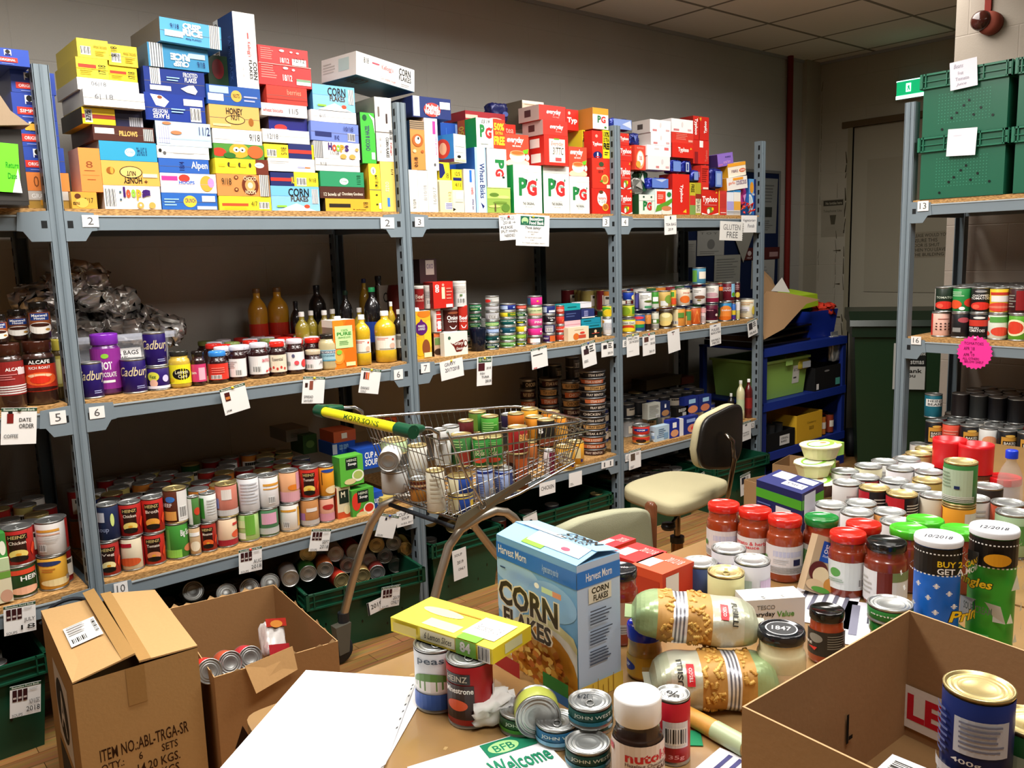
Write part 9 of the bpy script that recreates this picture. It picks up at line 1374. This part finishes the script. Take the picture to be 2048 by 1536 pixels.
# peanut butter jar, white tins near the sauce jars
tjar(TB,345,615,.1,.032,'c88a20','1c28b0',('d8a030',[El(.1,.5,.22,.25,'1c2c80'),Tx('UP',.04,.42,.2,.6,'w'),Rc(.45,.4,.6,.6,'c8a868')]),'peanut butter jar with a blue lid beside the fusilli',lr=.032,lh=.024,lz=(.1,.6),nm='peanut_butter_jar')
for x,y,c,ops,lid,lab,h in((858,145,'dcd8dc',sm('c8b8d8'),'s','white tin nearest the red-lidded jars',.109),(1025,215,'dcdadf',[Rc(.35,.1,.5,.7,'b8c8c0'),Rc(.65,.2,.95,.7,'d8c0dc')],'s','white tin with lilac print before the red-lidded jars',.109),(860,290,'e0dca0',[Rc(0,0,1,.3,'d8d8d8')],'g','open-topped looking tin with olive lid beside the white tins',.1),(715,225,'3a4a7a',[],'s','dark blue tin with a shiny lid beside the stock cube boxes',.09),(525,1060,'b81c2c',[Rc(.3,.25,.8,.7,'d8d8dc'),Bar(.35,.3,.75,.6),Tx('135g',.35,.05,.7,.14,'e8a0a8')],'s','tall slim red tin behind the chocolate spread jar',.105)):ttin(TB,x,y,c,ops,lab,lid,r=.0375 if x!=525 else .0255,h=h,pull=y==290,lops=()if y!=1060 else[Tx('%',.3,.3,.7,.7,bold=0)])
jw=lambda c2:[Rc(-.3,0,1.3,.3,c2),Tx('JOHN WEST',.25,.5,.85,.85,'d8e4d8',bold=.01),El(.82,.22,.06,.14,'C')]
for x,y,z,c,c2,lab,pl in((875,1165,0,'1c4a28','4a8a2c','green fish tin beside the crumpled tissue',1),(1110,1225,0,'2c6a94','7ab0d0','blue fish tin with a green one partly on it',1),(1300,1110,.036,'0c4a44','2a7a90','teal fish tin stacked highest in front of the corn flakes box',1),(1290,1160,0,'0c3a34','1c5a60','dark teal fish tin underneath the stacked one',0),(1285,1370,0,'0e4038','2a7a90','teal fish tin without ring pull, next to the spread jar',0)):ttin(TA,x,y,c,jw(c2),lab,r=.034,h=.034,z=TZ+z,pull=bool(pl),lops=[Tx('6/20',.2,.6,.5,.8,'16202a',bold=0)]if pl else())
p=at(*TA(985,1135),z=TZ+.037);tin_can('food_tin','yellow-green fish tin standing on its rim against the corn flakes box',p+V3((-.008,0,0)),0,.0365,.04,'s',('a8b04a',[Rc(.5,.1,.9,.9,'d0dce0')]),pull=False,rot=(PI/2,0,1.25-PI/2-.3))
# crumpled tissue
rnd=random.Random(8);p=at(*TA(655,1290),z=TZ);m=pouch_mesh(.08,.05,.045,'ecebe8',(),'paper',False,91,.0045);m.prism([(.005,-.025,.001),(.045,-.02,.001),(.05,.02,.03),(.01,.02,.03)],(0,0,.001),'e8e6e4','paper');tag(link('paper_tissue',m.mesh(),None,(p.x+.02,p.y+.012,TZ+.004),(.1,0,-.3)),'crumpled white tissue on the table','tissue')
# fusilli bags and spaghetti
def fus(lab,loc,rot,L,A,B_,sd,t0):
 """pillow bag along x: green end, window, barcode band, window, label end, crimped seals"""
 e=root('pasta_bag',lab,'pasta bag',loc,0,None,rot);rr=random.Random(sd);K=30;N=28
 def S(u,t,o=0.):
  q=max(0,1-abs(2*u-1)**5)**.45;ca,sa=math.cos(t),math.sin(t);f=(abs(ca)**3+abs(sa)**3)**(-1/3);a=A*(.55+.45*q)+o;b=B_*(.06+.94*q)+o;w_=1+.03*math.sin(t*5+u*19)
  return V3(((u-.5)*L,a*f*ca*w_,B_+b*f*sa*w_))
 m=MB();bands=[(.2,'9cb480'),(.32,'c09048'),(.335,'e4e4e6'),(.35,'6a6a72'),(.365,'e4e4e6'),(.38,'7a7a82'),(.395,'e4e4e6'),(.41,'6a6a72'),(.43,'e4e4e6'),(.62,'c09048'),(.86,'c8c9b4'),(1.01,'b4b89c')]
 us=sorted({i/K for i in range(K+1)}|{b for b,c in bands if b<1});V=[S(u,2*PI*j/N)for u in us for j in range(N)]
 for i in range(len(us)-1):
  c=next(c for b,c in bands if us[i]+1e-6<b);m.add([V[i*N+j]for j in range(N)]+[V[(i+1)*N+j]for j in range(N)],[(j,(j+1)%N,N+(j+1)%N,N+j)for j in range(N)],c,'foil_paint' if 'c09048'!=c else 'pasta',True)
 link('bag',m.mesh(),e);m=MB()
 for s_ in(0,1):m=MB();m.box(-L/2-.012 if not s_ else L/2-.002,-L/2+.002 if not s_ else L/2+.012,-A*.5,A*.5,B_-.001,B_+.001,'9cb480' if not s_ else 'c8c9b4','foil_paint');link('seal',m.mesh(),e)
 m=MB()
 for i in range(120):
  u=rr.choice([rr.uniform(.22,.31),rr.uniform(.45,.6),rr.uniform(.45,.6)]);t=rr.uniform(PI*.0,PI*2);du=rr.uniform(-.05,.05);dt=rr.uniform(-.3,.3)
  m.tube([S(min(max(u+du*(k/6-.5),.21),.615),t+dt*(k/6-.5),-.0005)for k in range(7)],[.002,.0042,.0026,.0042,.0026,.0042,.002],5,['d8a850','c89440','e0b860'][i%3],'pasta')
 link('fusilli',m.mesh(),e);m=MB();W=.13;H_=L*.24
 m.deco(lambda x,y,z:S(.62+y/L,t0+(x-W/2)/(A*1.1),.0008+z),W,H_,[Tx('FUSILLI',.2,.62,.72,.8,'2a2a24',bold=.02),Rc(.3,.25,.62,.5,'d02c34'),Tx('TESCO',.36,.32,.56,.43,'w')],'label',dx=.01)
 link('label',m.mesh(),e);return e
p=at(*TB(780,950),z=TZ+.05);fus('lower fusilli pasta bag lying on the table beside the open box',(p.x,p.y,TZ+.001),(0,0,-.75+PI),.21,.05,.042,5,PI*.25)
p=at(*TB(650,545),z=TZ+.13);fus('upper fusilli pasta bag lying across the lower one',(p.x,p.y,TZ+.082),(0,.08,-.85),.22,.056,.036,6,PI*.72)
m=MB();a,b=at(*TB(590,1185),z=TZ+.014),at(*TB(1010,1420),z=TZ+.014);m.tube([a,a.lerp(b,.5),b],[.014,.015,.014],12,'c8913c','pasta');c=a.lerp(b,.5);m.tube([c,b],.0152,12,'a8b890','film');m.tube([c,c.lerp(b,.9)],.0155,12,'a8b890','label');tag(link('spaghetti_packet',m.mesh(),None),'long spaghetti packet on the table in front of the fusilli bags','spaghetti packet')
# papers
def papr(lab,L,N,R_,c,ops,dz=.001,name='paper_sheet'):qb(name,lab,'paper',L,N,R_,TZ+dz+.001,.001,(c,c,c),tops=ops,m='paper')
papr('large white list sheet in a punched plastic sleeve on the table corner',(612,1340),(440,1536),(775,1520),'f4f4f6',[Rc(.02,.02,.03,.05,'e0e0e4')],.001)
m=MB();a,b=at(826,1360,z=TZ+.004),at(760,1536,z=TZ+.004);w_=V3((.011,.002,0));m.prism([a,b,b+w_,a+w_],(0,0,.0006),'d8dadc','plastic');[m.add([a.lerp(b,t)+w_*.3+V3((0,0,.001)),a.lerp(b,t+.02)+w_*.3+V3((0,0,.001)),a.lerp(b,t+.02)+w_*.7+V3((0,0,.001)),a.lerp(b,t)+w_*.7+V3((0,0,.001))],[(0,1,2,3)],'4a4c50','plastic')for t in(.08,.13,.22,.33,.41,.5,.6)];tag(link('sleeve_edge',m.mesh(),None),'punched clear edge strip of the plastic sleeve','plastic sleeve')
papr('white paper with a green food bank logo at the table front',(875,1630),(1145,1540),(1052,1462),'f0f0f2',[Rc(.55,.68,.95,.98,'1c7a58'),El(.7,.82,.12,.12,'a8dc90'),Tx('BFB',.62,.74,.78,.88,'1c7a58'),Tx('Welcome',.5,.3,.96,.6,'1c7a58',bold=.02)])
papr('handwritten sheet beneath the stock box and chilli jar',(1600,1165),(1560,1235),(1700,1250),'ecebf0',[Ln(.1,.1,.9,.9,5,'6a6a7a')]);papr('handwritten sheet by the edge of the big cardboard box',(1440,1495),(1380,1545),(1500,1560),'e4e4ee',[Ln(.1,.2,.9,.9,3,'4a4a7a')]);papr('green card under the tall slim red tin',(1360,1460),(1365,1490),(1402,1470),'1c7a50',[]);papr('printed form sheet with small pictures beside the green-lidded jar',(1690,1200),(1675,1285),(1765,1290),'dcdce6',[Rc(.1,.6,.5,.9,'3a3a44'),Rc(.1,.2,.8,.4,'7a7a8a')])
# big open box at the front
zr=.945;e=root('cardboard_box','large open cardboard box on the table corner holding blue and green tins','cardboard box');A,B=at(1484,1413,z=zr),at(1818,1220,z=zr);A2,B2=at(1745,1538,z=zr),at(2060,1304,z=zr);A2=A+(A2-A).normalized()*.34;B2=B+(B2-B).normalized()*.34;P=[A2,B2,B,A];D=V3((0,0,TZ+.002-zr));m=MB();cen=sum(P,V3())/4
for i in range(4):
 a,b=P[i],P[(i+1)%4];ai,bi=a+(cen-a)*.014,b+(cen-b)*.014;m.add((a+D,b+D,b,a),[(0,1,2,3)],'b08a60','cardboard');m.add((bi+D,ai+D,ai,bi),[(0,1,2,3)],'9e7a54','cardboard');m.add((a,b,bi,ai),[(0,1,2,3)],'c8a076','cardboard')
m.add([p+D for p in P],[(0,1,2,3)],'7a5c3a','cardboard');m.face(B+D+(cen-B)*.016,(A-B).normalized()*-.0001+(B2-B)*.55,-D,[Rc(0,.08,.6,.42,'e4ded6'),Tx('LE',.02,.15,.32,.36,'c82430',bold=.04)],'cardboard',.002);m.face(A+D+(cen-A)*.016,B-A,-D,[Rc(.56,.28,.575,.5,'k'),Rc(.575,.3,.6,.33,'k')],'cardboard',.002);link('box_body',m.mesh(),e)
ttin(Fr(1480,1180,.2773),1780,680,'1c2c6a',[Rc(.3,.35,.8,.8,'d8dce4'),Ln(.35,.4,.75,.78,6,'8a90a8'),Ln(.02,.2,.25,.85,8,'6a78b0'),Rc(0,0,1,.12,'d0d0d4'),Tx('400g',.3,.22,.55,.3,'w')],'navy gold-lidded tin inside the big cardboard box','g',r=.0375,pull=False,z=TZ+.149)
ttin(Fr(1480,1180,.2773),2020,960,'1c4a24',[Rc(.2,.2,.8,.7,'a8b8a0')],'green gold-lidded tin inside the big cardboard box','g',r=.0375,h=.09,z=TZ+.112)
for a_,b_,z_,c_,l_ in((1780,680,.258,'8a2c24','navy'),(2020,960,.202,'c8b890','green')):
 p=at(*Fr(1480,1180,.2773)(a_,b_),z=TZ+z_);h_=.148 if l_=='navy' else .111;tin_can('food_tin','tin standing underneath the %s tin in the big cardboard box'%l_,(p.x,p.y,TZ+.0006),0,.036,h_,'s',(c_,()),lite=True)
tjar(Fr(1480,1180,.2773),1680,1290,.1,.036,'b82c18','d8281c',None,'red-lidded jar low in the big cardboard box')
qb('food_box','white box with barcode lines at the near side of the big cardboard box','box',(1785,1508),(1745,1545),(1840,1560),TZ+.09,.089,('e0e0e4','dcdce0','e4e4e8'),tops=[Bar(.2,.1,.9,.9)])
# sauce pot stack
for i in range(4):
 z0=TZ+.044*i;q=at([1641,1637,1628,1641][i],[983,962,924,889][i],z=z0+.04);e=root('snack_pot',['lowest snack pot of the stack beside the navy box','second snack pot up, brown inside','third snack pot up with pale plastic sides','topmost snack pot with a green and white film lid'][i],'snack pot',(q.x,q.y,z0+.0006),.35-i*.15);e.scale=(1.24,1.08,1)
 m=MB();m.lathe([(.036,0),(.04,.002),(.05,.036),(.053,.037),(.053,.04),(.048,.04)],8 if i<3 else 24,'d8ccA0'.lower()if i!=1 else '4a2c1c','plastic',sm=False);link('pot_body',m.mesh(),e);m=MB();m.lathe([(.051,.0405),(.03,.0425),(0,.0425)],24,'dce8c0','card');m.box(.012,.056,-.03,.03,.004,.0415,'9acc50');m.box(.0565,.057,-.02,.02,.012,.03,'d8e4d8');m.deco(lambda a,b,z:V3((a-.05,b-.05,.0425+z)),.1,.1,[El(.5,.5,.4,.3,'8ac83c'),El(.45,.5,.32,.22,'e8f0d8'),El(.6,.5,.1,.08,'b8884a')]);link('sleeve',m.mesh(),e)
 # ============================================================ nudge apart round things that touch
for _ in range(40):
 mv=0
 for i in range(len(ROUND)):
  a,ra,ha=ROUND[i];A=a.location
  for j in range(i+1,len(ROUND)):
   b,rb,hb=ROUND[j];B=b.location;dx=B.x-A.x;m=ra+rb+.0006
   if abs(dx)>m:continue
   dy=B.y-A.y
   if abs(dy)>m or A.z>B.z+hb-.004 or B.z>A.z+ha-.004:continue
   d=math.hypot(dx,dy)
   if d>=m or d<1e-5:continue
   k=(m-d)/d*.5;k=min(k,.006/d);A.x-=dx*k;A.y-=dy*k;B.x+=dx*k;B.y+=dy*k;mv+=1
 if not mv:break
